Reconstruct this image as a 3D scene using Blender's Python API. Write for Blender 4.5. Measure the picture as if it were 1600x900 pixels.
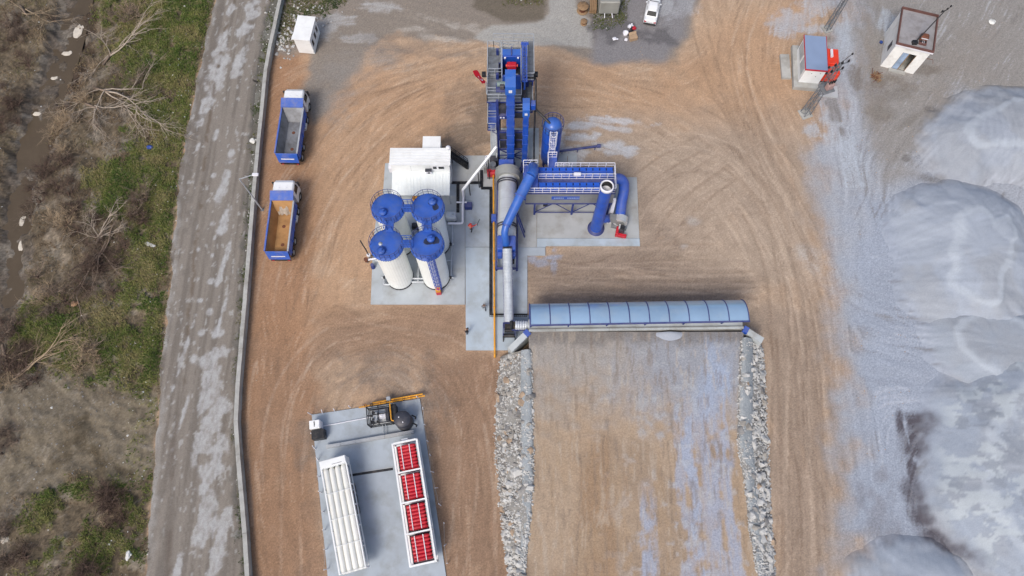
import bpy, math, random
import numpy as np
from mathutils import Vector, Matrix

scene = bpy.context.scene
for o in list(bpy.data.objects):
    bpy.data.objects.remove(o, do_unlink=True)

# ------------------------------------------------------------------ camera, sky, sun, exposure
FPX, CAM_H, TILT = 1100.0, 72.0, math.radians(20)
cam_data = bpy.data.cameras.new("camera")
cam_data.sensor_width = 36.0
cam_data.lens = 36.0 * FPX / 1600.0
cam_data.clip_end = 3000
cam = bpy.data.objects.new("camera", cam_data)
scene.collection.objects.link(cam)
cam.location = (0, 0, CAM_H)
cam.rotation_euler = (TILT, 0, 0)
scene.camera = cam

SUN_EL, SUN_AZ = math.radians(52), math.radians(-152)      # azimuth from +Y, clockwise
world = bpy.data.worlds.new("World")
scene.world = world
world.use_nodes = True
wn = world.node_tree
sky = wn.nodes.new("ShaderNodeTexSky")
sky.sky_type = 'NISHITA'
sky.sun_disc = False
sky.sun_elevation = SUN_EL
sky.sun_rotation = SUN_AZ
sky.air_density = 1.0
sky.dust_density = 4.0
sky.ozone_density = 1.0
wn.nodes["Background"].inputs[1].default_value = 0.12
wn.links.new(sky.outputs[0], wn.nodes["Background"].inputs[0])

sun_data = bpy.data.lights.new("sun", 'SUN')
sun_data.energy = 1.6
sun_data.angle = math.radians(20)
sun_data.color = (1.0, 0.95, 0.88)
sun = bpy.data.objects.new("sun", sun_data)
scene.collection.objects.link(sun)
sd_ = Vector((math.sin(SUN_AZ) * math.cos(SUN_EL), math.cos(SUN_AZ) * math.cos(SUN_EL), math.sin(SUN_EL)))
sun.rotation_euler = sd_.to_track_quat('Z', 'Y').to_euler()
sun.location = (0, 40, 120)

scene.view_settings.view_transform = 'Standard'
scene.view_settings.look = 'None'
scene.view_settings.gamma = 1.0
scene.view_settings.use_curve_mapping = False
scene.view_settings.exposure = 0.22
scene.cycles.use_denoising = True
scene.cycles.max_bounces = 6

# ------------------------------------------------------------------ helpers
rng = np.random.default_rng(7)
random.seed(7)
C_, S_ = math.cos(TILT), math.sin(TILT)

def P(px, py, z=0.0):
    """survey point of the photograph -> world x, y at height z"""
    x = px - 800.0; y = py - 450.0
    k = (CAM_H - z) / (FPX * C_ + y * S_)
    return (x * k, (FPX * S_ - y * C_) * k)

def W(px, py, z=0.0):
    a, b = P(px, py, z)
    return Vector((a, b, z))

def link(o):
    scene.collection.objects.link(o)
    return o

def tag(o, label=None, cat=None, group=None, kind=None):
    if label: o["label"] = label
    if cat: o["category"] = cat
    if group: o["group"] = group
    if kind: o["kind"] = kind
    return o

def thing(name, label, cat, loc=(0, 0, 0), rz=0.0, group=None):
    o = bpy.data.objects.new(name, None)
    o.empty_display_size = 0.3
    link(o)
    o.location = loc
    o.rotation_euler = (0, 0, rz)
    return tag(o, label, cat, group)

def inst(name, mesh, parent=None, loc=(0, 0, 0), rot=(0, 0, 0), sc=(1, 1, 1)):
    o = bpy.data.objects.new(name, mesh)
    link(o)
    o.parent = parent
    o.location = loc
    o.rotation_euler = rot
    o.scale = sc
    return o

def copy_tree(o, parent=None):
    c = o.copy()
    link(c)
    c.parent = parent
    for ch in list(o.children):
        copy_tree(ch, c)
    return c

class MB:
    def __init__(s):
        s.v = []; s.f = []; s.sm = []
    def add(s, vs, fs, smooth=False):
        b = len(s.v)
        s.v += [tuple(p) for p in vs]
        s.f += [tuple(b + i for i in f) for f in fs]
        s.sm += [smooth] * len(fs)
        return s
    def box(s, x0, x1, y0, y1, z0, z1):
        vs = [(x0,y0,z0),(x1,y0,z0),(x1,y1,z0),(x0,y1,z0),(x0,y0,z1),(x1,y0,z1),(x1,y1,z1),(x0,y1,z1)]
        return s.add(vs, [(3,2,1,0),(4,5,6,7),(0,1,5,4),(1,2,6,5),(2,3,7,6),(3,0,4,7)])
    def bbox(s, x0, x1, y0, y1, z0, z1, b=0.04):
        """box with chamfered vertical and top edges"""
        def ring(i, z):
            return [(x0+i+b,y0+i,z),(x1-i-b,y0+i,z),(x1-i,y0+i+b,z),(x1-i,y1-i-b,z),(x1-i-b,y1-i,z),(x0+i+b,y1-i,z),(x0+i,y1-i-b,z),(x0+i,y0+i+b,z)]
        vs = ring(0, z0) + ring(0, z1 - b) + ring(b, z1)
        fs = [tuple(range(7, -1, -1)), tuple(range(16, 24))]
        for r in (0, 8):
            for i in range(8):
                j = (i + 1) % 8
                fs.append((r+i, r+j, r+8+j, r+8+i))
        return s.add(vs, fs)
    def bar(s, a, b, w, h=None):
        a = Vector(a); b = Vector(b); h = h or w
        d = (b - a)
        if d.length < 1e-6: return s
        d.normalize()
        up = Vector((0, 0, 1)) if abs(d.z) < 0.95 else Vector((0, 1, 0))
        x = d.cross(up).normalized(); y = x.cross(d).normalized()
        vs = []
        for p in (a, b):
            for sx, sy in ((-1,-1),(1,-1),(1,1),(-1,1)):
                vs.append(p + x * (sx * w / 2) + y * (sy * h / 2))
        return s.add(vs, [(0,1,2,3),(7,6,5,4),(0,4,5,1),(1,5,6,2),(2,6,7,3),(3,7,4,0)])
    def cyl(s, a, b, r0, r1=None, n=14, caps=True):
        a = Vector(a); b = Vector(b); r1 = r0 if r1 is None else r1
        d = (b - a).normalized()
        up = Vector((0, 0, 1)) if abs(d.z) < 0.95 else Vector((0, 1, 0))
        x = d.cross(up).normalized(); y = x.cross(d).normalized()
        vs = []
        for p, r in ((a, r0), (b, r1)):
            for i in range(n):
                t = 2 * math.pi * i / n
                vs.append(p + x * (r * math.cos(t)) + y * (r * math.sin(t)))
        s.add(vs, [(i, (i+1) % n, n + (i+1) % n, n + i) for i in range(n)], True)
        if caps:
            s.add(vs[:n], [tuple(range(n-1, -1, -1))])
            s.add(vs[n:], [tuple(range(n))])
        return s
    def tube(s, path, r, n=8, caps=True):
        pts = [Vector(p) for p in path]
        rs = r if isinstance(r, (list, tuple)) else [r] * len(pts)
        rings = []; px = None
        for i, p in enumerate(pts):
            d = (pts[min(i+1, len(pts)-1)] - pts[max(i-1, 0)]).normalized()
            if px is None:
                up = Vector((0, 0, 1)) if abs(d.z) < 0.9 else Vector((0, 1, 0))
                x = d.cross(up).normalized()
            else:
                x = (px - d * px.dot(d)).normalized()
            px = x; y = x.cross(d).normalized()
            rings.append([p + x * (rs[i] * math.cos(2*math.pi*k/n)) + y * (rs[i] * math.sin(2*math.pi*k/n)) for k in range(n)])
        vs = [q for rg in rings for q in rg]
        fs = []
        for i in range(len(rings) - 1):
            for k in range(n):
                a = i*n + k; b = i*n + (k+1) % n
                fs.append((a, b, b + n, a + n))
        s.add(vs, fs, True)
        if caps:
            s.add(rings[0], [tuple(range(n-1, -1, -1))]); s.add(rings[-1], [tuple(range(n))])
        return s
    def prism(s, poly, z0, z1):
        n = len(poly)
        ar = sum(poly[i][0]*poly[(i+1)%n][1] - poly[(i+1)%n][0]*poly[i][1] for i in range(n))
        if ar < 0: poly = poly[::-1]
        vs = [(p[0], p[1], z0) for p in poly] + [(p[0], p[1], z1) for p in poly]
        fs = [tuple(range(n-1, -1, -1)), tuple(range(n, 2*n))]
        fs += [(i, (i+1) % n, n + (i+1) % n, n + i) for i in range(n)]
        return s.add(vs, fs)
    def xprism(s, prof, x0, x1):
        """profile of (y, z) swept along x"""
        n = len(prof)
        vs = [(x0, p[0], p[1]) for p in prof] + [(x1, p[0], p[1]) for p in prof]
        fs = [tuple(range(n)), tuple(range(2*n-1, n-1, -1))]
        fs += [(i, n + i, n + (i+1) % n, (i+1) % n) for i in range(n)]
        return s.add(vs, fs)
    def lathe(s, prof, n=20, c=(0, 0, 0), smooth=True):
        vs = []
        for r, z in prof:
            for k in range(n):
                t = 2*math.pi*k/n
                vs.append((c[0] + r*math.cos(t), c[1] + r*math.sin(t), c[2] + z))
        fs = []
        for i in range(len(prof) - 1):
            for k in range(n):
                a = i*n + k; b = i*n + (k+1) % n
                fs.append((a, b, b + n, a + n))
        return s.add(vs, fs, smooth)
    def mesh(s, name, mat=None):
        m = bpy.data.meshes.new(name)
        m.from_pydata(s.v, [], s.f)
        m.polygons.foreach_set("use_smooth", s.sm)
        if mat: m.materials.append(mat)
        m.validate()
        m.update()
        return m
    def build(s, name, mat, parent=None, loc=(0, 0, 0), rot=(0, 0, 0)):
        return inst(name, s.mesh(name, mat), parent, loc, rot)

def lin(r, g, b):
    def f(c):
        c /= 255.0
        return c / 12.92 if c <= 0.04045 else ((c + 0.055) / 1.055) ** 2.4
    return (f(r), f(g), f(b))

MATS = {}
def pm(name, col, rough=0.55, metal=0.0, var=0.12, scale=1.5, dirt=None, damt=0.35, dscale=0.8, bump=0.0, bscale=20.0, spec=0.5, topdust=0.0):
    """procedural paint / metal / concrete: colour drift, dirt film and fine relief from noise"""
    m = bpy.data.materials.new(name)
    m.use_nodes = True
    nt = m.node_tree; N = nt.nodes; L = nt.links
    b = N["Principled BSDF"]
    b.inputs["Roughness"].default_value = rough
    b.inputs["Metallic"].default_value = metal
    b.inputs["Specular IOR Level"].default_value = spec
    geo = N.new("ShaderNodeNewGeometry")
    n1 = N.new("ShaderNodeTexNoise"); n1.inputs["Scale"].default_value = scale; n1.inputs["Detail"].default_value = 6
    L.new(geo.outputs["Position"], n1.inputs["Vector"])
    r1 = N.new("ShaderNodeValToRGB")
    r1.color_ramp.elements[0].position = 0.3; r1.color_ramp.elements[1].position = 0.7
    r1.color_ramp.elements[0].color = tuple(c * (1 - var) for c in col) + (1,)
    r1.color_ramp.elements[1].color = tuple(min(1, c * (1 + var)) for c in col) + (1,)
    L.new(n1.outputs["Fac"], r1.inputs["Fac"])
    out = r1.outputs["Color"]
    if dirt:
        n2 = N.new("ShaderNodeTexNoise"); n2.inputs["Scale"].default_value = dscale; n2.inputs["Detail"].default_value = 8; n2.inputs["Roughness"].default_value = 0.65
        L.new(geo.outputs["Position"], n2.inputs["Vector"])
        r2 = N.new("ShaderNodeMapRange"); r2.inputs["From Min"].default_value = 0.48; r2.inputs["From Max"].default_value = 0.72; r2.inputs["To Max"].default_value = damt
        L.new(n2.outputs["Fac"], r2.inputs["Value"])
        mx = N.new("ShaderNodeMix"); mx.data_type = 'RGBA'
        L.new(r2.outputs["Result"], mx.inputs["Factor"]); L.new(out, mx.inputs["A"]); mx.inputs["B"].default_value = tuple(dirt) + (1,)
        out = mx.outputs["Result"]
    if topdust:
        sx = N.new("ShaderNodeSeparateXYZ"); L.new(geo.outputs["Normal"], sx.inputs[0])
        n4 = N.new("ShaderNodeTexNoise"); n4.inputs["Scale"].default_value = 1.7; n4.inputs["Detail"].default_value = 7; n4.inputs["Roughness"].default_value = 0.7
        L.new(geo.outputs["Position"], n4.inputs["Vector"])
        r4 = N.new("ShaderNodeMapRange"); r4.inputs["From Min"].default_value = 0.3; r4.inputs["From Max"].default_value = 0.7; r4.inputs["To Min"].default_value = 0.2*topdust; r4.inputs["To Max"].default_value = topdust
        L.new(n4.outputs["Fac"], r4.inputs["Value"])
        m4 = N.new("ShaderNodeMath"); m4.operation = 'MULTIPLY'; m4.use_clamp = True
        L.new(sx.outputs["Z"], m4.inputs[0]); L.new(r4.outputs["Result"], m4.inputs[1])
        mx4 = N.new("ShaderNodeMix"); mx4.data_type = 'RGBA'
        L.new(m4.outputs[0], mx4.inputs["Factor"]); L.new(out, mx4.inputs["A"]); mx4.inputs["B"].default_value = (0.36, 0.33, 0.30, 1)
        out = mx4.outputs["Result"]
    L.new(out, b.inputs["Base Color"])
    if bump:
        n3 = N.new("ShaderNodeTexNoise"); n3.inputs["Scale"].default_value = bscale; n3.inputs["Detail"].default_value = 4
        L.new(geo.outputs["Position"], n3.inputs["Vector"])
        bp = N.new("ShaderNodeBump"); bp.inputs["Strength"].default_value = bump; bp.inputs["Distance"].default_value = 0.05
        L.new(n3.outputs["Fac"], bp.inputs["Height"]); L.new(bp.outputs["Normal"], b.inputs["Normal"])
    MATS[name] = m
    return m

DUST = lin(165, 150, 135)
M_blue = pm("blue_paint", lin(26, 80, 182), 0.40, 0, 0.14, 0.9, lin(100, 110, 128), 0.4, 1.6, topdust=.28)
M_navy = pm("navy_paint", lin(24, 48, 122), 0.5, 0, 0.12, 1.5, DUST, 0.12, 1.5, topdust=.3)
M_tankblue = pm("tank_top_blue", lin(32, 88, 184), 0.48, 0, 0.12, 0.9, lin(88, 108, 146), 0.5, 1.4, topdust=.12)
M_white = pm("white_paint", lin(238, 240, 240), 0.5, 0, 0.03, 1.0, lin(190, 186, 178), 0.3, 0.7)
M_rail = pm("white_rail_paint", lin(228, 228, 235), 0.5, 0, 0.05, 2.0)
M_railgrey = pm("galvanised_rail", lin(185, 190, 195), 0.45, 0.3, 0.1, 2.0)
M_grate = pm("grating_steel", lin(128, 134, 140), 0.6, 0.35, 0.2, 2.5, lin(80, 75, 70), 0.5, 1.2, topdust=.2)
M_steel = pm("brushed_steel", lin(214, 217, 218), 0.28, 0.4, 0.08, 1.0, lin(150, 145, 138), 0.3, 0.6)
M_alu = pm("aluminium_sheet", lin(200, 204, 206), 0.42, 0.2, 0.08, 0.6, lin(140, 135, 125), 0.3, 0.8)
M_galv = pm("galvanised_sheet", lin(206, 212, 218), 0.35, 0.3, 0.08, 1.5)
M_black = pm("black_steel", lin(38, 40, 44), 0.5, 0.2, 0.2, 2.0, DUST, 0.15, 2.0)
M_dark = pm("dark_panel", lin(62, 64, 74), 0.5, 0.1, 0.15, 1.0, DUST, 0.25, 1.0)
M_pitch = pm("bitumen_stain", lin(48, 54, 78), 0.35, 0, 0.3, 2.0)
M_rubber = pm("tyre_rubber", lin(36, 35, 35), 0.8, 0, 0.2, 4.0, DUST, 0.35, 3.0)
M_glass = pm("dark_glass", lin(28, 34, 40), 0.12, 0, 0.1, 1.0, spec=0.25)
M_red = pm("red_paint", lin(190, 30, 48), 0.4, 0, 0.12, 1.5, DUST, 0.12, 2.0)
M_flag = pm("flag_red", lin(206, 16, 40), 0.8, 0, 0.06, 2.0)
M_orange = pm("orange_red_paint", lin(226, 62, 34), 0.45, 0, 0.08, 1.2, DUST, 0.3, 1.0)
M_yellow = pm("yellow_paint", lin(226, 160, 44), 0.5, 0, 0.12, 1.0, lin(120, 80, 40), 0.5, 1.2)
M_rust = pm("rusty_steel", lin(112, 70, 52), 0.8, 0.1, 0.3, 2.0, lin(70, 52, 46), 0.5, 2.5, 0.3)
M_conc = pm("pale_concrete", lin(178, 182, 186), 0.85, 0, 0.12, 0.7, lin(135, 130, 122), 0.55, 0.35, 0.25, 14)
M_conc2 = pm("weathered_concrete", lin(172, 172, 168), 0.9, 0, 0.15, 1.0, lin(120, 112, 100), 0.6, 0.6, 0.4, 10)
M_wood = pm("bare_wood", lin(150, 122, 92), 0.85, 0, 0.2, 3.0, lin(100, 84, 66), 0.5, 3.0)
M_bark = pm("dead_bark", lin(128, 112, 98), 0.9, 0, 0.3, 3.0)
M_bark2 = pm("dark_twigs", lin(96, 78, 68), 0.9, 0, 0.3, 2.0)
M_bark3 = pm("pale_dry_twigs", lin(168, 148, 122), 0.9, 0, 0.25, 2.0)
M_skin = pm("skin", lin(196, 150, 124), 0.6, 0, 0.05, 5)
M_cloth_d = pm("dark_cloth", lin(34, 34, 40), 0.9, 0, 0.2, 6)
M_cloth_g = pm("grey_cloth", lin(112, 116, 122), 0.9, 0, 0.2, 6)
M_vest = pm("hi_vis_red_orange", lin(226, 54, 40), 0.8, 0, 0.1, 6)
M_refl = pm("reflective_tape", lin(230, 226, 190), 0.5, 0, 0.05, 6)

# ------------------------------------------------------------------ numpy noise and survey masks
def vnoise(x, y, seed=0):
    xi = np.floor(x).astype(np.int64); yi = np.floor(y).astype(np.int64)
    fx = x - xi; fy = y - yi
    fx = fx*fx*fx*(fx*(fx*6-15)+10); fy = fy*fy*fy*(fy*(fy*6-15)+10)
    def h(a, b):
        n = (a * 374761393 + b * 668265263 + seed * 362437 + 1013904223) & 0xFFFFFFFF
        n = ((n ^ (n >> 13)) * 1274126177) & 0xFFFFFFFF
        return ((n ^ (n >> 16)) & 0xFFFF) / 65535.0
    return (h(xi, yi)*(1-fx) + h(xi+1, yi)*fx)*(1-fy) + (h(xi, yi+1)*(1-fx) + h(xi+1, yi+1)*fx)*fy

def fbm(x, y, sc=1.0, oct=5, seed=0, gain=0.5):
    a = 1.0; t = 0.0; s = 0.0; f = sc
    for i in range(oct):
        t = t + a * vnoise(x*f + 17.3*i, y*f - 9.1*i, seed + i*31)
        s += a; a *= gain; f *= 2.03
    return t / s            # about 0..1, mean 0.5

def sstep(a, b, x):
    t = np.clip((x - a) / (b - a), 0, 1)
    return t*t*(3 - 2*t)

def polyline_dist(X, Y, pts):
    d = np.full(X.shape, 1e9)
    for (x0, y0), (x1, y1) in zip(pts[:-1], pts[1:]):
        dx, dy = x1-x0, y1-y0
        t = np.clip(((X-x0)*dx + (Y-y0)*dy) / (dx*dx + dy*dy + 1e-9), 0, 1)
        d = np.minimum(d, np.hypot(X-x0-t*dx, Y-y0-t*dy))
    return d

def poly_sd(X, Y, pts):
    """signed distance, negative inside; computed only near the polygon"""
    xs = [p[0] for p in pts]; ys = [p[1] for p in pts]
    m = (X > min(xs)-5) & (X < max(xs)+5) & (Y > min(ys)-5) & (Y < max(ys)+5)
    out = np.full(X.shape, 5.0)
    x = X[m]; y = Y[m]
    if x.size == 0: return out
    d = polyline_dist(x, y, pts + [pts[0]])
    ins = np.zeros(x.shape, bool)
    n = len(pts)
    for i in range(n):
        x0, y0 = pts[i]; x1, y1 = pts[(i+1) % n]
        if y0 == y1: continue
        c = ((y0 > y) != (y1 > y)) & (x < (x1-x0)*(y-y0)/(y1-y0) + x0)
        ins ^= c
    out[m] = np.where(ins, -d, d)
    return out

def PW(*pts):
    return [P(a, b) for a, b in pts]

def catmull(pts, n=6):
    p = [pts[0]] + list(pts) + [pts[-1]]
    out = []
    for i in range(1, len(p) - 2):
        a, b, c, d = (np.array(q, float) for q in p[i-1:i+3])
        for k in range(n):
            t = k / n
            out.append(tuple(0.5*((2*b) + (-a+c)*t + (2*a-5*b+4*c-d)*t*t + (-a+3*b-3*c+d)*t**3)))
    out.append(tuple(map(float, pts[-1])))
    return out

# ------------------------------------------------------------------ painted-ground shader: surveyed soil colours + grain
def soil_mat(name, grain=0.22, gscale=6.0, bump=0.35, rough=0.95, pebble=0.0):
    m = bpy.data.materials.new(name)
    m.use_nodes = True
    N = m.node_tree.nodes; L = m.node_tree.links
    b = N["Principled BSDF"]
    b.inputs["Specular IOR Level"].default_value = 0.25
    at = N.new("ShaderNodeAttribute"); at.attribute_name = "Col"
    geo = N.new("ShaderNodeNewGeometry")
    n1 = N.new("ShaderNodeTexNoise"); n1.inputs["Scale"].default_value = gscale; n1.inputs["Detail"].default_value = 9; n1.inputs["Roughness"].default_value = 0.72
    L.new(geo.outputs["Position"], n1.inputs["Vector"])
    mr = N.new("ShaderNodeMapRange"); mr.inputs["From Min"].default_value = 0.25; mr.inputs["From Max"].default_value = 0.75
    mr.inputs["To Min"].default_value = 1 - grain; mr.inputs["To Max"].default_value = 1 + grain
    L.new(n1.outputs["Fac"], mr.inputs["Value"])
    mu = N.new("ShaderNodeVectorMath"); mu.operation = 'SCALE'
    L.new(at.outputs["Color"], mu.inputs[0]); L.new(mr.outputs["Result"], mu.inputs["Scale"])
    out = mu.outputs["Vector"]
    if pebble:
        vo = N.new("ShaderNodeTexVoronoi"); vo.inputs["Scale"].default_value = 4.5
        L.new(geo.outputs["Position"], vo.inputs["Vector"])
        m2 = N.new("ShaderNodeMapRange"); m2.inputs["From Min"].default_value = 0.10; m2.inputs["From Max"].default_value = 0.16
        m2.inputs["To Min"].default_value = 1 + pebble; m2.inputs["To Max"].default_value = 1
        L.new(vo.outputs["Distance"], m2.inputs["Value"])
        mu2 = N.new("ShaderNodeVectorMath"); mu2.operation = 'SCALE'
        L.new(out, mu2.inputs[0]); L.new(m2.outputs["Result"], mu2.inputs["Scale"])
        out = mu2.outputs["Vector"]
    L.new(out, b.inputs["Base Color"])
    L.new(at.outputs["Alpha"], b.inputs["Roughness"])
    bp = N.new("ShaderNodeBump"); bp.inputs["Strength"].default_value = bump; bp.inputs["Distance"].default_value = 0.08
    L.new(n1.outputs["Fac"], bp.inputs["Height"]); L.new(bp.outputs["Normal"], b.inputs["Normal"])
    MATS[name] = m
    return m

M_soil = soil_mat("yard_soil", 0.33, 6.0, 0.7, pebble=0.22)
M_road = soil_mat("worn_asphalt", 0.24, 8.0, 0.4, pebble=0.2)
M_sand = soil_mat("crushed_sand", 0.13, 9.0, 0.35)
M_slab = soil_mat("slab_concrete", 0.06, 4.0, 0.1)

def grid_mesh(name, X, Y, Z, C, mat, R=None):
    ny, nx = X.shape
    m = bpy.data.meshes.new(name)
    nv = nx*ny; nf = (nx-1)*(ny-1)
    co = np.stack([X, Y, Z], -1).reshape(-1).astype(np.float32)
    m.vertices.add(nv); m.vertices.foreach_set("co", co)
    i = np.arange(ny-1)[:, None]*nx + np.arange(nx-1)[None, :]
    f = np.stack([i, i+1, i+1+nx, i+nx], -1).reshape(-1).astype(np.int32)
    m.loops.add(nf*4); m.loops.foreach_set("vertex_index", f)
    m.polygons.add(nf); m.polygons.foreach_set("loop_start", np.arange(0, nf*4, 4, dtype=np.int32))
    m.update(calc_edges=True)
    m.polygons.foreach_set("use_smooth", np.ones(nf, bool))
    ca = m.color_attributes.new("Col", 'FLOAT_COLOR', 'POINT')
    if R is None: R = np.full(X.shape, 0.95)
    rgba = np.concatenate([np.clip(C, 0.004, 0.95), R[..., None]], -1)
    ca.data.foreach_set("color", rgba.reshape(-1).astype(np.float32))
    m.materials.append(mat)
    return m

def L3(*c): return np.array(lin(*c))

# ------------------------------------------------------------------ survey lines
ROAD_L = [(352,-80),(335,0),(318,70),(300,160),(283,250),(272,350),(262,450),(252,550),(247,620),(240,720),(226,900),(222,960)]
ROAD_R = [(446,-80),(425,0),(412,60),(400,150),(393,250),(387,350),(380,450),(373,550),(370,650),(372,750),(382,900),(386,960)]
WALL = [(458,-80),(443,0),(430,60),(420,110),(413,180),(405,260),(399,330),(392,420),(384,520),(377,600),(374,660),(380,740),(387,820),(392,900),(396,960)]
STREAM = [(130,-80),(112,0),(92,80),(62,160),(38,240),(22,310),(14,380),(4,450),(-22,540),(-60,680)]
FLOW = [[(430,760),(425,560),(440,420),(470,330),(530,230),(640,140),(760,110),(900,112),(1060,122),(1130,60),(1180,-20)],
    [(480,520),(500,420),(530,320),(600,210),(700,150)],
    [(560,150),(640,120),(740,90),(760,85)],
    [(900,112),(1050,170),(1150,230),(1230,330),(1290,480),(1320,700),(1330,960)],
    [(1120,0),(1150,120),(1200,220),(1250,330),(1290,480)],
    [(1190,0),(1160,90),(1190,200),(1240,300)],
    [(860,170),(960,180),(1060,230),(1140,290),(1210,400),(1240,560),(1260,760),(1270,960)],
    [(1005,300),(1080,270),(1150,300),(1200,420)],
    [(1010,400),(1060,330),(1150,270)],
    [(490,960),(470,760),(475,650),(520,575),(600,545),(680,590),(725,700),(740,960)],
    [(420,960),(408,760),(412,620),(450,520),(540,500)],
    [(560,525),(700,540)], [(750,600),(770,780),(765,960)],
    [(840,430),(1000,425),(1120,430)], [(840,460),(1180,455)],
    [(1225,520),(1235,700),(1240,960)],
    [(1330,-40),(1325,150),(1330,300),(1345,420)], [(1345,250),(1430,170),(1500,100),(1590,-20)],
    [(1340,400),(1490,380)], [(1340,470),(1490,500)], [(1340,560),(1490,570)], [(1400,640),(1480,620)],
    [(1440,740),(1530,735)], [(1440,700),(1430,800),(1480,880),(1600,930)], [(1390,900),(1400,760)],
    [(500,40),(640,30),(760,60)], [(780,20),(920,60)], [(930,70),(1060,80)],
    [(60,620),(130,690),(230,720)], [(110,900),(125,780),(140,690)], [(20,800),(90,720),(150,640)]]

# ------------------------------------------------------------------ the ground sheet
CELL = 0.16
fx = np.arange(-68, 68.01, CELL); fy = np.arange(-9, 70.01, CELL)
GX, GY = np.meshgrid(fx, fy)
N1 = fbm(GX, GY, 0.35, 5, 1); N2 = fbm(GX, GY, 1.3, 4, 2); N3 = fbm(GX, GY, 0.08, 4, 3); N4 = fbm(GX, GY, 0.8, 5, 4)

def flow_field():
    cx = np.arange(-70, 71, 1.0); cy = np.arange(-11, 73, 1.0)
    X, Y = np.meshgrid(cx, cy)
    a = np.zeros(X.shape); b = np.zeros(X.shape)
    for ln in FLOW:
        pts = catmull(PW(*ln), 5)
        for (x0, y0), (x1, y1) in zip(pts[:-1], pts[1:]):
            dx, dy = x1-x0, y1-y0
            l = math.hypot(dx, dy)
            if l < 1e-6: continue
            t = 2*math.atan2(dy, dx)
            mx, my = (x0+x1)/2, (y0+y1)/2
            w = l / (((X-mx)**2 + (Y-my)**2) + 1.5) ** 1.6
            a += w*math.cos(t); b += w*math.sin(t)
    t = np.arctan2(b, a) / 2
    return cx, cy, np.cos(2*t), np.sin(2*t)

def bilin(A, u, v):
    ny, nx = A.shape
    u = np.clip(u, 0, nx-1.001); v = np.clip(v, 0, ny-1.001)
    i = u.astype(np.int32); j = v.astype(np.int32)
    fu = u-i; fv = v-j
    return (A[j, i]*(1-fu) + A[j, i+1]*fu)*(1-fv) + (A[j+1, i]*(1-fu) + A[j+1, i+1]*fu)*fv

_cx, _cy, _f2c, _f2s = flow_field()
_FX, _FY = np.meshgrid(_cx, _cy)
_th = np.arctan2(_f2s, _f2c) + 2*0.9*(fbm(_FX, _FY, 0.22, 3, 90)-0.5)
_g2c, _g2s = np.cos(_th), np.sin(_th)
_th = np.arctan2(_f2s, _f2c) + 2*1.7*(fbm(_FX, _FY, 0.12, 2, 91)-0.5)
_h2c, _h2s = np.cos(_th), np.sin(_th)
def lic(noise, steps, h, _f2c, _f2s):
    """smear noise along the wheel-track directions"""
    tot = noise.copy(); n = 1
    a0 = bilin(_f2c, GX-_cx[0], GY-_cy[0]); b0 = bilin(_f2s, GX-_cx[0], GY-_cy[0])
    th0 = np.arctan2(b0, a0)/2
    for sgn in (1, -1):
        x = GX.copy(); y = GY.copy(); dx = np.cos(th0)*sgn; dy = np.sin(th0)*sgn
        for k in range(steps):
            x += dx*h; y += dy*h
            tot += bilin(noise, (x-fx[0])/CELL, (y-fy[0])/CELL); n += 1
            a = bilin(_f2c, x-_cx[0], y-_cy[0]); b = bilin(_f2s, x-_cx[0], y-_cy[0])
            t = np.arctan2(b, a)/2
            nx_, ny_ = np.cos(t), np.sin(t)
            s = np.where(nx_*dx + ny_*dy < 0, -1.0, 1.0)
            dx, dy = nx_*s, ny_*s
    tot /= n
    tot -= tot.mean(); tot /= tot.std() + 1e-9
    return tot

wn_ = rng.random(GX.shape)
TRK = lic(wn_, 20, 0.28, _g2c, _g2s)                                   # fine streaks
wn2 = vnoise(GX*1.6, GY*1.6, 77)
TRK2 = lic(wn2, 18, 0.5, _g2c, _g2s)
TRK3 = lic(rng.random(GX.shape), 16, 0.25, _h2c, _h2s)                                  # broad ruts
TR = np.clip(0.75*TRK + 0.35*TRK2 + 0.55*TRK3, -2.5, 2.5)*(0.55 + 0.7*sstep(0.35, 0.65, N1))

def zone(pts, soft=0.8, amp=1.5, nz=None):
    sd = poly_sd(GX, GY, PW(*pts)) + ((N1 if nz is None else nz) - 0.5) * 2 * amp
    return sstep(soft, -soft, sd)

def blobs(lst, soft=0.5, amp=1.0, rag=0.6):
    """soft ragged ellipses given as photo x, y, radius x, radius y (photo units), optional angle"""
    out = np.zeros(GX.shape)
    for e in lst:
        cx, cy = P(e[0], e[1]); k = 72.0/(FPX*C_ + (e[1]-450)*S_)
        rx, ry = e[2]*k, e[3]*k*1.05
        R = max(rx, ry)*1.8 + 2
        j0, j1 = np.searchsorted(fy, [cy-R, cy+R]); i0, i1 = np.searchsorted(fx, [cx-R, cx+R])
        if j1 <= j0 or i1 <= i0: continue
        sl = (slice(j0, j1), slice(i0, i1))
        x = GX[sl]-cx; y = GY[sl]-cy
        a = math.radians(e[4]) if len(e) > 4 else 0
        u = x*math.cos(a) + y*math.sin(a); w = -x*math.sin(a) + y*math.cos(a)
        d = np.hypot(u/rx, w/ry) + (N4[sl]-0.5)*rag*2.2 + (N2[sl]-0.5)*rag*1.0 - 0.10*TR[sl]
        out[sl] = np.maximum(out[sl], sstep(1+soft*0.5, 1-soft*1.1, d)*np.clip(0.8+0.16*TR[sl]+0.5*(N2[sl]-0.5), 0.2, 1))
    return out

GC = np.zeros(GX.shape + (3,)); GC[:] = L3(177, 152, 128)
GR = np.full(GX.shape, 0.95)
def paint(m, col, amt=1.0):
    global GC
    m = (m*amt)[..., None]
    GC = GC*(1-m) + L3(*col)*m

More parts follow.
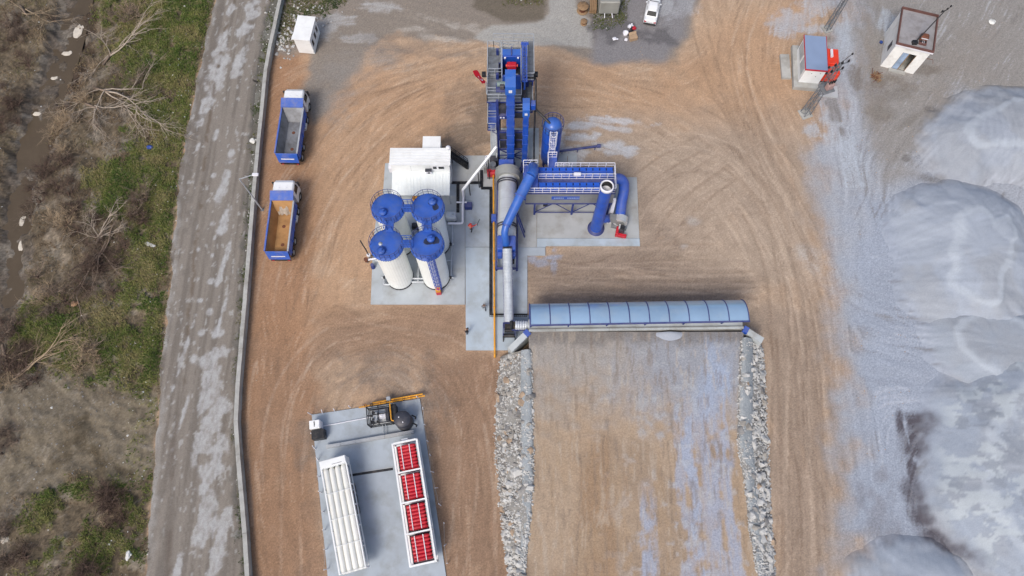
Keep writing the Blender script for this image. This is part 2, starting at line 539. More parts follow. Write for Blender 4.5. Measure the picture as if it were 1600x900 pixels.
# yard: tan clay with wheel streaks
paint(sstep(0.42, 0.62, N3), (171, 143, 118), 0.7)
paint(zone([(380,70),(485,80),(482,140),(500,330),(490,520),(500,640),(480,760),(510,960),(360,960)], 1.2, 1.2), (158, 124, 97))
paint(zone([(392,520),(500,560),(490,700),(510,960),(385,960)], 2.0, 1.0), (147, 118, 95), 0.8)
paint(zone([(660,560),(790,550),(795,960),(690,960)], 1.0, 1.0), (143, 117, 97), 0.9)
paint(zone([(485,470),(585,480),(728,480),(728,550),(640,560),(540,560),(480,590)], 1.5, 1.5), (146, 121, 101), 0.9)
paint(zone([(480,130),(560,110),(700,95),(1060,110),(1150,20),(1240,20),(1230,200),(1000,190),(760,180),(600,300),(560,470),(480,520)], 3, 4), (178, 143, 112), 0.55)
paint(zone([(850,190),(1310,190),(1340,960),(1190,960),(1180,480),(850,480)], 5, 4), (164, 149, 134), 0.75)
paint(blobs([(600,585,95,38), (640,640,60,50), (500,690,40,60)], 0.7), (128, 116, 106), 0.85)
paint(blobs([(540,880,60,60), (505,800,25,70)], 0.8), (120, 104, 92), 0.5)
paint(zone([(820,398),(1010,388),(1080,420),(1190,440),(1180,478),(820,482)], 1.2, 1.3), (146, 130, 116), 0.85)
paint(zone([(1190,480),(1320,480),(1330,960),(1195,960)], 1.5, 1.5), (152, 135, 120), 0.8)
paint(zone([(700,135),(770,130),(770,245),(700,238),(690,190)], 1.5, 3.0, N4), (132, 117, 103), 0.45)
paint(blobs([(740,205,36,26), (705,232,40,12), (762,165,16,30), (750,185,20,20)], 0.5, rag=1.0), (104, 95, 86), 0.5)
paint(blobs([(1010,330,30,60),(1030,370,40,30)], 0.9), (126, 112, 102), 0.5)
GC *= (1 + 0.05*TR + 0.26*(N4-0.5))[..., None]
# darker / lighter rut lines of clay
paint(sstep(0.9, 2.2, TR), (188, 170, 152), 0.35)
paint(sstep(-1.1, -2.2, TR), (122, 101, 85), 0.35)
# orange clay flecks along the tracks
paint(sstep(0.55, 0.75, N1)*sstep(0.2, 1.5, TRK2), (174, 148, 124), 0.4)
# paired wheel tracks that follow, cross and leave the main paths
RUT = np.zeros(GX.shape)
def lay_track(pts, w, amt):
    for (x0, y0), (x1, y1) in zip(pts[:-1], pts[1:]):
        if not (fx[0] < min(x0, x1) and max(x0, x1) < fx[-1] and fy[0] < min(y0, y1) and max(y0, y1) < fy[-1]): continue
        i0, i1 = np.searchsorted(fx, [min(x0, x1)-.5, max(x0, x1)+.5]); j0, j1 = np.searchsorted(fy, [min(y0, y1)-.5, max(y0, y1)+.5])
        sl = (slice(j0, j1), slice(i0, i1)); dx, dy = x1-x0, y1-y0
        t = np.clip(((GX[sl]-x0)*dx+(GY[sl]-y0)*dy)/(dx*dx+dy*dy+1e-9), 0, 1)
        d = np.hypot(GX[sl]-x0-t*dx, GY[sl]-y0-t*dy)
        v = sstep(w, w*.35, d)*amt
        RUT[sl] = np.where(np.abs(v) > np.abs(RUT[sl]), v, RUT[sl])
tr_r = random.Random(404)
for q in range(130):
    ln = FLOW[tr_r.randrange(21)]
    pts = catmull(PW(*ln), 7)
    k0 = tr_r.randrange(0, max(1, len(pts)//2)); k1 = min(len(pts), k0+tr_r.randint(12, 40)); pts = pts[k0:k1]
    if len(pts) < 4: continue
    off = tr_r.gauss(0, 2.2); dr = tr_r.gauss(0, .09); amt = tr_r.choice((-1, -1, 1))*tr_r.uniform(.25, 1.0)
    for side in (-.95, .95):
        out = []
        for i, (x, y) in enumerate(pts):
            a = pts[max(i-1, 0)]; b = pts[min(i+1, len(pts)-1)]; l = math.hypot(b[0]-a[0], b[1]-a[1])+1e-6
            o_ = off+side+dr*i; out.append((x-(b[1]-a[1])/l*o_, y+(b[0]-a[0])/l*o_))
        lay_track(out, .24, amt)
RUT *= np.clip(.35+1.3*(N2-.25), 0, 1)*np.clip(1+.3*TRK, .3, 1.4)
paint(np.clip(RUT, 0, 1), (192, 174, 156), .36)
paint(np.clip(-RUT, 0, 1), (116, 96, 80), .38)
# grey mud strip along the top, pale concrete drive
paint(zone([(428,-90),(1100,-90),(1085,20),(1060,95),(960,98),(840,72),(760,62),(700,70),(620,45),(560,100),(520,150),(490,190),(470,140),(480,88),(424,88)], 0.8, 1.4), (133, 126, 118), 0.92)
paint(blobs([(535,110,45,35),(590,90,40,25),(520,160,30,40)], 0.9), (142, 138, 134), 0.7)
paint(blobs([(505,45,28,26,30),(530,30,22,16),(590,10,30,12),(560,60,30,10)], 0.4), (176, 176, 176), 0.75)
paint(blobs([(620,75,60,12),(700,85,55,8),(660,55,60,6),(590,60,50,8)], 0.8), (112, 104, 98), 0.5)
paint(blobs([(690,60,50,6,-8),(720,40,60,8,-15),(640,45,30,5)], 0.7, rag=0.9), (182, 176, 168), 0.6)
paint(zone([(853,-90),(900,-90),(900,10),(926,30),(926,75),(880,70),(800,76),(740,60),(770,40),(840,36),(858,20)], 0.3, 0.5), (167, 166, 162), 0.8)
paint(zone([(925,-90),(1100,-90),(1078,10),(1066,60),(1040,98),(928,98)], 0.8, 0.8), (130, 128, 130), 0.95)
paint(zone([(925,25),(980,10),(1000,60),(1060,70),(1040,50),(1000,40),(960,66),(925,60)], 0.5, 1.6, N4), (96, 94, 96), 0.75)
paint(blobs([(1045,15,30,22),(1070,0,20,30)], 0.6), (168, 170, 174), 0.7)
paint(zone([(780,-90),(852,-90),(855,8),(850,30),(790,35),(740,10)], 0.4, 0.6), (104, 96, 84), 0.85)
# grey dust yard on the right
right = zone([(1312,-90),(1700,-90),(1700,1000),(1330,1000),(1325,760),(1315,560),(1300,420),(1290,300),(1296,200),(1300,100)], 3.0, 3.2)
paint(right, (152, 155, 161))
paint(right*sstep(0.45, 0.65, N3), (164, 169, 178), 0.8)
paint(right*zone([(1345,-90),(1700,-90),(1700,150),(1500,150),(1440,250),(1380,300),(1350,200)], 2, 2.5), (142, 137, 131), 0.85)
paint(right*zone([(1340,300),(1480,300),(1480,640),(1420,900),(1330,900)], 2, 2.5), (154, 163, 178), 0.8)
GC *= (1 + right*0.05*TR)[..., None]
paint(right*sstep(1.0, 2.3, TR), (180, 184, 192), 0.5)
paint(right*sstep(-1.0, -2.2, TR), (128, 124, 122), 0.5)
paint(blobs([(1235,30,45,20),(1275,15,30,18),(1262,45,50,10),(1225,50,22,12),(1320,60,20,70),(1385,35,20,22),(1305,190,22,50),(1270,205,16,14),(1330,250,18,50)], 0.5, rag=0.7), (174, 182, 192), 0.75)
paint(blobs([(1350,120,12,110),(1355,30,10,40),(1365,110,14,80)], 0.8), (132, 122, 112), 0.7)
paint(blobs([(1335,120,10,25),(1300,165,10,30),(1315,205,8,12),(1295,60,14,8),(1400,130,35,14),(1440,110,30,12)], 0.6, rag=0.9), (108, 98, 88), 0.7)
paint(blobs([(1400,150,30,16),(1378,175,20,14),(1420,190,40,6,35)], 0.8), (112, 106, 98), 0.6)
paint(blobs([(1495,95,60,40),(1470,150,40,30),(1530,60,40,30)], 1.0), (138, 130, 122), 0.5)
paint(blobs([(1550,180,60,30),(1540,150,50,14)], 0.8), (178, 184, 192), 0.6)
paint(blobs([(1413,248,7,6),(1455,170,10,8),(1455,280,20,10),(1465,258,14,8)], 0.7, rag=0.9), (96, 92, 90), 0.7)
wet = 1.15*blobs([(1436,668,24,16),(1430,690,22,20),(1408,665,9,24),(1432,660,28,16),(1452,655,20,14),(1428,690,26,26),(1425,735,9,24),(1428,770,18,24),(1440,805,22,24),(1462,840,34,16,-25),(1510,862,46,12,-18),(1560,885,46,10,-16)], 0.45, rag=0.28)
wet = np.clip(wet, 0, 1)
wet = wet*(1 - blobs([(1416,672,3,22)], 0.3, rag=0.1))
wet2 = blobs([(1370,800,22,40),(1390,840,24,30),(1345,770,12,30),(1380,745,14,14),(1400,875,24,20),(1420,870,14,12)], 0.8, rag=1.0)
paint(wet2, (118, 116, 120), 0.55)
paint(wet, (88, 85, 92), 1.0)
GR -= 0.35*wet
# pale powder spills by the silo and near the slabs
paint(blobs([(900,195,50,8,4),(950,188,50,7,-6),(905,215,30,7),(960,200,30,6,-10),(890,240,40,14),(945,228,30,10),(965,238,26,7),(985,232,12,5),(870,215,14,30),(930,212,8,8)], 0.55, rag=0.8), (192, 198, 206), 0.78)
paint(blobs([(832,405,8,8),(848,410,12,8),(865,412,5,18),(858,402,14,5)], 0.5, rag=0.7), (152, 162, 182), 0.8)
paint(blobs([(1085,345,10,8),(1070,385,6,4),(1260,395,20,14),(1275,420,14,20)], 0.8), (178, 176, 174), 0.5)
paint(blobs([(990,500,4,4)], 0.5), (150, 140, 130), 0.4)
# the strip between road and wall
_wl = catmull(PW(*WALL), 5)
def xat(line, y):
    pts = catmull(PW(*line), 6)
    pts = sorted(pts, key=lambda q: q[1])
    return np.interp(y, [q[1] for q in pts], [q[0] for q in pts])
xw = xat(WALL, fy)[:, None]; xr = xat(ROAD_R, fy)[:, None]; xl = xat(ROAD_L, fy)[:, None]
strip = sstep(xr-0.8, xr-0.1, GX)*sstep(xw+0.15, xw-0.1, GX)
paint(strip, (98, 98, 92), 0.95)
paint(strip*sstep(0.5, 0.62, N4), (122, 122, 116), 0.7)
paint(strip*sstep(0.55, 0.65, N2)*sstep(0.45, 0.6, N1), (78, 84, 66), 0.7)
paint(sstep(xw+1.6, xw, GX)*sstep(xw-0.1, xw+0.05, GX)*sstep(0.35, 0.65, N4), (118, 104, 92), 0.6)
# the river bank on the left
bank = sstep(xl+0.5+(N4-0.5)*1.2, xl-0.3+(N4-0.5)*1.2, GX)
paint(bank, (104, 93, 77))
paint(bank*sstep(0.45, 0.6, N4), (122, 111, 94), 0.7)
paint(bank*sstep(0.5, 0.62, N1), (80, 69, 57), 0.75)
ds = polyline_dist(GX, GY, catmull(PW(*STREAM), 5))
grassP = [[(215,-80),(338,-80),(318,60),(290,200),(275,300),(262,420),(250,560),(245,640),(215,600),(180,520),(200,420),(215,350),(150,330),(140,270),(200,240),(215,170),(160,60),(150,-20)],
          [(30,480),(75,470),(130,520),(150,600),(90,590),(20,560)], [(55,760),(150,740),(235,750),(230,960),(20,960),(30,840)], [(100,470),(200,470),(240,600),(150,590)]]
grass = np.zeros(GX.shape)
for g in grassP:
    grass = np.maximum(grass, zone(g, 1.2, 2.2, N4)*(1 if g is not grassP[2] else sstep(.42, .58, N1*.5+N4*.5)))
grass *= bank*sstep(0.30, 0.50, 0.5*N1+0.5*N2)
grass = np.maximum(grass, bank*sstep(xl-3.4, xl-1.4, GX)*sstep(xl+.1, xl-.5, GX)*sstep(.34, .52, N2)*.9*sstep(3, 9, GY))
paint(grass, (98, 102, 66), 0.8)
paint(bank*blobs([(20,640,25,20),(40,600,30,30)], 0.8), (150, 146, 140), 0.8)
mudp = zone([(-40,600),(90,590),(180,600),(250,640),(250,740),(190,760),(120,745),(60,770),(-40,800)], 1.2, 1.8)*bank
paint(mudp, (118, 109, 94), 0.9)
GC *= (1 + bank*0.08*TR)[..., None]
paint(mudp*sstep(0.8, 2.0, TR), (146, 138, 128), 0.5)
paint(blobs([(145,705,40,12,-30),(110,690,26,10,30),(125,745,22,16),(160,725,22,20),(120,665,10,26,-35),(95,720,30,8,35),(190,735,26,7,-25)], 0.7, rag=0.7)*bank, (84, 74, 58), 0.95)
paint(blobs([(262,640,8,26),(270,690,5,30)], 0.7), (84, 74, 66), 0.8)
paint(bank*sstep(2.8, 1.6, ds + (N4-0.5)*1.5), (98, 90, 82), 0.9)
rp = catmull(PW((140,-60),(132,40),(112,120),(80,190),(62,240)), 5)
cut = sstep(1.9, 0.9, polyline_dist(GX, GY, rp) + (N4-0.5)*1.6)
paint(cut, (66, 54, 46), 0.9)
paint(blobs([(195,85,22,30),(85,360,12,40),(98,410,8,40),(70,450,18,18)], 0.8, rag=0.9), (150, 138, 122), 0.7)
N5 = fbm(GX, GY, 2.6, 3, 15); N6 = fbm(GX, GY, 0.55, 5, 16)
paint(bank*sstep(.56, .70, N6)*(1-.5*grass)*(1-.8*mudp), (134, 128, 118), .5)
paint(bank*sstep(.46, .34, N6)*(1-.7*mudp), (72, 64, 52), .5)
paint(bank*grass*sstep(.5, .66, N5), (126, 122, 74), .5)
GC *= (1 + (.14*bank*(1-.7*mudp)+.05)*rng.normal(0, 1, GX.shape).clip(-2, 2) + bank*.5*(1-.7*mudp)*(N5-.5))[..., None]
# litter-pale flecks of trodden plastic and stone on the bank and verge
fleck = sstep(0.86, 0.9, rng.random(GX.shape))*sstep(0.5, 0.62, N2)
paint(fleck*bank*0.12 + fleck*strip*0.4, (180, 178, 172))

# ---- heights
GZ = (N1-0.5)*0.10 + 0.012*TRK2 - 0.03*np.abs(RUT)
GZ += bank*((N1-0.5)*0.9 + (N2-0.5)*0.35)
GZ += bank*grass*0.08
GZ -= bank*1.0*sstep(3.2, 0.8, ds + (N4-0.5)*1.6)
GZ -= cut*bank*0.5
flat = np.zeros(GX.shape)
PADS = [[(570,480),(735,480),(735,560),(805,560),(835,520),(830,500),(830,405),(860,392),(1008,392),(1002,268),(850,270),(850,190),(755,190),(755,236),(590,236),(578,380)],
        [(478,640),(665,612),(712,960),(500,960)], [(770,470),(1205,470),(1225,960),(770,960)], [(1210,70),(1330,70),(1330,160),(1210,160)], [(1360,10),(1500,10),(1500,140),(1360,140)],
        [(455,10),(510,10),(510,100),(455,100)], [(895,-60),(1060,-60),(1060,60),(895,60)]]
for p in PADS:
    flat = np.maximum(flat, sstep(1.2, 0.0, poly_sd(GX, GY, PW(*p))))
flat = np.maximum(flat, sstep(xw+1.0, xw+0.4, GX)*sstep(xl-1.0, xl+0.2, GX))
GZ = GZ*(1-flat) - 0.02*flat
GZ = np.where((GX > xl) , np.minimum(GZ, 0.06), GZ)
def ground_z(x, y):
    return float(bilin(GZ, np.array([(x-fx[0])/CELL]), np.array([(y-fy[0])/CELL]))[0])

# pad the sheet out to the horizon with growing cells
ext = np.array([0.6, 2, 6, 18, 60, 200, 700])
px_ = np.concatenate([fx[0]-ext[::-1], fx, fx[-1]+ext]); py_ = np.concatenate([fy[0]-ext[::-1], fy, fy[-1]+ext])
k = len(ext)
PX, PY = np.meshgrid(px_, py_)
PZ = np.pad(GZ, k, mode='edge'); PC = np.pad(GC, ((k, k), (k, k), (0, 0)), mode='edge'); PR = np.pad(GR, k, mode='edge')
ring = np.zeros(PX.shape)
ring = np.maximum(np.maximum(fx[0]-PX, PX-fx[-1]), np.maximum(fy[0]-PY, PY-fy[-1]))
far = sstep(0, 7, ring)[..., None]
PC = PC*(1-far) + (L3(128, 117, 98)*(0.8+0.4*fbm(PX, PY, .05, 4, 99))[..., None])*far
gnd = inst("ground", grid_mesh("ground", PX, PY, PZ, PC, M_soil, PR))
tag(gnd, "brown clay yard with wheel tracks and grey dust", kind="structure")

# ------------------------------------------------------------------ road
ry = np.arange(-9, 70.01, 0.16)
nx = 52
tt = np.linspace(0, 1, nx)
wob = (fbm(ry, ry*0+3, 0.5, 4, 21)-0.5)*0.9
RL = xat(ROAD_L, ry) + wob; RR = xat(ROAD_R, ry) + (fbm(ry, ry*0+8, 0.6, 4, 22)-0.5)*0.6
RX = RL[:, None] + (RR-RL)[:, None]*tt[None, :]; RY = np.repeat(ry[:, None], nx, 1)
Tn = np.repeat(tt[None, :], len(ry), 0)
r1 = fbm(RX*2.2, RY*0.5, 0.6, 5, 31); r2 = fbm(RX*1.0, RY*1.0, 1.0, 5, 32); r3 = fbm(RX*3.5, RY*0.12, 0.8, 4, 33)
RC = np.zeros(RX.shape + (3,)); RC[:] = L3(128, 121, 113)
def rpaint(m, col, amt=1.0):
    global RC
    m = (np.clip(m, 0, 1)*amt)[..., None]
    RC = RC*(1-m) + L3(*col)*m
rpaint(sstep(0.48, 0.62, r3), (138, 131, 123), 0.6)
rpaint(sstep(0.5, 0.36, r3), (104, 98, 92), 0.5)
def rblob(lst, rag=0.9, soft=0.25):
    out = np.zeros(RX.shape)
    for e in lst:
        cx, cy = P(e[0], e[1]); kk = 0.0715
        a = math.radians(e[4]) if len(e) > 4 else math.radians(-8)
        x = RX-cx; y = RY-cy
        u = x*math.cos(a)+y*math.sin(a); w = -x*math.sin(a)+y*math.cos(a)
        d = np.hypot(u/(e[2]*kk), w/(e[3]*kk)) + (r2-0.5)*2*rag + (r1-0.5)*rag
        out = np.maximum(out, sstep(1+soft, 1-soft, d))
    return out*np.clip(.4+1.4*(fbm(RX*1.6, RY*.7, 2.4, 4, 45)-.25), 0, 1)
rpaint(rblob([(335,100,9,70),(325,160,9,45),(345,120,8,60),(378,45,14,26),(372,100,8,30),(392,20,12,30),(360,15,5,10),(350,290,9,36),(352,345,9,22),(347,420,4,40),(345,500,3,30)]), (178, 179, 180), 0.9)
rpaint(rblob([(333,560,16,26),(338,520,7,14),(328,620,14,24),(334,660,16,40),(336,720,14,30),(318,680,8,30),(325,740,10,30),(318,830,16,24),(330,790,12,30),(345,850,8,50),(278,890,5,26),(283,660,3,36),(285,560,3,40)], 1.1), (176, 177, 178), 0.85)
rpaint(rblob([(330,440,5,5),(313,470,5,4),(328,487,5,6),(345,520,6,6),(315,520,5,5),(303,560,4,7),(335,275,4,5),(310,390,3,4),(338,210,4,12),(310,230,3,8),(362,240,5,8),(333,350,4,4),(336,372,3,5),(332,400,3,4)], 0.4), (180, 181, 182), 0.85)
rpaint(sstep(0.70, 0.76, fbm(RX*1.2, RY*0.5, 2.5, 3, 40)), (172, 172, 170), 0.6)
# muddy wheel line and rough patches
rut = np.abs(Tn - (0.33 + 0.02*np.sin(RY*0.2)))
rpaint(sstep(0.05, 0.0, rut)*sstep(0.45, 0.6, r2)*sstep(10, 20, RY), (104, 92, 80), 0.75)
rpaint(sstep(0.10, 0.02, np.abs(Tn-0.2))*sstep(0.5, 0.65, r2), (110, 104, 98), 0.5)
rpaint(sstep(0.06, 0.0, np.abs(Tn-0.24))*sstep(16, 8, RY)*sstep(0.4, 0.6, r1), (98, 88, 80), 0.7)
# pale gravel shoulder on the left, dirty right edge
rpaint(sstep(0.12, 0.03, Tn + (r2-0.5)*0.16)*sstep(0.35, 0.6, r1), (160, 158, 155), 0.5)
rpaint(sstep(0.9, 1.0, Tn + (r2-0.5)*0.15), (100, 98, 94), 0.8)
RZ = 0.03 + 0*RX
RZ[:, 0] = -0.2; RZ[:, -1] = -0.06
RZ += 0.035*np.sin(np.pi*Tn)
road = inst("road", grid_mesh("road", RX, RY, RZ, RC, M_road, 0.85 - 0.2*(r1 > 0.6)))
tag(road, "worn grey asphalt road with pale patches", kind="structure")

# ------------------------------------------------------------------ stream
sp = catmull(PW(*STREAM), 8)
ny_ = len(sp); sx = np.array([p[0] for p in sp]); sy = np.array([p[1] for p in sp])
tx = np.gradient(sx); ty = np.gradient(sy); tl = np.hypot(tx, ty)
off = np.linspace(-2.1, 2.1, 12)
SX = sx[:, None] + (-ty/tl)[:, None]*off; SY = sy[:, None] + (tx/tl)[:, None]*off
SC = np.zeros(SX.shape + (3,)); SC[:] = L3(88, 77, 63)
s1 = fbm(SX, SY, 0.9, 4, 51)
SC = SC*(0.85 + 0.3*s1[..., None])
stream = inst("stream_water", grid_mesh("stream_water", SX, SY, -0.96 + 0*SX, SC, soil_mat("muddy_water", 0.08, 2.0, 0.05), np.full(SX.shape, 0.3)))
tag(stream, "shallow brown muddy stream", kind="structure")

# ------------------------------------------------------------------ boundary wall: cast panels end to end
wall = thing("boundary_wall", "long pale concrete boundary wall running between the road and the brown yard", "wall")
wp = catmull(PW(*WALL), 6)
acc = 0; segs = [wp[0]]
for a, b in zip(wp[:-1], wp[1:]):
    l = math.hypot(b[0]-a[0], b[1]-a[1]); acc += l
    if acc > 3.4:
        segs.append(b); acc = 0
segs.append(wp[-1])
for a, b in zip(segs[:-1], segs[1:]):
    a = Vector((a[0], a[1], 0)); b = Vector((b[0], b[1], 0)); d = (b-a).normalized(); n = Vector((-d.y, d.x, 0))
    h = 1.05 + random.uniform(-0.03, 0.03); w = 0.16
    a2 = a + d*0.012; b2 = b - d*0.012
    m = MB()
    ps = [a2+n*w, b2+n*w, b2-n*w, a2-n*w]
    m.prism([(p.x, p.y) for p in ps], -0.1, h-0.08)
    ps = [a2+n*(w+0.05), b2+n*(w+0.05), b2-n*(w+0.05), a2-n*(w+0.05)]
    m.prism([(p.x, p.y) for p in ps], h-0.078, h)
    m.build("wall_panel", M_conc2, wall)

# ------------------------------------------------------------------ concrete slabs
def slab(name, pts, z, mat, label=None):
    m = MB().prism([P(a, b, z) for a, b in pts], -0.25, z)
    o = m.build(name, mat)
    return tag(o, label, kind="structure")
SL = [pm("slab_concrete_%d" % i, lin(*c), 0.8, 0, 0.10, 0.5, lin(*d), 0.85, 0.4, 0.15, 12) for i, (c, d) in enumerate([
    ((172,179,184),(144,145,142)), ((168,178,188),(142,146,146)), ((174,187,198),(152,158,160)), ((172,175,176),(142,138,130)), ((180,186,188),(142,138,130))])]
slab("concrete_slab", [(579,475.5),(726.5,475.5),(726.5,306.5),(592,306.5),(583,380)], 0.14, SL[0], "grey slab under the four white tanks")
slab("concrete_slab", [(700,243),(766.5,243),(766.5,264.5),(751,264.5),(751,287),(700,287)], 0.10, SL[3])
slab("concrete_slab", [(697,287.3),(715.3,287.3),(715.3,306.2),(697,306.2)], 0.13, SL[1])
slab("concrete_slab", [(727,287.4),(751,287.4),(751,294.6),(764.6,294.6),(764.6,386),(727,386)], 0.12, SL[1])
slab("concrete_slab", [(716,287.4),(726.6,287.4),(726.6,306.2),(716,306.2)], 0.12, SL[3])
slab("concrete_slab", [(727,386.5),(764.6,386.5),(764.6,493),(826,493),(826,506),(797,547),(728,547)], 0.16, SL[2])
slab("concrete_slab", [(752,265),(846,265),(846,276.5),(838.5,276.5),(838.5,386),(765.2,386),(765.2,294),(752,294)], 0.10, SL[3])
slab("concrete_slab", [(765.2,386.5),(838.5,386.5),(852,386.5),(852,399),(824,399),(824,492.4),(765.2,492.4)], 0.13, SL[1])
slab("concrete_slab", [(839,276.8),(995,276.8),(999,372),(839,372)], 0.11, SL[3])
slab("concrete_slab", [(839,372.5),(999.2,372.5),(1000,384),(852.6,384),(852.6,386),(839,386)], 0.14, SL[2])
slab("concrete_slab", [(766,200),(842,200),(842,264.5),(767,264.5)], 0.09, SL[4])
slab("concrete_slab", [(868,240),(902,240),(900,276.3),(868,276.3)], 0.16, SL[4])
pc = [P(a, b, 0.1) for a, b in [(594,306),(704,306)]]
MB().box(pc[0][0]+0.3, pc[1][0]+0.35, 36.9, 41.6, -0.2, 0.085).build("concrete_slab", SL[0])["kind"] = "structure"

drain = thing("trench_drain", "dark grated drain channel crossing the pale slabs beside the yellow pipe", "drain", (0, 0, 0))
def drain_run(a, b, w=0.30, z=0.165):
    A = W(*a, z); B = W(*b, z); d = (B-A).normalized(); n = Vector((-d.y, d.x, 0))
    m = MB(); L = (B-A).length
    m.bar(A+n*w/2, B+n*w/2, 0.05, 0.04); m.bar(A-n*w/2, B-n*w/2, 0.05, 0.04)
    m.bar(A-Vector((0,0,0.015)), B-Vector((0,0,0.015)), w, 0.01)
    k = 0.0
    while k < L:
        c = A + d*k
        m.bar(c-n*w/2, c+n*w/2, 0.03, 0.03); k += 0.22
    m.build("drain_grating", M_black, drain)
drain_run((767,296), (767,490)); drain_run((765,492.5), (824,492.5)); drain_run((706,285.5), (752,285.5)); drain_run((715.5,288), (715.5,332))
drain_run((752.5,266), (752.5,292)); drain_run((752,294), (769,294))

# ------------------------------------------------------------------ loading ramp
def ramp_z(y): return 2.85 - (20.4 - y)*0.072
IN_L = [(830,530),(832,600),(834,680),(834,750),(830,810),(823,870),(818,930)]
IN_R = [(1158,526),(1154,600),(1152,690),(1164,760),(1172,840),(1184,900),(1190,940)]
def edge_world(line):
    out = []
    for px, py in line:
        z = 2.0
        for _ in range(6):
            x, y = P(px, py, z); z = ramp_z(y)
        out.append((x, y))
    return out
wl = sorted(edge_world(IN_L), key=lambda q: q[1]); wr = sorted(edge_world(IN_R), key=lambda q: q[1])
yy = np.arange(-9, 20.45, 0.14)
xl_ = np.interp(yy, [q[1] for q in wl], [q[0] for q in wl]); xr_ = np.interp(yy, [q[1] for q in wr], [q[0] for q in wr])
tt = np.linspace(0, 1, 150)
AX = xl_[:, None] - 0.25 + (xr_-xl_+0.5)[:, None]*tt; AY = np.repeat(yy[:, None], 150, 1)
a1 = fbm(AX*2.2, AY*0.35, 0.7, 5, 61); a2 = fbm(AX, AY, 0.25, 5, 62); a3 = fbm(AX*4, AY*0.5, 0.9, 4, 63); a4 = fbm(AX, AY, 1.1, 5, 64)
AC = np.zeros(AX.shape+(3,)); AC[:] = L3(166, 147, 127)
def apaint(m, col, amt=1.0):
    global AC
    m = (np.clip(m, 0, 1)*amt)[..., None]
    AC = AC*(1-m) + L3(*col)*m
tX = (AX - xl_[:, None])/(xr_-xl_)[:, None]; tY = AY
apaint(sstep(0.45, 0.6, a2), (148, 130, 112), 0.7)
apaint(sstep(0.5, 0.65, a1)*sstep(14, 4, tY), (162, 140, 116), 0.6)
apaint(sstep(0.12, 0.0, np.abs(tX-0.30)+(a1-0.5)*0.25)*sstep(15, 6, tY), (150, 120, 90), 0.5)
apaint(sstep(9, 19, tY+(a4-0.5)*8), (156, 153, 150), 0.85)
apaint(sstep(9, 16, tY+(a4-0.5)*6)*sstep(0.3, 0.65, tX+(a1-0.5)*0.3), (148, 153, 163), 0.8)
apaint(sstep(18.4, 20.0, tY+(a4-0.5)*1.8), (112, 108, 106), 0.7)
for c0, wd, y1, am in ((0.76, 0.05, 12, .8), (0.70, 0.035, 9, .6), (0.87, 0.05, 20, .7), (0.93, 0.04, 18, .7), (0.54, 0.05, 5, .7), (0.82, 0.03, 15, .5)):
    apaint(sstep(wd, wd*0.3, np.abs(tX-c0+(a1-0.5)*0.12+(a4-.5)*.05))*sstep(y1+3, y1-2, tY+(a2-0.5)*6)*sstep(0.3, 0.5, a1*.6+a4*.4), (154, 168, 192), am)
apaint(sstep(0.62, 0.72, a4)*sstep(0.2, 0.7, tX), (172, 174, 178), 0.45)
apaint(sstep(0.62, 0.75, a3), (176, 164, 150), 0.45)
apaint(sstep(0.38, 0.26, a3), (126, 112, 100), 0.45)
AZ = ramp_z(AY) + (a4-0.5)*0.10 + (a3-0.5)*0.03
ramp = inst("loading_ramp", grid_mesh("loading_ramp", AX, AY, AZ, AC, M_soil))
tag(ramp, "brown earth ramp rising between two rock banks", kind="structure")

# ------------------------------------------------------------------ rock banks
import bmesh
M_rocks = [pm("rock_%d" % i, lin(*c), 0.95, 0, 0.22, 1.6, lin(*d), 0.6, 1.2, 0.5, 9) for i, (c, d) in enumerate([((158,154,148),(120,114,106)), ((190,190,188),(158,154,148)), ((166,146,126),(124,108,94)), ((140,138,136),(106,102,98))])]
rock_meshes = []
for k in range(16):
    bm = bmesh.new()
    r = random.Random(100+k)
    for i in range(13):
        v = Vector((r.gauss(0, 1), r.gauss(0, 1), r.gauss(0, 1))).normalized()
        bm.verts.new((v.x*r.uniform(.8, 1.1), v.y*r.uniform(.65, .95), v.z*r.uniform(.5, .8)))
    bmesh.ops.convex_hull(bm, input=bm.verts)
    loose = [v for v in bm.verts if not v.link_faces]
    bmesh.ops.delete(bm, geom=loose, context='VERTS')
    me = bpy.data.meshes.new("stone"); bm.to_mesh(me); bm.free()
    me.materials.append(M_rocks[(0, 1, 0, 2, 3, 0, 1, 0, 3, 2, 1, 0, 0, 1, 3, 0)[k]])
    rock_meshes.append(me)

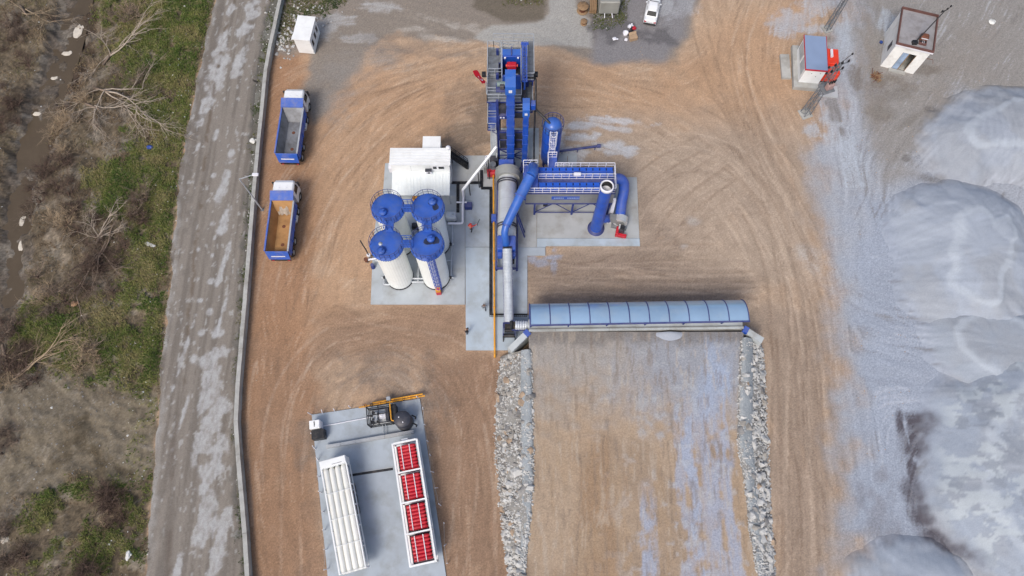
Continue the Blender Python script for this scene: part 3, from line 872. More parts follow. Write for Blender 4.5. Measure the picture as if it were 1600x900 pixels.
def rock_berm(label, inner, foot, grout, ymax, seed, pale=0.0):
    r = random.Random(seed)
    root = thing("rock_bank", label, "rock bank", (0, 0, 0), group="rock banks of the loading ramp")
    inn = sorted(edge_world(inner), key=lambda q: q[1]); ft = sorted([P(a, b) for a, b in foot], key=lambda q: q[1])
    Y = np.arange(-6, ymax+.4, 0.25)
    xi = np.interp(Y, [q[1] for q in inn], [q[0] for q in inn]); xf = np.interp(Y, [q[1] for q in ft], [q[0] for q in ft])
    n = 26
    t = np.linspace(-0.06, 1.05, n)
    BX = xi[:, None] + (xf-xi)[:, None]*t; BY = np.repeat(Y[:, None], n, 1)
    prof = np.interp(t, [-0.06, 0, 0.12, 0.3, 0.75, 1.0, 1.05], [0.90, 1.02, 1.08, 0.96, 0.42, 0.02, -0.15])
    zt = ramp_z(Y)
    b1 = fbm(BX, BY, 0.9, 5, seed); b2 = fbm(BX, BY, 0.3, 4, seed+5)
    BZ = zt[:, None]*prof + (b1-0.5)*0.5*np.clip(t*4, 0, 1)
    BC = np.zeros(BX.shape+(3,)); BC[:] = L3(126, 122, 118)
    mm = sstep(0.45, 0.6, b1)[..., None]; BC = BC*(1-mm) + L3(146, 144, 140)*mm
    inst("bank_core", grid_mesh("bank_core", BX, BY, BZ, BC, M_soil), root)
    # the smoother grout-covered band along the crest
    g0, g1 = grout
    tg = np.linspace(g0, g1, 9)
    HX = xi[:, None] + (xf-xi)[:, None]*tg; HY = np.repeat(Y[:, None], 9, 1)
    HZ = zt[:, None]*np.interp(tg, [-0.06, 0, 0.12, 0.3, 0.75, 1.0], [0.98, 1.06, 1.12, 1.02, 0.5, 0.05]) + (fbm(HX, HY, 1.4, 4, seed+9)-0.5)*0.35
    HZ[:, 0] -= 0.3; HZ[:, -1] -= 0.3
    HC = np.zeros(HX.shape+(3,)); HC[:] = L3(152, 158, 162)
    hh = fbm(HX, HY, 0.8, 4, seed+3)[..., None]; HC = HC*(0.82+0.36*hh)
    inst("grout_band", grid_mesh("grout_band", HX, HY, HZ, HC, M_soil), root)
    def zsurf(x, y):
        a = float(np.interp(y, Y, xi)); b = float(np.interp(y, Y, xf))
        tv = (x-a)/(b-a)
        return float(ramp_z(y)*np.interp(tv, [-0.06, 0, 0.12, 0.3, 0.75, 1.0, 1.05], [0.90, 1.02, 1.08, 0.96, 0.42, 0.02, -0.05]))
    placed = 0
    while placed < 290:
        y = r.uniform(-3.6, ymax); a = float(np.interp(y, Y, xi)); b = float(np.interp(y, Y, xf))
        tv = r.uniform(0.06, 1.0)
        if g0+0.08 < tv < g1-0.05 and r.random() > 0.25: continue
        s = r.choice((0.18, 0.22, 0.27, 0.32, 0.38, 0.5)) * (1.15 if y < 7 else 1.0) * r.uniform(.85, 1.1)
        x = a + (b-a)*tv
        o = inst("stone", rock_meshes[r.randrange(16) if not (r.random() < (pale if y > 7 else max(.6, pale))) else r.choice((1, 6, 10, 13))], root, (x, y, zsurf(x, y)+s*0.12), (r.uniform(-.5, .5), r.uniform(-.5, .5), r.uniform(0, 6.28)), (s, s, s*r.uniform(.7, 1)))
        placed += 1
    vs, fs = [], []
    for i in range(2600):
        y = r.uniform(-3.6, ymax); a = float(np.interp(y, Y, xi)); b = float(np.interp(y, Y, xf))
        tv = r.uniform(-0.02, 1.08); x = a+(b-a)*tv; s = r.uniform(0.05, 0.16); z = zsurf(x, y)
        q = [Vector((r.uniform(-1, 1), r.uniform(-1, 1), r.uniform(-.6, .9)))*s*0.4 for _ in range(6)]
        bs = len(vs)
        c = Vector((x, y, z+s*0.3))
        dirs = [(1,0,0),(0,1,0),(-1,0,0),(0,-1,0),(0,0,.8),(0,0,-.8)]
        vs += [tuple(c + Vector(d)*s + e) for d, e in zip(dirs, q)]
        fs += [(bs+i_, bs+j_, bs+4) for i_, j_ in ((0,1),(1,2),(2,3),(3,0))] + [(bs+j_, bs+i_, bs+5) for i_, j_ in ((0,1),(1,2),(2,3),(3,0))]
    m = MB(); m.v = vs; m.f = fs; m.sm = [False]*len(fs)
    o = m.build("small_stones", M_rocks[1], root); o["kind"] = "stuff"
    return root
rock_berm("bank of grey rubble stones along the ramp edge nearest the yellow pipe", IN_L, [(783,545),(778,600),(775,680),(780,760),(788,840),(795,900),(798,940)], (0.0, 0.36), 18.3, 11)
rock_berm("bank of pale rubble stones along the ramp edge facing the grey sand heaps", IN_R, [(1190,538),(1196,620),(1198,700),(1203,800),(1210,900),(1214,940)], (0.0, 0.5), 19.5, 12, .75)

# ------------------------------------------------------------------ sand stockpiles
def sand_pile(label, ridges, seed, pale=(176,182,190), blot=None, slope=0.62, rough=0.5, west=0.45):
    pts = [(P(a[0], a[1], a[2]) + (a[2],), P(b[0], b[1], b[2]) + (b[2],)) for a, b in ridges]
    xs = [q[0] for s in pts for q in s]; ys = [q[1] for s in pts for q in s]; hm = max(q[2] for s in pts for q in s)
    mg = hm/slope/west + 2.5
    X, Y = np.meshgrid(np.arange(min(xs)-mg, max(xs)+mg, 0.2), np.arange(min(ys)-mg, max(ys)+mg, 0.2))
    n1 = fbm(X, Y, 0.25, 5, seed); n2 = fbm(X, Y, 1.0, 4, seed+1)
    Z = np.full(X.shape, -9.0)
    wx = X + (n1-0.5)*2.2; wy = Y + (fbm(X, Y, 0.25, 5, seed+2)-0.5)*2.6
    for (x0, y0, z0), (x1, y1, z1) in pts:
        dx, dy = x1-x0, y1-y0
        t = np.clip(((wx-x0)*dx + (wy-y0)*dy)/(dx*dx+dy*dy+1e-6), 0, 1)
        ex = wx-x0-t*dx; ex = np.where(ex < 0, ex*west, ex)
        Z = np.maximum(Z, z0+(z1-z0)*t - (np.hypot(slope*np.hypot(ex, wy-y0-t*dy), .9)-.9))
    g = random.Random(seed)
    for q in range(3 if hm > 1.4 else 0):
        (x0, y0, z0), (x1, y1, z1) = g.choice(pts); t = g.random(); h = g.uniform(.5, .95)*(z0+(z1-z0)*t)
        cx, cy = x0+(x1-x0)*t+g.gauss(0, 2.0), y0+(y1-y0)*t+g.gauss(0, 2.0)
        Z = np.maximum(Z, np.minimum(h+.15*(n1-.5), h+.5-.58*np.hypot(wx-cx, wy-cy)))
    top = hm*.74+(fbm(X, Y, .12, 3, seed+4)-.5)*1.1
    if hm > 1.4: Z = np.where(Z > top-.25, top-.25+.5*(1-np.exp(-np.clip(Z-top+.25, 0, 9)/.5)), Z)
    ang = np.arctan2(Y-np.mean(ys), X-np.mean(xs))
    Z += (fbm(ang*9, X*0.12, 1.0, 3, seed+7)-0.5)*0.10*np.clip(Z, 0, 1.0) + (n2-0.5)*0.12*rough
    Z = np.maximum(Z, -0.35)
    Z += np.clip(0.25-np.abs(Z), 0, 1)*0.1
    C = np.zeros(X.shape+(3,)); C[:] = L3(*pale)
    mm = sstep(0.42, 0.62, n1)[..., None]; C = C*(1-mm*0.6) + L3(154, 158, 164)*mm*0.6
    rill = fbm(ang*14, X*0.15, 1.0, 4, seed+8)
    C *= (0.975 + 0.05*rill)[..., None]
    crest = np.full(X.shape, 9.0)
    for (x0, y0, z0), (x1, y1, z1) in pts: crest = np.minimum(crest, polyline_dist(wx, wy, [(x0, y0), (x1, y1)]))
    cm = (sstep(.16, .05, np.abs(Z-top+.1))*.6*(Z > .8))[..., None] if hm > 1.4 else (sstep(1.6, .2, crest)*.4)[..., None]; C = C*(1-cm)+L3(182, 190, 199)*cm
    gu = (X-fx[0])/CELL; gv = (Y-fy[0])/CELL
    gs = np.stack([bilin(GC[..., k], gu, gv) for k in range(3)], -1)
    bl = sstep(.7, .05, Z + (n2-.5)*.5)[..., None]; C = C*(1-bl)+gs*bl
    C *= (1+.045*bilin(TR, gu, gv))[..., None]
    if blot:
        for col, lo, sc_, sd in blot:
            q = sstep(lo, lo+0.05, fbm(X+1.5*n2, Y*1.4, sc_, 6, seed+sd, 0.66))[..., None]
            q = q*sstep(.3, 1.0, Z)[..., None]
            C = C*(1-q*0.7) + L3(*col)*q*0.7
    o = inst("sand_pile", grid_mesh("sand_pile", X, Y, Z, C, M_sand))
    return tag(o, label, "sand pile", "grey sand stockpiles")
sand_pile("grey sand heap nearest the white hut", [((1550,205,2.3),(1620,190,2.6))], 201, (156,163,174), None, .5, .4, .8)
sand_pile("large pale sand heap in the middle of the right edge", [((1525,345,2.6),(1550,385,2.9)), ((1550,385,2.9),(1545,430,2.6))], 202, (160,168,180), None, .5, .4, .75)
sand_pile("low sand heap below the large one at the right edge", [((1550,530,1.7),(1595,545,1.9))], 203, (154,162,173), None, .45, .4, .8)
sand_pile("broad sand heap mottled with white powder beside the dark wet patch", [((1590,680,2.3),(1640,640,2.6)), ((1590,680,2.3),(1610,770,2.6)), ((1610,770,2.6),(1650,810,2.6))], 204, (154,163,176), [((182,190,195), 0.53, 0.4, 30), ((140,147,157), 0.56, 0.5, 40)], 0.42, .6, .85)
sand_pile("small rounded sand heap cut by the bottom edge of the photo", [((1452,905,1.3),(1470,915,1.3))], 205, (158,167,180), None, 0.55, .2)
hp = W(1046, 521, 2.8)
X, Y = np.meshgrid(np.arange(-2.6, 2.61, .1), np.arange(-1.3, .26, .1))
Z = 2.70 + .5*np.exp(-(X/1.25)**2-((Y-.1)/.55)**2) - .25*np.hypot(X/2.4, Y/1.2)**4 + .05*(fbm(X, Y, 2, 4, 3)-.5)
Cc = np.zeros(X.shape+(3,)); Cc[:] = L3(160, 166, 178)
o = inst("sand_pile", grid_mesh("sand_pile", X+hp.x, Y+hp.y-.12, Z, Cc, M_sand))
tag(o, "little sand heap spilt against the ramp wall under the blue canopy", "sand pile", "grey sand stockpiles")

# ------------------------------------------------------------------ ramp head wall with wing walls
A = W(826, 518, 3.05); B = W(1162, 513.5, 3.05)
rzw = math.atan2(B.y-A.y, B.x-A.x); Lw = math.hypot(B.x-A.x, B.y-A.y)
rw = thing("retaining_wall", "pale concrete retaining wall with splayed wing walls at the head of the ramp", "wall", (A.x, A.y, 0), rzw)
n = 8
for i in range(n):
    MB().box(Lw*i/n+0.01, Lw*(i+1)/n-0.01, 0.0, 0.3, 0, 3.05).build("wall_panel", M_conc2, rw)
m = MB(); m.box(0, Lw, 0.303, 1.35, 2.55, 2.90); m.build("sill", SL[4], rw)
for i in range(n): MB().box(Lw*i/n+.015, Lw*(i+1)/n-.015, -.02, .2, 3.052, 3.12).build("coping", SL[4], rw)
for s, tip in ((0, W(797, 546, 2.6)), (1, W(1192, 532, 2.7))):
    base = Vector((A.x, A.y, 0)) if s == 0 else Vector((B.x, B.y, 0))
    d = Vector((tip.x-base.x, tip.y-base.y, 0)); l = d.length; d.normalize(); nn = Vector((-d.y, d.x, 0))
    wv = [base+nn*0.32, base-nn*0.32, base+d*l-nn*0.32, base+d*l+nn*0.32]
    mi = Matrix.Rotation(-rzw, 4, 'Z') @ Matrix.Translation((-A.x, -A.y, 0))
    zs = (3.1, 3.1, tip.z, tip.z)
    lo = [mi @ Vector((q.x, q.y, -0.1)) for q in wv]; hi = [mi @ Vector((q.x, q.y, z)) for q, z in zip(wv, zs)]
    MB().add(lo+hi, [(0,1,2,3)[::-1], (4,5,6,7), (0,1,5,4), (1,2,6,5), (2,3,7,6), (3,0,4,7)]).build("wing_wall", SL[4], rw)
    e0 = base + d*(-0.02); e1 = base + d*0.5
    pv = [e0+nn*0.34, e0-nn*0.34, e1-nn*0.34, e1+nn*0.34]
    pv = [mi @ Vector((q.x, q.y, 0)) for q in pv]
    MB().prism([(q.x, q.y) for q in pv], 2.7, 3.14).build("bumper_cap", M_blue, rw)

# ------------------------------------------------------------------ aggregate bins under the cover
bmesh_bins = None
mi_o = Vector((A.x, A.y, 0)); ax = Vector((math.cos(rzw), math.sin(rzw), 0)); ay = Vector((-ax.y, ax.x, 0))
BINLBL = ["blue aggregate feed bin under the canopy end nearest the conveyor", "blue aggregate feed bin second from the conveyor under the canopy", "blue aggregate feed bin in the middle under the canopy", "blue aggregate feed bin second from the far canopy end", "blue aggregate feed bin under the canopy end nearest the sand heaps"]
for i in range(5):
    c = mi_o + ax*(Lw*(i+0.5)/5) + ay*2.06
    b = thing("feed_bin", BINLBL[i], "bin", (c.x, c.y, 0), rzw, "aggregate feed bins under the canopy")
    hw = Lw/10-0.12
    top = [(-hw, -.66, 3.2), (hw, -.66, 3.2), (hw, .66, 3.2), (-hw, .66, 3.2)]; lo = [(-0.8, -0.4, 1.3), (0.8, -0.4, 1.3), (0.8, 0.4, 1.3), (-0.8, 0.4, 1.3)]
    m = MB(); m.add(lo+top, [(0,1,5,4), (1,2,6,5), (2,3,7,6), (3,0,4,7)]); m.build("hopper", M_blue, b)
    m = MB(); m.add([(x, y, z) for x, y, z in [(-hw*.95,-.6,3.0),(hw*.95,-.6,3.0),(hw*.95,.6,3.0),(-hw*.95,.6,3.0)]], [(0,1,2,3)]); m.build("sand_fill", pm("bin_sand%d" % i, lin(150,148,145), .95), b)
    m = MB()
    for x in (-hw, hw): m.bar((x, -.66, 3.2), (x, .66, 3.2), 0.12)
    for y in (-.66, .66): m.bar((-hw, y, 3.2), (hw, y, 3.2), 0.12)
    m.build("rim", M_navy, b)
    for x in (-hw+.1, hw-.1):
        for y in (-.6, .6): MB().bar((x, y, 0.0), (x, y, 3.15), 0.16).build("leg", M_navy, b)

# ------------------------------------------------------------------ curved canopy
A = W(829, 508, 5.6); B = W(1171, 501.5, 5.6)
rzc = math.atan2(B.y-A.y, B.x-A.x); Lc = math.hypot(B.x-A.x, B.y-A.y)
M_cover = pm("blue_tinted_sheet", lin(166, 196, 224), 0.16, 0.35, 0.10, 0.4, lin(186, 204, 218), 0.6, 0.5)
cov = thing("bin_canopy", "long curved canopy of glossy pale blue sheets over the feed bins", "canopy", (A.x, A.y, 0), rzc)
prof = catmull([(0, 5.58), (0.7, 5.62), (1.4, 5.52), (2.0, 5.18), (2.45, 4.7), (2.72, 4.15), (2.82, 3.55)], 4)
npan = 11
for i in range(npan):
    x0 = Lc*i/npan + 0.03; x1 = Lc*(i+1)/npan - 0.03
    m = MB()
    vs = [(x0, y, z) for y, z in prof] + [(x1, y, z) for y, z in prof]; k = len(prof)
    m.add(vs, [(j, j+k, j+k+1, j+1)[::-1] for j in range(k-1)], True)
    vs = [(x, y, z-0.03) for x, y, z in vs]
    m.add(vs, [(j, j+k, j+k+1, j+1) for j in range(k-1)], True)
    m.build("canopy_panel", M_cover, cov)
for i in range(npan+1):
    x = Lc*i/npan
    MB().tube([(x, y, z+0.01) for y, z in prof], 0.055, 6).build("rib", M_navy, cov)
MB().bar((-.05, -.02, 5.56), (Lc+.05, -.02, 5.56), 0.14).build("edge_beam", M_navy, cov)
MB().bar((-.05, 2.84, 3.5), (Lc+.05, 2.84, 3.5), 0.14).build("edge_beam", M_navy, cov)
for i in range(0, npan+1, 2):
    x = min(max(Lc*i/npan, 0.1), Lc-0.1)
    MB().bar((x, 0.62, 2.88), (x, 0.3, 5.58), 0.12).build("column", M_navy, cov)
    MB().bar((x, 2.84, 0.0), (x, 2.84, 3.45), 0.14).build("column", M_navy, cov)
m = MB(); m.add([(-.02, 0.3, 3.4), (-.02, 2.75, 3.4)] + [(-.02, y, z-.05) for y, z in prof[::-1]], [tuple(range(len(prof)+2))]); m.build("end_panel", M_blue, cov)

# ------------------------------------------------------------------ conveyors
def ribbed(m, a, b, r, n, up=1.0):
    """corrugated half-round hood from a to b"""
    a = Vector(a); b = Vector(b); d = (b-a).normalized(); x = d.cross(Vector((0, 0, 1))).normalized(); y = x.cross(d).normalized()
    rings = []
    for i in range(n+1):
        rr = r*(1.0 if i % 2 else 0.9)
        p = a + (b-a)*(i/n)
        rings.append([p + x*(rr*math.cos(t)) + y*(rr*up*math.sin(t)) for t in [math.pi*k/8 for k in range(9)]])
    vs = [q for g in rings for q in g]; fs = []
    for i in range(n):
        for k in range(8): fs.append((i*9+k, i*9+k+1, (i+1)*9+k+1, (i+1)*9+k))
    m.add(vs, fs)
    return m
def conveyor(name, label, a, b, w, hood_a, hood_b, nr, legs, grp=None):
    a = Vector(a); b = Vector(b); o = thing(name, label, "conveyor", (a.x, a.y, 0))
    A0 = Vector((0, 0, a.z)); B0 = Vector((b.x-a.x, b.y-a.y, b.z)); d = (B0-A0).normalized(); s = d.cross(Vector((0, 0, 1))).normalized()
    for k in (-1, 1):
        MB().bar(A0+s*(k*w/2), B0+s*(k*w/2), 0.08, 0.28).build("side_frame", M_navy, o)
    m = MB(); m.bar(A0+Vector((0,0,.08)), B0+Vector((0,0,.08)), w*0.92, 0.03); m.build("belt", M_rubber, o)
    m = MB(); ribbed(m, A0.lerp(B0, hood_a)+Vector((0,0,.12)), A0.lerp(B0, hood_b)+Vector((0,0,.12)), w*0.54, nr); m.build("hood", M_galv, o)
    for p in (A0, B0):
        MB().cyl(p-s*(w*.5), p+s*(w*.5), 0.2, n=12).build("drum_pulley", M_black, o)
    for t in legs:
        p = A0.lerp(B0, t)
        for k in (-1, 1): MB().bar((p.x+s.x*k*w*.5, p.y+s.y*k*w*.5, 0.13), (p.x+s.x*k*w*.5, p.y+s.y*k*w*.5, p.z-.1), 0.09).build("leg", M_navy, o)
    return o
ca = W(795.5, 516, 1.1); cb = W(792.5, 388, 3.9)
conveyor("inclined_conveyor", "inclined conveyor with ribbed silver hood feeding the dryer drum", ca, cb, 0.95, 0.10, 0.99, 100, (0.3, 0.55, 0.8))
tb = thing("conveyor_tail_box", "dark blue tail box where the two conveyors meet", "conveyor box", (ca.x, ca.y-0.05, 0))
m = MB()
for s in (-1, 1): m.box(s*.62-.04, s*.62+.04, -0.55, 0.75, 0.5, 1.7)
m.box(-.58, .58, .67, .75, .5, 1.65); m.build("side_plate", M_navy, tb)
for s in (-1, 1):
    MB().bar((s*.62, -.9, 0.16), (s*.62, -.45, 1.1), 0.1).build("leg", M_black, tb)
    MB().bar((s*.62, .6, 0.16), (s*.62, .6, .55), 0.1).build("leg", M_black, tb)
MB().cyl((-.58, -.5, 1.0), (.58, -.5, 1.0), .22).build("pulley", M_black, tb)
q0 = W(1150, 500, 0.8); q1 = W(798, 509, 1.9)
conveyor("collecting_conveyor", "short ribbed silver conveyor running out from under the canopy", (q0.x, q1.y+.2, .75), (q1.x+.1, q1.y, 1.95), 0.95, 0.90, 0.985, 16, (0.2, 0.5, 0.8))

# ------------------------------------------------------------------ shared plant pieces
def rail(parent, pts, h=1.1, step=1.1, mat=None, r=0.026, name="guard_rail", toe=True):
    """posts, top rail, mid rail and toe board along a polyline"""
    m = MB(); pts = [Vector(p) for p in pts]
    for a, b in zip(pts[:-1], pts[1:]):
        L = (b-a).length; n = max(1, round(L/step))
        for i in range(n+1):
            p = a.lerp(b, i/n); m.bar(p, p+Vector((0, 0, h)), 2*r)
        m.bar(a+Vector((0, 0, h)), b+Vector((0, 0, h)), 2.4*r)
        m.bar(a+Vector((0, 0, h*.55)), b+Vector((0, 0, h*.55)), 1.6*r)
        if toe: m.bar(a+Vector((0, 0, .07)), b+Vector((0, 0, .07)), 0.012, 0.12)
    return m.build(name, mat or M_railgrey, parent)

def deck(parent, x0, x1, y0, y1, z, mat=None, step=1.0):
    n = max(1, round((y1-y0)/step))
    for i in range(n):
        a = y0+(y1-y0)*i/n+0.012; b = y0+(y1-y0)*(i+1)/n-0.012
        MB().box(x0, x1, a, b, z-0.05, z).build("deck_plate", mat or M_grate, parent)
    m = MB()
    for x in (x0, x1): m.bar((x, y0, z-.14), (x, y1, z-.14), .1, .16)
    for y in (y0, y1): m.bar((x0, y, z-.14), (x1, y, z-.14), .1, .16)
    m.build("deck_frame", M_navy, parent)

def ladder(parent, base, top, out, w=0.45, mat=None, cage=True):
    a = Vector(base); b = Vector(top); o = Vector(out).normalized(); s = Vector((0, 0, 1)).cross(o).normalized()
    m = MB()
    for k in (-1, 1): m.bar(a+s*(k*w/2), b+s*(k*w/2), .06)
    L = (b-a).length; n = int(L/0.32)
    for i in range(n):
        p = a.lerp(b, (i+.5)/n); m.bar(p-s*(w/2), p+s*(w/2), .035)
    m.build("ladder", mat, parent)
    if cage:
        m = MB(); n = max(2, int((L-2)/0.9))
        def hoop(p): return [p + s*(math.cos(t)*.38) + o*(.08+math.sin(t)*.6) for t in [math.pi*i/6 for i in range(7)]]
        hs = [hoop(a.lerp(b, 2/L + (1-2/L)*i/n)) for i in range(n+1)]
        for h in hs:
            for p, q in zip(h[:-1], h[1:]): m.bar(p, q, .05, .03)
        for j in range(0, 7):
            m.bar(hs[0][j], hs[-1][j], .04, .03)
        m.build("ladder_cage", mat, parent)

# ------------------------------------------------------------------ four tanks
TANK = [(-12.2, 27.4), (-8.25, 27.4), (-12.3, 31.35), (-8.35, 31.35)]
TL = ["white tank with clean blue lid and pale spot, front row at the yard end",
      "white tank with bitumen-stained blue lid and caged ladder, front row by the walkway",
      "white tank with clean blue lid, back row on the dirt side of the cabin wall",
      "white tank with bitumen-stained blue lid, back row next to the small grey tank"]
M_tankw = pm("white_trapezoid_sheet", lin(244, 248, 246), 0.42, 0.0, 0.02, 0.8, lin(218, 220, 212), 0.4, 0.5)
for i, (tx_, ty_) in enumerate(TANK):
    t = thing("storage_tank", TL[i], "tank", (tx_, ty_, 0), 0, "white storage tanks with blue lids")
    m = MB(); n = 132
    vs = []
    zs = [0.35, 3.2, 6.1, 8.9]
    for z in zs:
        for k in range(n):
            rr = 1.45 if (k//2) % 2 else 1.438
            a = 2*math.pi*k/n; vs.append((rr*math.cos(a), rr*math.sin(a), z))
    m.add(vs, [(j*n+k, j*n+(k+1) % n, (j+1)*n+(k+1) % n, (j+1)*n+k) for j in range(3) for k in range(n)])
    m.build("shell", M_tankw, t)
    MB().lathe([(1.5, 0.13), (1.5, 0.36), (1.3, 0.36)], 40).build("base_ring", M_black, t)
    for j in range(4):
        a = j*math.pi/2+.4; MB().bar((1.35*math.cos(a), 1.35*math.sin(a), .13), (1.35*math.cos(a), 1.35*math.sin(a), .4), .2).build("foot", M_black, t)
    lid = MB().lathe([(1.56, 8.84), (1.68, 8.86), (1.68, 8.96), (1.62, 9.0), (0.8, 9.035), (0.001, 9.05)], 44).build("lid", M_tankblue, t)
    m = MB()
    for k in range(44):
        a = 2*math.pi*k/44; m.bar((1.65*math.cos(a), 1.65*math.sin(a), 8.80), (1.65*math.cos(a), 1.65*math.sin(a), 8.97), .06, .1)
    m.build("rim_bracket", M_tankblue, lid)
    hx, hy = [(-.45, -.75), (.35, .55), (-.45, -.55), (.45, .6)][i]
    MB().lathe([(.36, 0), (.36, .28), (.40, .28), (.40, .36), (.2, .42), (.001, .44)], 18, (hx, hy, 9.02)).build("manhole", M_tankblue, lid)
    MB().cyl((hx+.1, hy, 9.5), (hx+.1, hy, 9.75), .07).build("vent", M_tankblue, lid)
    if i in (1, 3):
        r = random.Random(40+i); pts = []
        cx_, cy_ = hx*.9, hy*.8
        for k in range(22):
            a = 2*math.pi*k/22; q = (.55+.25*math.sin(a*2+i)+r.uniform(-.08, .08))
            x = cx_+q*math.cos(a)*(.8 if i == 3 else 1.0)+(0.12); y = cy_+q*math.sin(a)-(.1 if math.cos(a) > 0 else 0)
            l = math.hypot(x, y)
            if l > 1.42: x, y = x*1.42/l, y*1.42/l
            l = math.hypot(x, y); pts.append((x, y, np.interp(l, [0, .8, 1.62], [9.05, 9.035, 9.0])+.012))
        l0 = math.hypot(cx_, cy_)
        m = MB(); m.add(pts+[(cx_, cy_, np.interp(l0, [0, .8, 1.62], [9.05, 9.035, 9.0])+.014)], [(k, (k+1) % 22, 22) for k in range(22)]); m.build("bitumen_stain", M_pitch, lid)
    if i == 0:
        MB().lathe([(.2, 0), (.2, .01), (.001, .012)], 14, (-.62, .1, 9.045)).build("pale_patch", M_railgrey, lid)
    rp_ = [(1.6*math.cos(a), 1.6*math.sin(a), 8.98) for a in [2*math.pi*k/20 for k in range(21)]]
    rail(t, rp_, 1.05, 0.6, M_navy, .016, toe=False)
    if i == 1:
        ladder(t, (.42, -1.62, .3), (.42, -1.62, 9.9), (.25, -1, 0), .5, M_blue)
    sd_x = 1 if i in (1, 3) else -1
    MB().cyl((sd_x*1.4, -.3, .8), (sd_x*1.95, -.3, .8), .09).build("outlet_pipe", M_railgrey, t)
    MB().cyl((sd_x*1.62, -.3, .68), (sd_x*1.62, -.3, .98), .13).build("valve", M_black, t)
def catwalk(label, a, b):
    a = Vector(a); b = Vector(b); d = (b-a).normalized(); s = Vector((-d.y, d.x, 0))
    o = thing("tank_walkway", label, "walkway", ((a+b)/2).to_tuple()[:2]+(9.0,), math.atan2(d.y, d.x), "blue walkways linking the tank tops")
    L = (b-a).length/2
    MB().box(-L, L, -.42, .42, 0.02, .08).build("deck_plate", M_tankblue, o)
    for k in (-1, 1): rail(o, [(-L+.1, k*.42, .05), (L-.1, k*.42, .05)], 1.0, .55, M_tankblue, .022, toe=False)
G = 1.36
catwalk("blue walkway between the two front-row tank lids", (TANK[0][0]+G, TANK[0][1]+.1, 0), (TANK[1][0]-G, TANK[1][1]+.1, 0))
catwalk("blue walkway between the two back-row tank lids", (TANK[2][0]+G, TANK[2][1], 0), (TANK[3][0]-G, TANK[3][1], 0))
catwalk("blue walkway between the two clean tank lids", (TANK[0][0]+.15, TANK[0][1]+G, 0), (TANK[2][0]+.25, TANK[2][1]-G, 0))
catwalk("blue walkway between the two stained tank lids", (TANK[1][0]-.05, TANK[1][1]+G, 0), (TANK[3][0]+.05, TANK[3][1]-G, 0))

# small things round the tanks
o = thing("fire_box", "small orange and red box at the foot of the caged ladder", "fire box", W(686, 458, .14), .1)
MB().bbox(-.28, .28, -.22, .22, 0, .75).build("lower_box", M_red, o)
MB().bbox(-.26, .26, -.20, .24, .752, 1.35).build("upper_box", M_yellow, o)
MB().cyl((0, -.05, 1.36), (0, -.05, 1.44), .12).build("cap", M_orange, o)

o = thing("tank_pipework", "grey insulated pipe loop along the tanks with branches to each outlet", "pipe", (0, 0, 0))
z = .55
def pipe(parent, pts, r, mat, n=8, name="pipe"):
    q = [Vector(p) for p in pts]
    out = [q[0]]
    for i in range(1, len(q)-1):
        a = (q[i-1]-q[i]).normalized(); b = (q[i+1]-q[i]).normalized(); f = min(.25, (q[i]-q[i-1]).length*.4, (q[i+1]-q[i]).length*.4)
        for t in (0, .33, .66, 1): out.append((q[i]+a*f*(1-t)**1.0).lerp(q[i]+b*f*t, t) if 0 < t < 1 else (q[i]+a*f if t == 0 else q[i]+b*f))
    out.append(q[-1])
    return MB().tube(out, r, n).build(name, mat, parent)
pr = W(707.5, 348, z).x; py0 = W(707, 438, z).y; py1 = W(707, 349, z).y
pipe(o, [(pr, py0, z), (pr, py1, z)], .1, M_railgrey)
pipe(o, [(-15, 29.2, z), (-13.9, 29.2, z), (-13.9, 26.4, z), (-13.2, 26.4, z)], .1, M_railgrey)
for y in (27.1, 31.05): pipe(o, [(pr, y, z), (-6.5, y, .8)], .09, M_railgrey)
for y in (26.7, 27.1): pipe(o, [(-10.85, y, z), (-9.55, y, z)], .11, M_railgrey)
pipe(o, [(-10.2, 26.7, z), (-10.2, 33.3, z)], .1, M_railgrey)
pipe(o, [(pr, 29.2, z), (-10.2, 29.2, z)], .09, M_railgrey)
for x, y in ((pr, 27.1), (pr, 31.05), (-10.2, 28), (-10.2, 31.5), (-13.9, 28), (pr, 29.2)): MB().bar((x, y, .13), (x, y, z), .1).build("support", M_grate, o)
o = thing("valve_set", "white and black valve assembly at the dirt side of the front-row tank", "valve", W(578, 406, .1))
pipe(o, [(.9, .2, .8), (0, .2, .8), (0, .2, 2.4), (-.5, .9, 3.2)], .07, M_black)
pipe(o, [(-.2, -.3, .7), (.9, -.1, .7)], .12, M_rail)
MB().cyl((0, .2, .7), (0, .2, 1.0), .2).build("valve_body", M_rail, o)
MB().cyl((-.25, -.3, .5), (-.25, -.3, 1.0), .22).build("valve_body", M_rust, o)
MB().cyl((.45, -.9, 0), (.45, -.9, .8), .26, .2).build("motor", M_navy, o)
MB().bar((0, .2, 0), (0, .2, .7), .12).build("support", M_grate, o)
MB().bar((-.25, -.3, 0), (-.25, -.3, .5), .12).build("support", M_grate, o)

o = thing("heating_oil_tank", "small pale grey horizontal tank beside the back-row stained tank", "tank", W(706, 343, .14))
MB().bbox(-.6, .6, -.45, .45, .5, 1.35, .16).build("shell", M_alu, o)
MB().box(-.55, -.4, -.4, .4, 0, .5).build("saddle", M_grate, o); MB().box(.4, .55, -.4, .4, 0, .5).build("saddle", M_grate, o)
MB().cyl((.2, 0, 1.35), (.2, 0, 1.55), .1).build("filler_cap", M_railgrey, o)

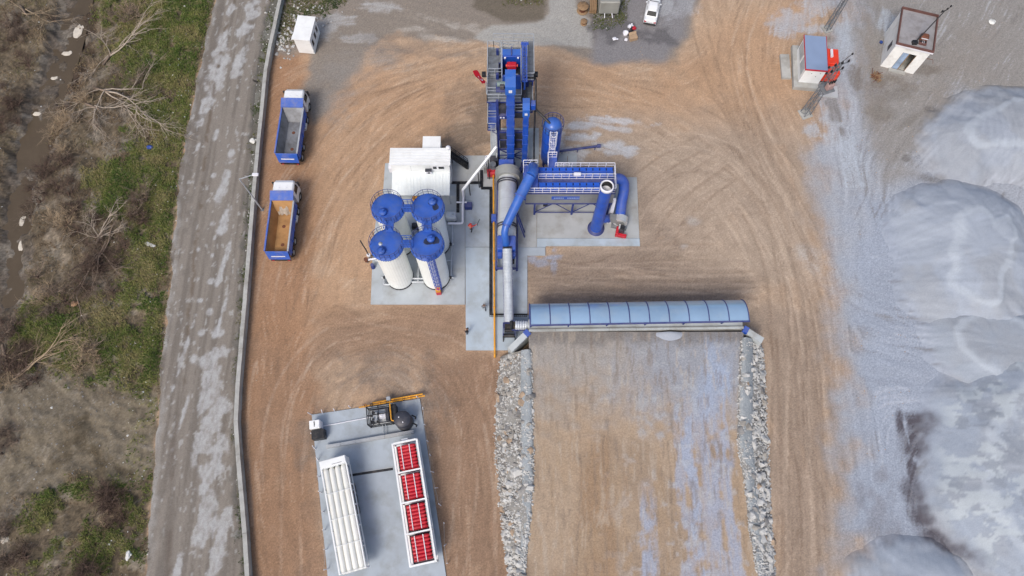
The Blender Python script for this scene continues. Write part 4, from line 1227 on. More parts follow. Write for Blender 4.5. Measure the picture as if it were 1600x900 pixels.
o = thing("bitumen_line", "white insulated pipe rising from the tanks to the tower", "pipe", (0, 0, 0))
e0 = W(723, 297, 2.6); e1 = W(776, 229, 5.6)
pipe(o, [W(700, 349, .8), W(723, 349, .8), W(723, 322, 1.0), Vector((e0.x, e0.y-.15, 1.2)), e0], .13, M_rail)
MB().bar(e0, e1, .24, .2).build("channel", M_white, o)
for t in (.18, .45, .75):
    p = e0.lerp(e1, t); MB().bar((p.x, p.y, .1), (p.x, p.y, p.z-.1), .1).build("support", M_black, o)
MB().bar((e0.x, e0.y, .1), (e0.x, e0.y, e0.z), .1).build("support", M_black, o)
MB().cyl(W(723, 316, .9)-Vector((.7, 0, 0)), W(723, 316, .9)+Vector((.45, 0, 0)), .1).build("valve_body", M_rail, o)
o = thing("bitumen_pump", "dark blue pump box beside the white rising pipe", "pump", W(732, 324, .12))
MB().bbox(-.42, .42, -.32, .32, 0, .75).build("housing", M_navy, o); MB().cyl((-.8, 0, .5), (-.42, 0, .5), .14).build("coupling", M_railgrey, o)

# ------------------------------------------------------------------ control cabin
CX0, CX1 = P(608, 258, 4.3)[0], P(703, 258, 4.3)[0]
CY0, CY1 = P(650, 258, 4.3)[1]+.12, P(650, 231, 4.3)[1]-.1
cab = thing("control_cabin", "white control cabin with two dark windows and ribbed lean-to roof behind the tanks", "cabin", ((CX0+CX1)/2, CY0, 0.1))
hw = (CX1-CX0)/2-.1; dp = CY1-CY0
M_cabw = pm("cabin_white_sheet", lin(236, 241, 240), 0.5, 0, 0.03, 0.7, lin(208, 208, 200), 0.35, 0.5)
MB().box(-hw, hw, 0, dp, 0, 4.1).build("wall", M_white, cab)
for i, x in enumerate((-hw/3, hw/3)):
    MB().box(x-.012, x+.012, -.012, 0, 2.6, 4.1).build("panel_joint", M_railgrey, cab)
n = 6
for i in range(n):
    y0 = -.14+(dp+.26)*i/n; y1 = -.14+(dp+.26)*(i+1)/n-.02
    m = MB(); m.box(-hw-.12, hw+.12, y0, y1, 4.105, 4.18); m.bar((-hw-.12, y0+.03, 4.2), (hw+.12, y0+.03, 4.2), .05, .05); m.build("roof_panel", M_white, cab)
for x0, x1 in ((1.35, 1.83), (1.95, 2.65)):
    w = MB().box(x0, x1, -.05, 0.0, 3.2, 3.8).build("window", M_rail, cab)
    MB().box(x0+.05, x1-.05, -.065, -.048, 3.25, 3.75).build("pane", M_glass, w)
# ribbed lean-to roof towards the tanks
LY = P(650, 306, 2.2)[1]-CY0
nb = 40
for k in range(8):
    m = MB(); vs = []
    xa = -hw+2*hw*k/8; xb = -hw+2*hw*(k+1)/8-.01
    for i in range(11):
        x = xa+(xb-xa)*i/10; d_ = .03 if i % 2 else 0
        vs += [(x, -.02, 2.62+d_), (x, LY, 2.22+d_)]
    m.add(vs, [(2*i, 2*i+1, 2*i+3, 2*i+2) for i in range(10)]); vs = [(x, y, z-.05) for x, y, z in vs]; m.add(vs, [(2*i+2, 2*i+3, 2*i+1, 2*i) for i in range(10)])
    m.build("lean_to_sheet", M_cabw, cab)
MB().bar((-hw, LY+.05, 2.12), (hw, LY+.05, 2.12), .1).build("eave_beam", M_railgrey, cab)
for x in (-hw+.1, 0, hw-.1): MB().bar((x, LY+.08, 0.0), (x, LY+.08, 2.1), .1).build("post", M_railgrey, cab)
ac = MB().bbox(.55, 1.2, -.4, -.06, 2.72, 3.2, .03).build("air_conditioner", M_rail, cab)
MB().cyl((.9, -.41, 2.96), (.9, -.4, 2.96), .17).build("fan_grille", M_dark, ac)
MB().box(.5, 1.25, -.42, -.02, 3.24, 3.28).build("awning", M_dark, cab)
MB().bbox(-hw-.42, -hw-.03, .2, .9, 2.0, 3.0, .03).build("air_conditioner", M_rail, cab)
MB().cyl((hw-.1, dp-.2, 4.2), (hw-.1, dp-.2, 4.7), .04).build("antenna", M_railgrey, cab)
MB().lathe([(.22, 0), (.28, .12), (.2, .24), (.001, .3)], 12, (hw-.1, dp-.2, 4.65)).build("dome_lamp", M_rail, cab)
ax0 = P(660, 230, 3.8)[0]-(CX0+CX1)/2; ax1 = P(688, 230, 3.8)[0]-(CX0+CX1)/2; ay1 = P(670, 213, 3.8)[1]-CY0
m = MB(); m.box(ax0+.06, ax1-.06, dp+.01, ay1-.06, 0, 3.62); m.build("annex", M_cabw, cab)
MB().box(ax0, ax1, dp+.14, ay1, 3.623, 3.72).build("annex_roof", M_white, cab)
a = W(648, 309, .9)
o = thing("yellow_barrel", "yellow barrel under the cabin's lean-to edge by the back-row tanks", "barrel", (a.x, a.y, .14))
MB().lathe([(.29, 0), (.29, .3), (.31, .31), (.29, .33), (.29, .6), (.31, .61), (.29, .63), (.29, .88), (.27, .88), (.27, .85), (.001, .85)], 18).build("drum_body", M_yellow, o)
o = thing("black_pump_unit", "black pump unit between the two back-row tanks", "pump", (-10.6, 33.4, .14))
MB().bbox(-.6, .6, -.3, .3, 0, .5).build("base", M_black, o); MB().cyl((-.4, 0, .7), (.4, 0, .7), .24).build("motor", M_dark, o); MB().cyl((.4, 0, .7), (.62, 0, .7), .1).build("shaft", M_steel, o)

st = thing("steel_staircase", "steep black steel staircase at the cabin corner beside the tower", "staircase", (-5.1, 41.2, 0.1))
for y in (-.4, .4):
    MB().bar((0, y, 0), (-1.75, y, 2.6), .07, .2).build("stringer", M_black, st)
    m = MB(); m.bar((0, y, .95), (-1.75, y, 3.55), .05); m.bar((0, y, .5), (-1.75, y, 3.1), .04)
    for t in (0, .25, .5, .75, 1): m.bar((-1.75*t, y, 2.6*t), (-1.75*t, y, 2.6*t+.95), .045)
    m.build("handrail", M_black, st)
for i in range(11):
    t = (i+.5)/11; MB().box(-1.75*t-.13, -1.75*t+.13, -.38, .38, 2.6*t-.02, 2.6*t+.02).build("tread", M_black, st)
m = MB(); m.box(-2.7, -1.76, -.45, .45, 2.55, 2.6); m.build("landing", M_black, st)
for x in (-2.65, -1.8):
    for y in (-.42, .42): MB().bar((x, y, -.1), (x, y, 2.55), .07).build("post", M_black, st)
rail(st, [(-2.7, .43, 2.6), (-1.75, .43, 2.6)], 1.0, .9, M_black, .025)

# ------------------------------------------------------------------ dryer drum
dn = W(793, 267, 2.9); ds_ = W(791.5, 392, 2.7)
dr = thing("dryer_drum", "long silver dryer drum with blue inlet housing lying between tower and conveyor", "drum", (ds_.x, ds_.y, 0), -math.atan2(dn.x-ds_.x, dn.y-ds_.y))
DL = math.hypot(dn.x-ds_.x, dn.y-ds_.y)
def zc(y): return 2.7 + .2*y/DL
m = MB(); m.cyl((0, 1.0, zc(1)), (0, DL-.2, zc(DL)), 1.0, n=40); m.build("shell", M_steel, dr)
n = 7
for i in range(1, n):
    y = 1.0+(DL-1.2)*i/n; MB().cyl((0, y-.02, zc(y)), (0, y+.02, zc(y)), 1.012, n=40).build("seam", M_alu, dr)
for y in (DL*.29, DL*.84):
    for d in (-.14, .14): MB().cyl((0, y+d-.05, zc(y)), (0, y+d+.05, zc(y)), 1.13, n=40).build("riding_ring", M_dark, dr)
    for s in (-1, 1):
        MB().cyl((s*.85, y-.25, zc(y)-1.02), (s*.85, y+.25, zc(y)-1.02), .26).build("roller", M_black, dr)
M_collar = pm("grey_beige_collar", lin(158, 160, 156), .6, .2, .08, 1.0, DUST, .3, 1.2)
m = MB(); m.cyl((0, DL-.95, zc(DL)), (0, DL+.1, zc(DL)), 1.36, n=36); m.build("outlet_collar", M_collar, dr)
MB().cyl((0, DL-.3, zc(DL)), (0, DL-.2, zc(DL)), 1.40, n=36).build("collar_rim", M_collar, dr)
m = MB(); m.bbox(-.98, .98, -.3, 1.3, 1.6, 3.9, .1); m.build("inlet_housing", M_blue, dr)
MB().bbox(-.95, -.45, -.75, -.3, 2.3, 3.2, .05).build("inlet_box", M_blue, dr); MB().bbox(.45, .95, -.75, -.3, 2.3, 3.2, .05).build("inlet_box", M_blue, dr)
for s in (-1, 1):
    MB().bar((s*1.12, -1.3, .9), (s*1.12, DL+.2, .95), .2, .32).build("chassis_rail", M_navy, dr)
m = MB()
for y in (-1.3, .2, DL*.29, DL*.55, DL*.84, DL): m.bar((-1.12, y, .9), (1.12, y, .9), .18, .28)
m.build("cross_member", M_navy, dr)
for y in (-1.2, .3, DL*.29, DL*.84, DL-.1):
    for s in (-1, 1): MB().bar((s*1.12, y, .1), (s*1.12, y, .8), .2).build("leg", M_navy, dr)
MB().bbox(-1.75, -1.2, DL*.45, DL*.45+.8, .5, 1.2).build("drive_motor", M_blue, dr)
MB().bbox(.55, .85, -.95, -.55, 1.3, 2.2, .03).build("gearbox", M_black, dr)

bu = thing("burner", "red burner beside the yellow gas pipe at the drum's tower end", "burner", W(772, 275, .1))
MB().bbox(-.75, .55, -.3, .35, .25, 1.2, .12).build("housing", M_red, bu); MB().cyl((-.1, .5, .9), (-.1, .5, 1.9), .45, .35, n=18).build("blower", M_grate, bu)
MB().cyl((.3, 0, .9), (1.1, .1, 1.6), .3, .25).build("flame_tube", M_dark, bu); MB().box(-.8, .6, -.35, .4, 0, .24).build("base", M_grate, bu)
MB().bbox(-1.15, -.8, .3, .8, 0, 1.5).build("gas_train", M_collar, bu)
pipe(bu, [(-.95, .55, 1.5), (-.95, .55, 2.0), (-.95, 1.5, 2.0), (-.3, 1.5, 2.0)], .06, M_rail)
MB().bbox(-.45, .5, .95, 1.6, 0, 1.9).build("control_box", M_dark, bu)

yp = thing("yellow_gas_pipe", "long straight yellow gas pipe running beside the drum and conveyor", "pipe", (0, 0, 0))
a = W(773, 556, .55); b = W(771, 272, .8)
MB().tube([(a.x, a.y, .02), (a.x, a.y, .5), a+Vector((0, .3, 0)), b], .1, 10).build("pipe", M_yellow, yp)
for t in np.linspace(.06, .95, 9):
    p = a.lerp(b, t); MB().bar((p.x, p.y, .1), (p.x, p.y, p.z-.08), .08).build("support", M_grate, yp)
for t in (.25, .5, .72):
    p = a.lerp(b, t); MB().cyl(p-Vector((0, .05, 0)), p+Vector((0, .05, 0)), .15, n=10).build("flange", M_yellow, yp)

# ------------------------------------------------------------------ exhaust duct drum -> filter
du = thing("exhaust_duct", "thick bright blue exhaust duct sloping from the drum inlet up to the bag filter", "duct", (0, 0, 0))
M_duct = pm("bright_blue_paint", lin(38, 98, 190), .32, 0, .10, 1.0, lin(110, 122, 142), .25, 1.5, topdust=.15)
p0 = W(791.5, 388, 3.2); p1 = W(790, 374, 4.6); p2 = W(788.5, 364, 5.3); p3 = W(791, 352, 5.8); p4 = W(813, 306, 7.0)
MB().tube(catmull([p0, p1, p2, p3], 4), [.38]*13, 18).build("lower_bend", M_duct, du)
MB().tube([p3, p3.lerp(p4, .5), p4], [.44, .48, .5], 20).build("straight_duct", M_duct, du)
q0 = W(829, 275, 7.7); q1 = W(833, 268, 7.4); q2 = Vector((2.2, 37.5, 6.3)); q3 = Vector((2.2, 37.4, 5.5))
MB().tube(catmull([p4, q0], 2), .56, 20).build("straight_duct", M_duct, du)
MB().tube(catmull([q0, q1, q2, q3], 5), .56, 20).build("upper_bend", M_duct, du)
d = (p4-p3).normalized()
MB().cyl(p4-d*.06, p4+d*.06, .64, n=20).build("flange", M_blue, du)
MB().cyl(p3-d*.05, p3+d*.05, .52, n=20).build("flange", M_blue, du)
pm_ = p3.lerp(p4, .55)
for s in (-.3, .3): MB().bar((pm_.x+1.2, pm_.y+s, .1), (pm_.x+.2, pm_.y+s, pm_.z-.5), .12).build("support", M_navy, du)

# ------------------------------------------------------------------ bag filter
BX0, BX1, BY0, BY1 = 1.5, 10.9, 34.95, 37.95
bf = thing("bag_filter", "silver bag filter house with blue lidded roof and white guard rails on legs", "bag filter", (BX0, BY0, 0))
L = BX1-BX0; D = BY1-BY0
M_bf = pm("filter_sheet", lin(150, 152, 152), .45, .35, .06, .5, lin(120, 116, 108), .4, .6)
n = 12
for i in range(n):
    MB().box(L*i/n+.008, L*(i+1)/n-.008, 0, .05, 3.05, 5.2).build("wall_panel", M_bf, bf)
MB().box(0, L, .052, D, 3.05, 5.2).build("casing", M_bf, bf)
MB().box(-.05, L+.05, -.06, D+.05, 5.2, 5.42).build("roof_frame", M_navy, bf)
MB().box(-.05, L+.05, -.07, D+.05, 2.86, 3.05).build("bottom_frame", M_navy, bf)
m = MB(); m.add([(.2, .2, 2.86), (L-.2, .2, 2.86), (L-.2, D-.2, 2.86), (.2, D-.2, 2.86), (.4, D/2-.25, 1.2), (L-.4, D/2-.25, 1.2), (L-.4, D/2+.25, 1.2), (.4, D/2+.25, 1.2)], [(0,1,5,4), (1,2,6,5), (2,3,7,6), (3,0,4,7), (4,5,6,7)]); m.build("hopper", M_navy, bf)
MB().cyl((.3, D/2, 1.05), (L-.2, D/2, 1.05), .25).build("screw", M_blue, bf)
m = MB(); m.box(-.3, 1.25, .15, D+.1, 3.4, 5.9); m.build("inlet_box", M_blue, bf)
for y0, y1, z in ((.18, 1.15, 5.60), (1.75, 2.88, 5.78)):
    MB().box(1.3, L-.1, y0, y1, 5.42, z).build("lid_row", M_blue, bf)
lidm = MB().bbox(-.34, .34, -.22, .22, 0, .06, .02); lidm.bar((-.08, 0, .09), (.08, 0, .09), .03); lidm = lidm.mesh("bag_lid", pm("lid_blue", lin(40, 92, 196), .4, 0, .06, 1.0))
hm = MB().box(-.07, .07, -.13, .13, 0, .06).mesh("lid_handle", M_black)
for i in range(11):
    for y, z in ((.43, 5.602), (.90, 5.602), (2.03, 5.782), (2.58, 5.782)):
        x = 1.75+(L-2.25)*i/10
        lo = inst("bag_lid", lidm, bf, (x, y, z)); inst("lid_handle", hm, lo, (0.37, 0, 0))
MB().box(1.3, L, 1.16, 1.74, 5.421, 5.45).build("roof_walkway", M_navy, bf)
rail(bf, [(1.3, 1.66, 5.45), (L+.05, 1.66, 5.45)], 1.05, .85, M_rail, .028)
rail(bf, [(0, 0, 5.42), (L, 0, 5.42)], 1.05, .85, M_rail, .028)
rail(bf, [(L, 0, 5.42), (L, D, 5.42), (3.1, D, 5.42)], 1.05, .85, M_rail, .028)
rail(bf, [(-.3, 2.2, 5.9), (-.3, D+.05, 5.9), (1.2, D+.05, 5.9)], 1.05, .7, M_rail, .028)
MB().bbox(5.0, 5.75, 1.45, 1.75, 6.3, 6.7, .03).build("control_box", M_rail, bf)
for x in (1.0, 5.2, 9.2):
    for y in (.1, D-.1): MB().bar((x, y, .11), (x, y, 2.9), .2).build("leg", M_navy, bf)
m = MB()
for y in (.1, D-.1):
    m.bar((1.0, y, .55), (9.2, y, .55), .08)
    for a, b in ((1.0, 5.2), (5.2, 9.2)):
        m.bar((a, y, .55), ((a+b)/2, y, 2.86), .07); m.bar((b, y, .55), ((a+b)/2, y, 2.86), .07)
m.build("bracing", M_navy, bf)
sg = MB().box(2.75, 5.75, -.045, -.005, 3.95, 4.62).build("name_sign", M_blue, bf)
M_pale = pm("pale_lettering", lin(140, 160, 205), .6)
r = random.Random(5); x = 3.0
for k in range(15):
    if k == 6: x += .32; continue
    w = r.uniform(.10, .15); MB().box(x, x+w, -.052, -.045, 4.14 if k > 6 else 4.16, 4.42).build("letter", M_pale, sg); x += w+.045
MB().bbox(2.0, 2.5, .8, 1.3, .6, 1.5).build("screw_drive", M_black, bf)
# ladder bridge from the roof to the silo
MB().box(2.35, 3.35, D, D+1.9, 5.35, 5.42).build("bridge", M_blue, bf)
rail(bf, [(2.35, D+.05, 5.42), (2.35, D+1.3, 5.42), (3.3, D+1.3, 5.42)], 1.05, .6, M_rail, .03)
rail(bf, [(3.35, D+.1, 5.42), (4.6, D+.35, 5.0), (4.6, D+.1, 5.42)], .9, .5, M_rail, .03)

# ------------------------------------------------------------------ stack, fan, ducts
s0 = W(931, 357, .11)
sk = thing("exhaust_stack", "tall blue exhaust stack with white collar in front of the bag filter", "stack", (s0.x, s0.y, .11))
MB().lathe([(.68, .3), (.62, 5), (.60, 9.5)], 28).build("pipe", M_blue, sk)
MB().lathe([(.95, 0), (.95, .12), (.8, .14), (.8, .3), (.66, .32)], 28).build("base_flange", M_navy, sk)
MB().lathe([(.61, 9.55), (.69, 9.6), (.69, 10.0), (.57, 10.05), (.56, 9.0), (.001, 8.9)], 28).build("collar", M_rail, sk)
MB().lathe([(.555, 9.9), (.555, 7.0), (.001, 7.0)], 28).build("lining", M_black, sk)
for z in (3, 6): MB().lathe([(.70, z-.05), (.70, z+.05)], 28).build("joint_ring", M_blue, sk)
fan = thing("exhaust_fan", "silver exhaust fan with red motor frame at the foot of the stack", "fan", W(967, 352, .11), math.radians(-12))
MB().cyl((0, -.3, 1.15), (0, .45, 1.15), .8, n=30).build("volute", M_steel, fan)
MB().cyl((0, -.34, 1.15), (0, -.3, 1.15), .5, n=24).build("side_plate", M_bf, fan)
MB().box(-1.3, -.4, -.35, .4, 1.0, 1.75).build("outlet_box", M_bf, fan)
MB().box(-.85, .85, -.5, .45, 0, .38).build("base", M_grate, fan)
m = MB(); m.bbox(-.25, 1.0, -1.5, -1.15, .05, .5); m.bbox(-.25, .05, -1.45, -.5, .05, .8); m.build("motor_frame", M_red, fan)
mo = MB().cyl((.35, -1.15, .78), (.35, -.45, .78), .32, n=16).build("motor", M_dark, fan)
MB().bbox(.2, .55, -1.0, -.65, 1.08, 1.25).build("terminal_box", M_black, mo)
MB().box(-.05, .1, -.9, -.45, .6, 1.3).build("belt_guard", M_alu, fan)
od = thing("filter_outlet_duct", "blue curved duct dropping from the bag filter end down to the fan", "duct", (0, 0, 0))
fo = W(967, 352, .11)
pts = catmull([(BX1+.02, 37.0, 4.55), (11.5, 37.05, 4.7), (12.05, 36.85, 4.3), (12.2, 36.2, 3.5), (12.05, 35.3, 2.5), (fo.x, fo.y+.55, 1.35)], 4)
MB().tube(pts, .58, 10).build("bend", M_blue, od)
MB().cyl(Vector(pts[-1])-Vector((0, .05, 0)), Vector(pts[-1])+Vector((0, .08, .05)), .66, n=16).build("flange", pm("teal_flange", lin(24, 90, 130), .5), od)
MB().cyl((BX1+.03, 37.0, 4.55), (BX1+.13, 37.0, 4.55), .7, n=16).build("flange", M_navy, od)
m = MB(); m.add([(11.05, 35.2, 3.2), (11.35, 35.2, 3.2), (11.1, 33.9, .15), (10.55, 33.9, .15), (11.05, 35.5, 3.2), (11.35, 35.5, 3.2), (11.1, 34.3, .15), (10.55, 34.3, .15)], [(0,1,2,3)[::-1], (4,5,6,7), (0,1,5,4), (1,2,6,5), (2,3,7,6), (3,0,4,7)]); m.build("white_brace", M_rail, od)
sd2 = thing("stack_inlet_duct", "short blue bend joining the fan outlet to the stack", "duct", (0, 0, 0))
MB().tube(catmull([(fo.x-1.25, fo.y+.2, 1.5), (fo.x-1.7, fo.y+.1, 1.5), (s0.x+.9, s0.y+.35, 1.9), (s0.x+.3, s0.y+.1, 2.3)], 4), .45, 16).build("bend", M_blue, sd2)
MB().cyl((fo.x-1.33, fo.y+.2, 1.5), (fo.x-1.25, fo.y+.2, 1.5), .52, n=16).build("flange", M_navy, sd2)

# ------------------------------------------------------------------ filler silo and screw
f0 = W(857, 266, 0)
si = thing("filler_silo", "tall blue filler silo with domed top and white ladder behind the bag filter", "silo", (f0.x, f0.y, 0))
MB().lathe([(.25, 1.2), (1.0, 3.0), (1.02, 5.0), (1.02, 8.9)], 32).build("shell", M_blue, si)
for z in (4.9, 6.9, 8.85): MB().lathe([(1.035, z-.03), (1.035, z+.03)], 32).build("seam", M_navy, si)
MB().lathe([(1.02, 8.9), (.98, 9.3), (.8, 9.7), (.5, 9.95), (.001, 10.05)], 32).build("dome", M_duct, si)
for a in (.78, 2.36, 3.93, 5.5): MB().bar((.92*math.cos(a), .92*math.sin(a), 0), (.92*math.cos(a), .92*math.sin(a), 3.6), .16).build("leg", M_navy, si)
rail(si, [(1.12*math.cos(a), 1.12*math.sin(a), 9.0) for a in [math.pi*2*k/16 for k in range(17)]], 1.0, .7, M_navy, .02, toe=False)
ladder(si, (.05, -1.12, 5.6), (.05, -1.12, 9.9), (0, -1, 0), .62, M_rail)
sc_ = thing("screw_conveyor", "thin blue screw conveyor tube lying out behind the bag filter", "screw conveyor", (0, 0, 0))
a = W(868, 237, .8); b = W(937, 228, .7)
MB().cyl(a, b, .14, n=12).build("tube", M_navy, sc_); MB().cyl(b-Vector((.3, 0, 0)), b+Vector((.1, 0, 0)), .22, n=12).build("inlet_box", M_navy, sc_)
for t in (.15, .5, .9):
    p = a.lerp(b, t); MB().bar((p.x, p.y, 0), p, .08).build("support", M_navy, sc_)
o = thing("shovel", "shovel lying on the pale slab behind the bag filter", "shovel", W(887, 244, .17))
MB().tube([(0, 0, .04), (-.1, -1.4, .04)], .025, 6).build("handle", M_wood, o); MB().add([(-.22, -1.4, .01), (.02, -1.4, .01), (0, -1.7, .03), (-.1, -1.8, .03), (-.22, -1.7, .03)], [(0,4,3,2,1)]).build("blade", M_dark, o)

# ------------------------------------------------------------------ mixing tower
tw = thing("mixing_tower", "tall blue and grey asphalt mixing tower with decks, screen and white railings", "tower", (0, 41.6, 0))
for x in (-1.5, 1.6):
    for y in (0, 3.2, 6.2):
        MB().bar((x, y, .09), (x, y, 12.4), .26).build("column", M_navy, tw)
m = MB()
for y in (0, 6.2):
    for z0, z1 in ((.6, 3.2),):
        m.bar((-1.5, y, z0), (1.6, y, z1), .1); m.bar((1.6, y, z0), (-1.5, y, z1), .1); m.bar((-1.5, y, z1), (1.6, y, z1), .16)
    m.bar((-1.5, y, 1.9), (1.6, y, 1.9), .1)
for x in (-1.5, 1.6):
    for y0, y1 in ((0, 3.2), (3.2, 6.2)):
        m.bar((x, y0, .6), (x, y1, 3.2), .1); m.bar((x, y1, .6), (x, y0, 3.2), .1); m.bar((x, y0, 3.2), (x, y1, 3.2), .16)
m.build("bracing", M_navy, tw)
for i, (z0, z1) in enumerate(((3.35, 5.1), (5.18, 6.6))):
    MB().box(-1.34, 1.44, .05, .14, z0, z1).build("front_panel", M_dark, tw)
for s in (-1.34, 1.36): MB().box(s, s+.08, .15, 6.0, 3.35, 6.6).build("side_panel", M_dark, tw)
MB().box(-1.4, 1.5, -.1, .16, 6.62, 6.85).build("front_beam", M_navy, tw); MB().box(-1.4, 1.5, -.06, .1, 5.1, 5.18).build("front_beam", M_navy, tw)
m = MB(); m.add([(-1.2, .6, 9), (1.3, .6, 9), (1.3, 5.8, 9), (-1.2, 5.8, 9), (-.5, 2, 6.9), (.6, 2, 6.9), (.6, 4, 6.9), (-.5, 4, 6.9)], [(0,1,5,4)[::-1], (1,2,6,5)[::-1], (2,3,7,6)[::-1], (3,0,4,7)[::-1]]); m.build("hot_bin", M_rust, tw)
MB().box(-1.35, 1.45, .2, 6.0, 9.01, 11.2).build("hot_bin_casing", M_dark, tw)
MB().box(-1.36, -.5, -.12, .2, 9.3, 9.85).build("gauge_panel", M_navy, tw)
for x in (-1.15, -.85): MB().cyl((x, -.16, 9.6), (x, -.12, 9.6), .1, n=12).build("gauge", M_rail, tw)
# left service decks
deck(tw, -2.55, -1.66, -.5, 3.4, 8.0, M_blue)
rail(tw, [(-1.7, -.5, 8.0), (-2.55, -.5, 8.0), (-2.55, 3.4, 8.0)], 1.1, 1.0, M_railgrey)
rail(tw, [(-2.55, 1.0, 8.0), (-1.66, 1.0, 8.0)], 1.1, .9, M_railgrey)
for y in (-.4, 3.2): MB().bar((-1.55, y, 6.9), (-2.5, y, 7.85), .1).build("deck_bracket", M_navy, tw)
MB().bar((-1.75, -.3, .1), (-1.75, -.3, 8.0), .14).build("column", M_white, tw)
ladder(tw, (-1.95, -.65, 3.5), (-1.95, -.65, 9.0), (0, -1, 0), .5, M_railgrey, False)
# middle deck
deck(tw, -2.5, .95, .45, 3.2, 11.6); deck(tw, -2.5, -1.4, 3.22, 7.0, 11.6)
rail(tw, [(-2.5, 7.0, 11.6), (-2.5, .45, 11.6), (.95, .45, 11.6), (.95, 1.9, 11.6)], 1.15, 1.1, M_railgrey)
rail(tw, [(-2.5, 1.3, 11.6), (-1.2, 1.3, 11.6)], 1.1, 1.0, M_railgrey)
rail(tw, [(-1.1, 3.6, 11.6), (-1.1, 6.8, 11.6)], 1.1, 1.0, M_railgrey); rail(tw, [(-2.4, 3.6, 11.6), (-1.1, 3.6, 11.6)], 1.1, .8, M_railgrey)
# right deck and upper rear deck
deck(tw, .98, 2.1, .1, 6.6, 10.4)
rail(tw, [(.3, .1, 10.4), (2.1, .1, 10.4), (2.1, 6.6, 10.4), (1.0, 6.6, 10.4)], 1.15, 1.1, M_railgrey)
deck(tw, .3, .97, .1, 1.4, 10.4)
deck(tw, -1.38, 1.6, 5.2, 7.0, 11.62)
rail(tw, [(-2.5, 7.0, 11.6), (-1.9, 7.0, 11.6), (.1, 6.9, 11.0)], 1.15, 1.1, M_railgrey); rail(tw, [(-1.3, 7.0, 11.62), (1.6, 7.0, 11.62), (1.6, 5.2, 11.62)], 1.1, 1.1, M_railgrey)
ss = MB()
for i in range(7): ss.box(-1.35+.22*i, -1.15+.22*i, 6.2, 6.8, 11.6-.26*i, 11.64-.26*i)
ss.build("stair_flight", M_railgrey, tw)
deck(tw, .98, 2.2, 2.3, 7.0, 12.6)
rail(tw, [(2.2, 2.3, 12.6), (2.2, 7.0, 12.6), (-1.9, 7.05, 12.6)], 1.15, 1.1, M_railgrey)
rail(tw, [(2.2, 2.3, 12.6), (1.0, 2.3, 12.6)], 1.1, 1.1, M_railgrey)
MB().bar((2.1, 6.9, 10.4), (2.1, 6.9, 12.5), .12).build("column", M_navy, tw); MB().bar((2.1, 2.4, 10.4), (2.1, 2.4, 12.5), .12).build("column", M_navy, tw)
# screen: open blue box with red exciter and grey sieve plate
scr = MB()
scr.box(-1.05, -.93, 1.9, 4.9, 11.63, 14.0); scr.box(.83, .95, 1.9, 4.9, 11.63, 14.0); scr.box(-.93, .83, 1.9, 2.1, 11.63, 13.7); scr.box(-.93, .83, 4.0, 4.9, 11.63, 14.0); scr.box(-.93, .83, 2.1, 4.0, 11.63, 12.4)
sb = scr.build("screen_box", M_blue, tw)
MB().bbox(-.5, .45, 3.1, 3.65, 13.2, 13.75, .06).build("exciter", M_red, sb)
MB().cyl((-.62, 3.38, 13.45), (.58, 3.38, 13.45), .16).build("shaft", M_orange, sb)
MB().box(-.68, .62, 2.3, 2.75, 12.9, 13.0).build("sieve_plate", M_alu, sb)
MB().box(-.93, .83, 2.1, 4.0, 12.41, 12.43).build("sieve_bed", M_black, sb)
MB().box(-1.0, -.1, 4.15, 4.85, 14.01, 14.12).build("hatch", M_duct, sb); MB().box(0, .9, 4.15, 4.85, 14.01, 14.12).build("hatch", M_duct, sb)
for x in (-.7, .6): MB().cyl((x, 3.85, 14.0), (x, 3.85, 14.08), .1, n=10).build("lug", M_rail, sb)
MB().bar((-.05, 4.1, 14.14), (-.05, 5.1, 14.14), .12).build("lift_bar", M_navy, sb)
for x in (-1.0, .9): rail(tw, [(x, 1.7, 13.0), (x, 5.0, 13.0)], 1.1, 1.2, M_railgrey, .03, toe=False)
# lifting gantry on the right
g = MB()
for x in (1.05, 1.45):
    g.bar((x, .9, 14.2), (x, 5.6, 14.2), .12)
k = 0
for i in range(12):
    y = .9+4.7*i/12; g.bar((1.05, y, 14.2), (1.45, y+4.7/12, 14.2), .06); g.bar((1.45, y, 14.2), (1.05, y, 14.2), .06)
g.bar((.9, 5.4, 14.3), (1.65, 5.4, 14.3), .2)
for y in (1.2, 5.2): g.bar((1.25, y, 12.6), (1.25, y, 14.2), .16)
g.build("lifting_gantry", M_blue, tw)
# lamps and pipes
for x in (-2.85, 2.42):
    lb = MB().bbox(x-.2, x+.2, 2.9, 3.35, 12.2, 12.6, .03).build("floodlight", M_black, tw); MB().bar((x, 3.1, 12.3), (math.copysign(2.1 if x > 0 else 2.5, x), 3.1, 12.0), .06).build("bracket", M_black, lb)
q = [(1.2, 2.6, 12.6), (2.25, 2.6, 12.6), (2.4, 2.5, 12.4), (2.4, .6, 11.4), (2.4, .2, 10.6), (f0.x-.3, f0.y-41.6-.2, 9.9)]
pipe(tw, q, .12, M_black, name="filler_pipe")
pipe(tw, [(2.35, 0, 10.6), (2.35, -.4, 9.5), (2.35, -1.0, 6.5), (2.35, -3.9, 6.0)], .1, M_black, name="air_pipe")
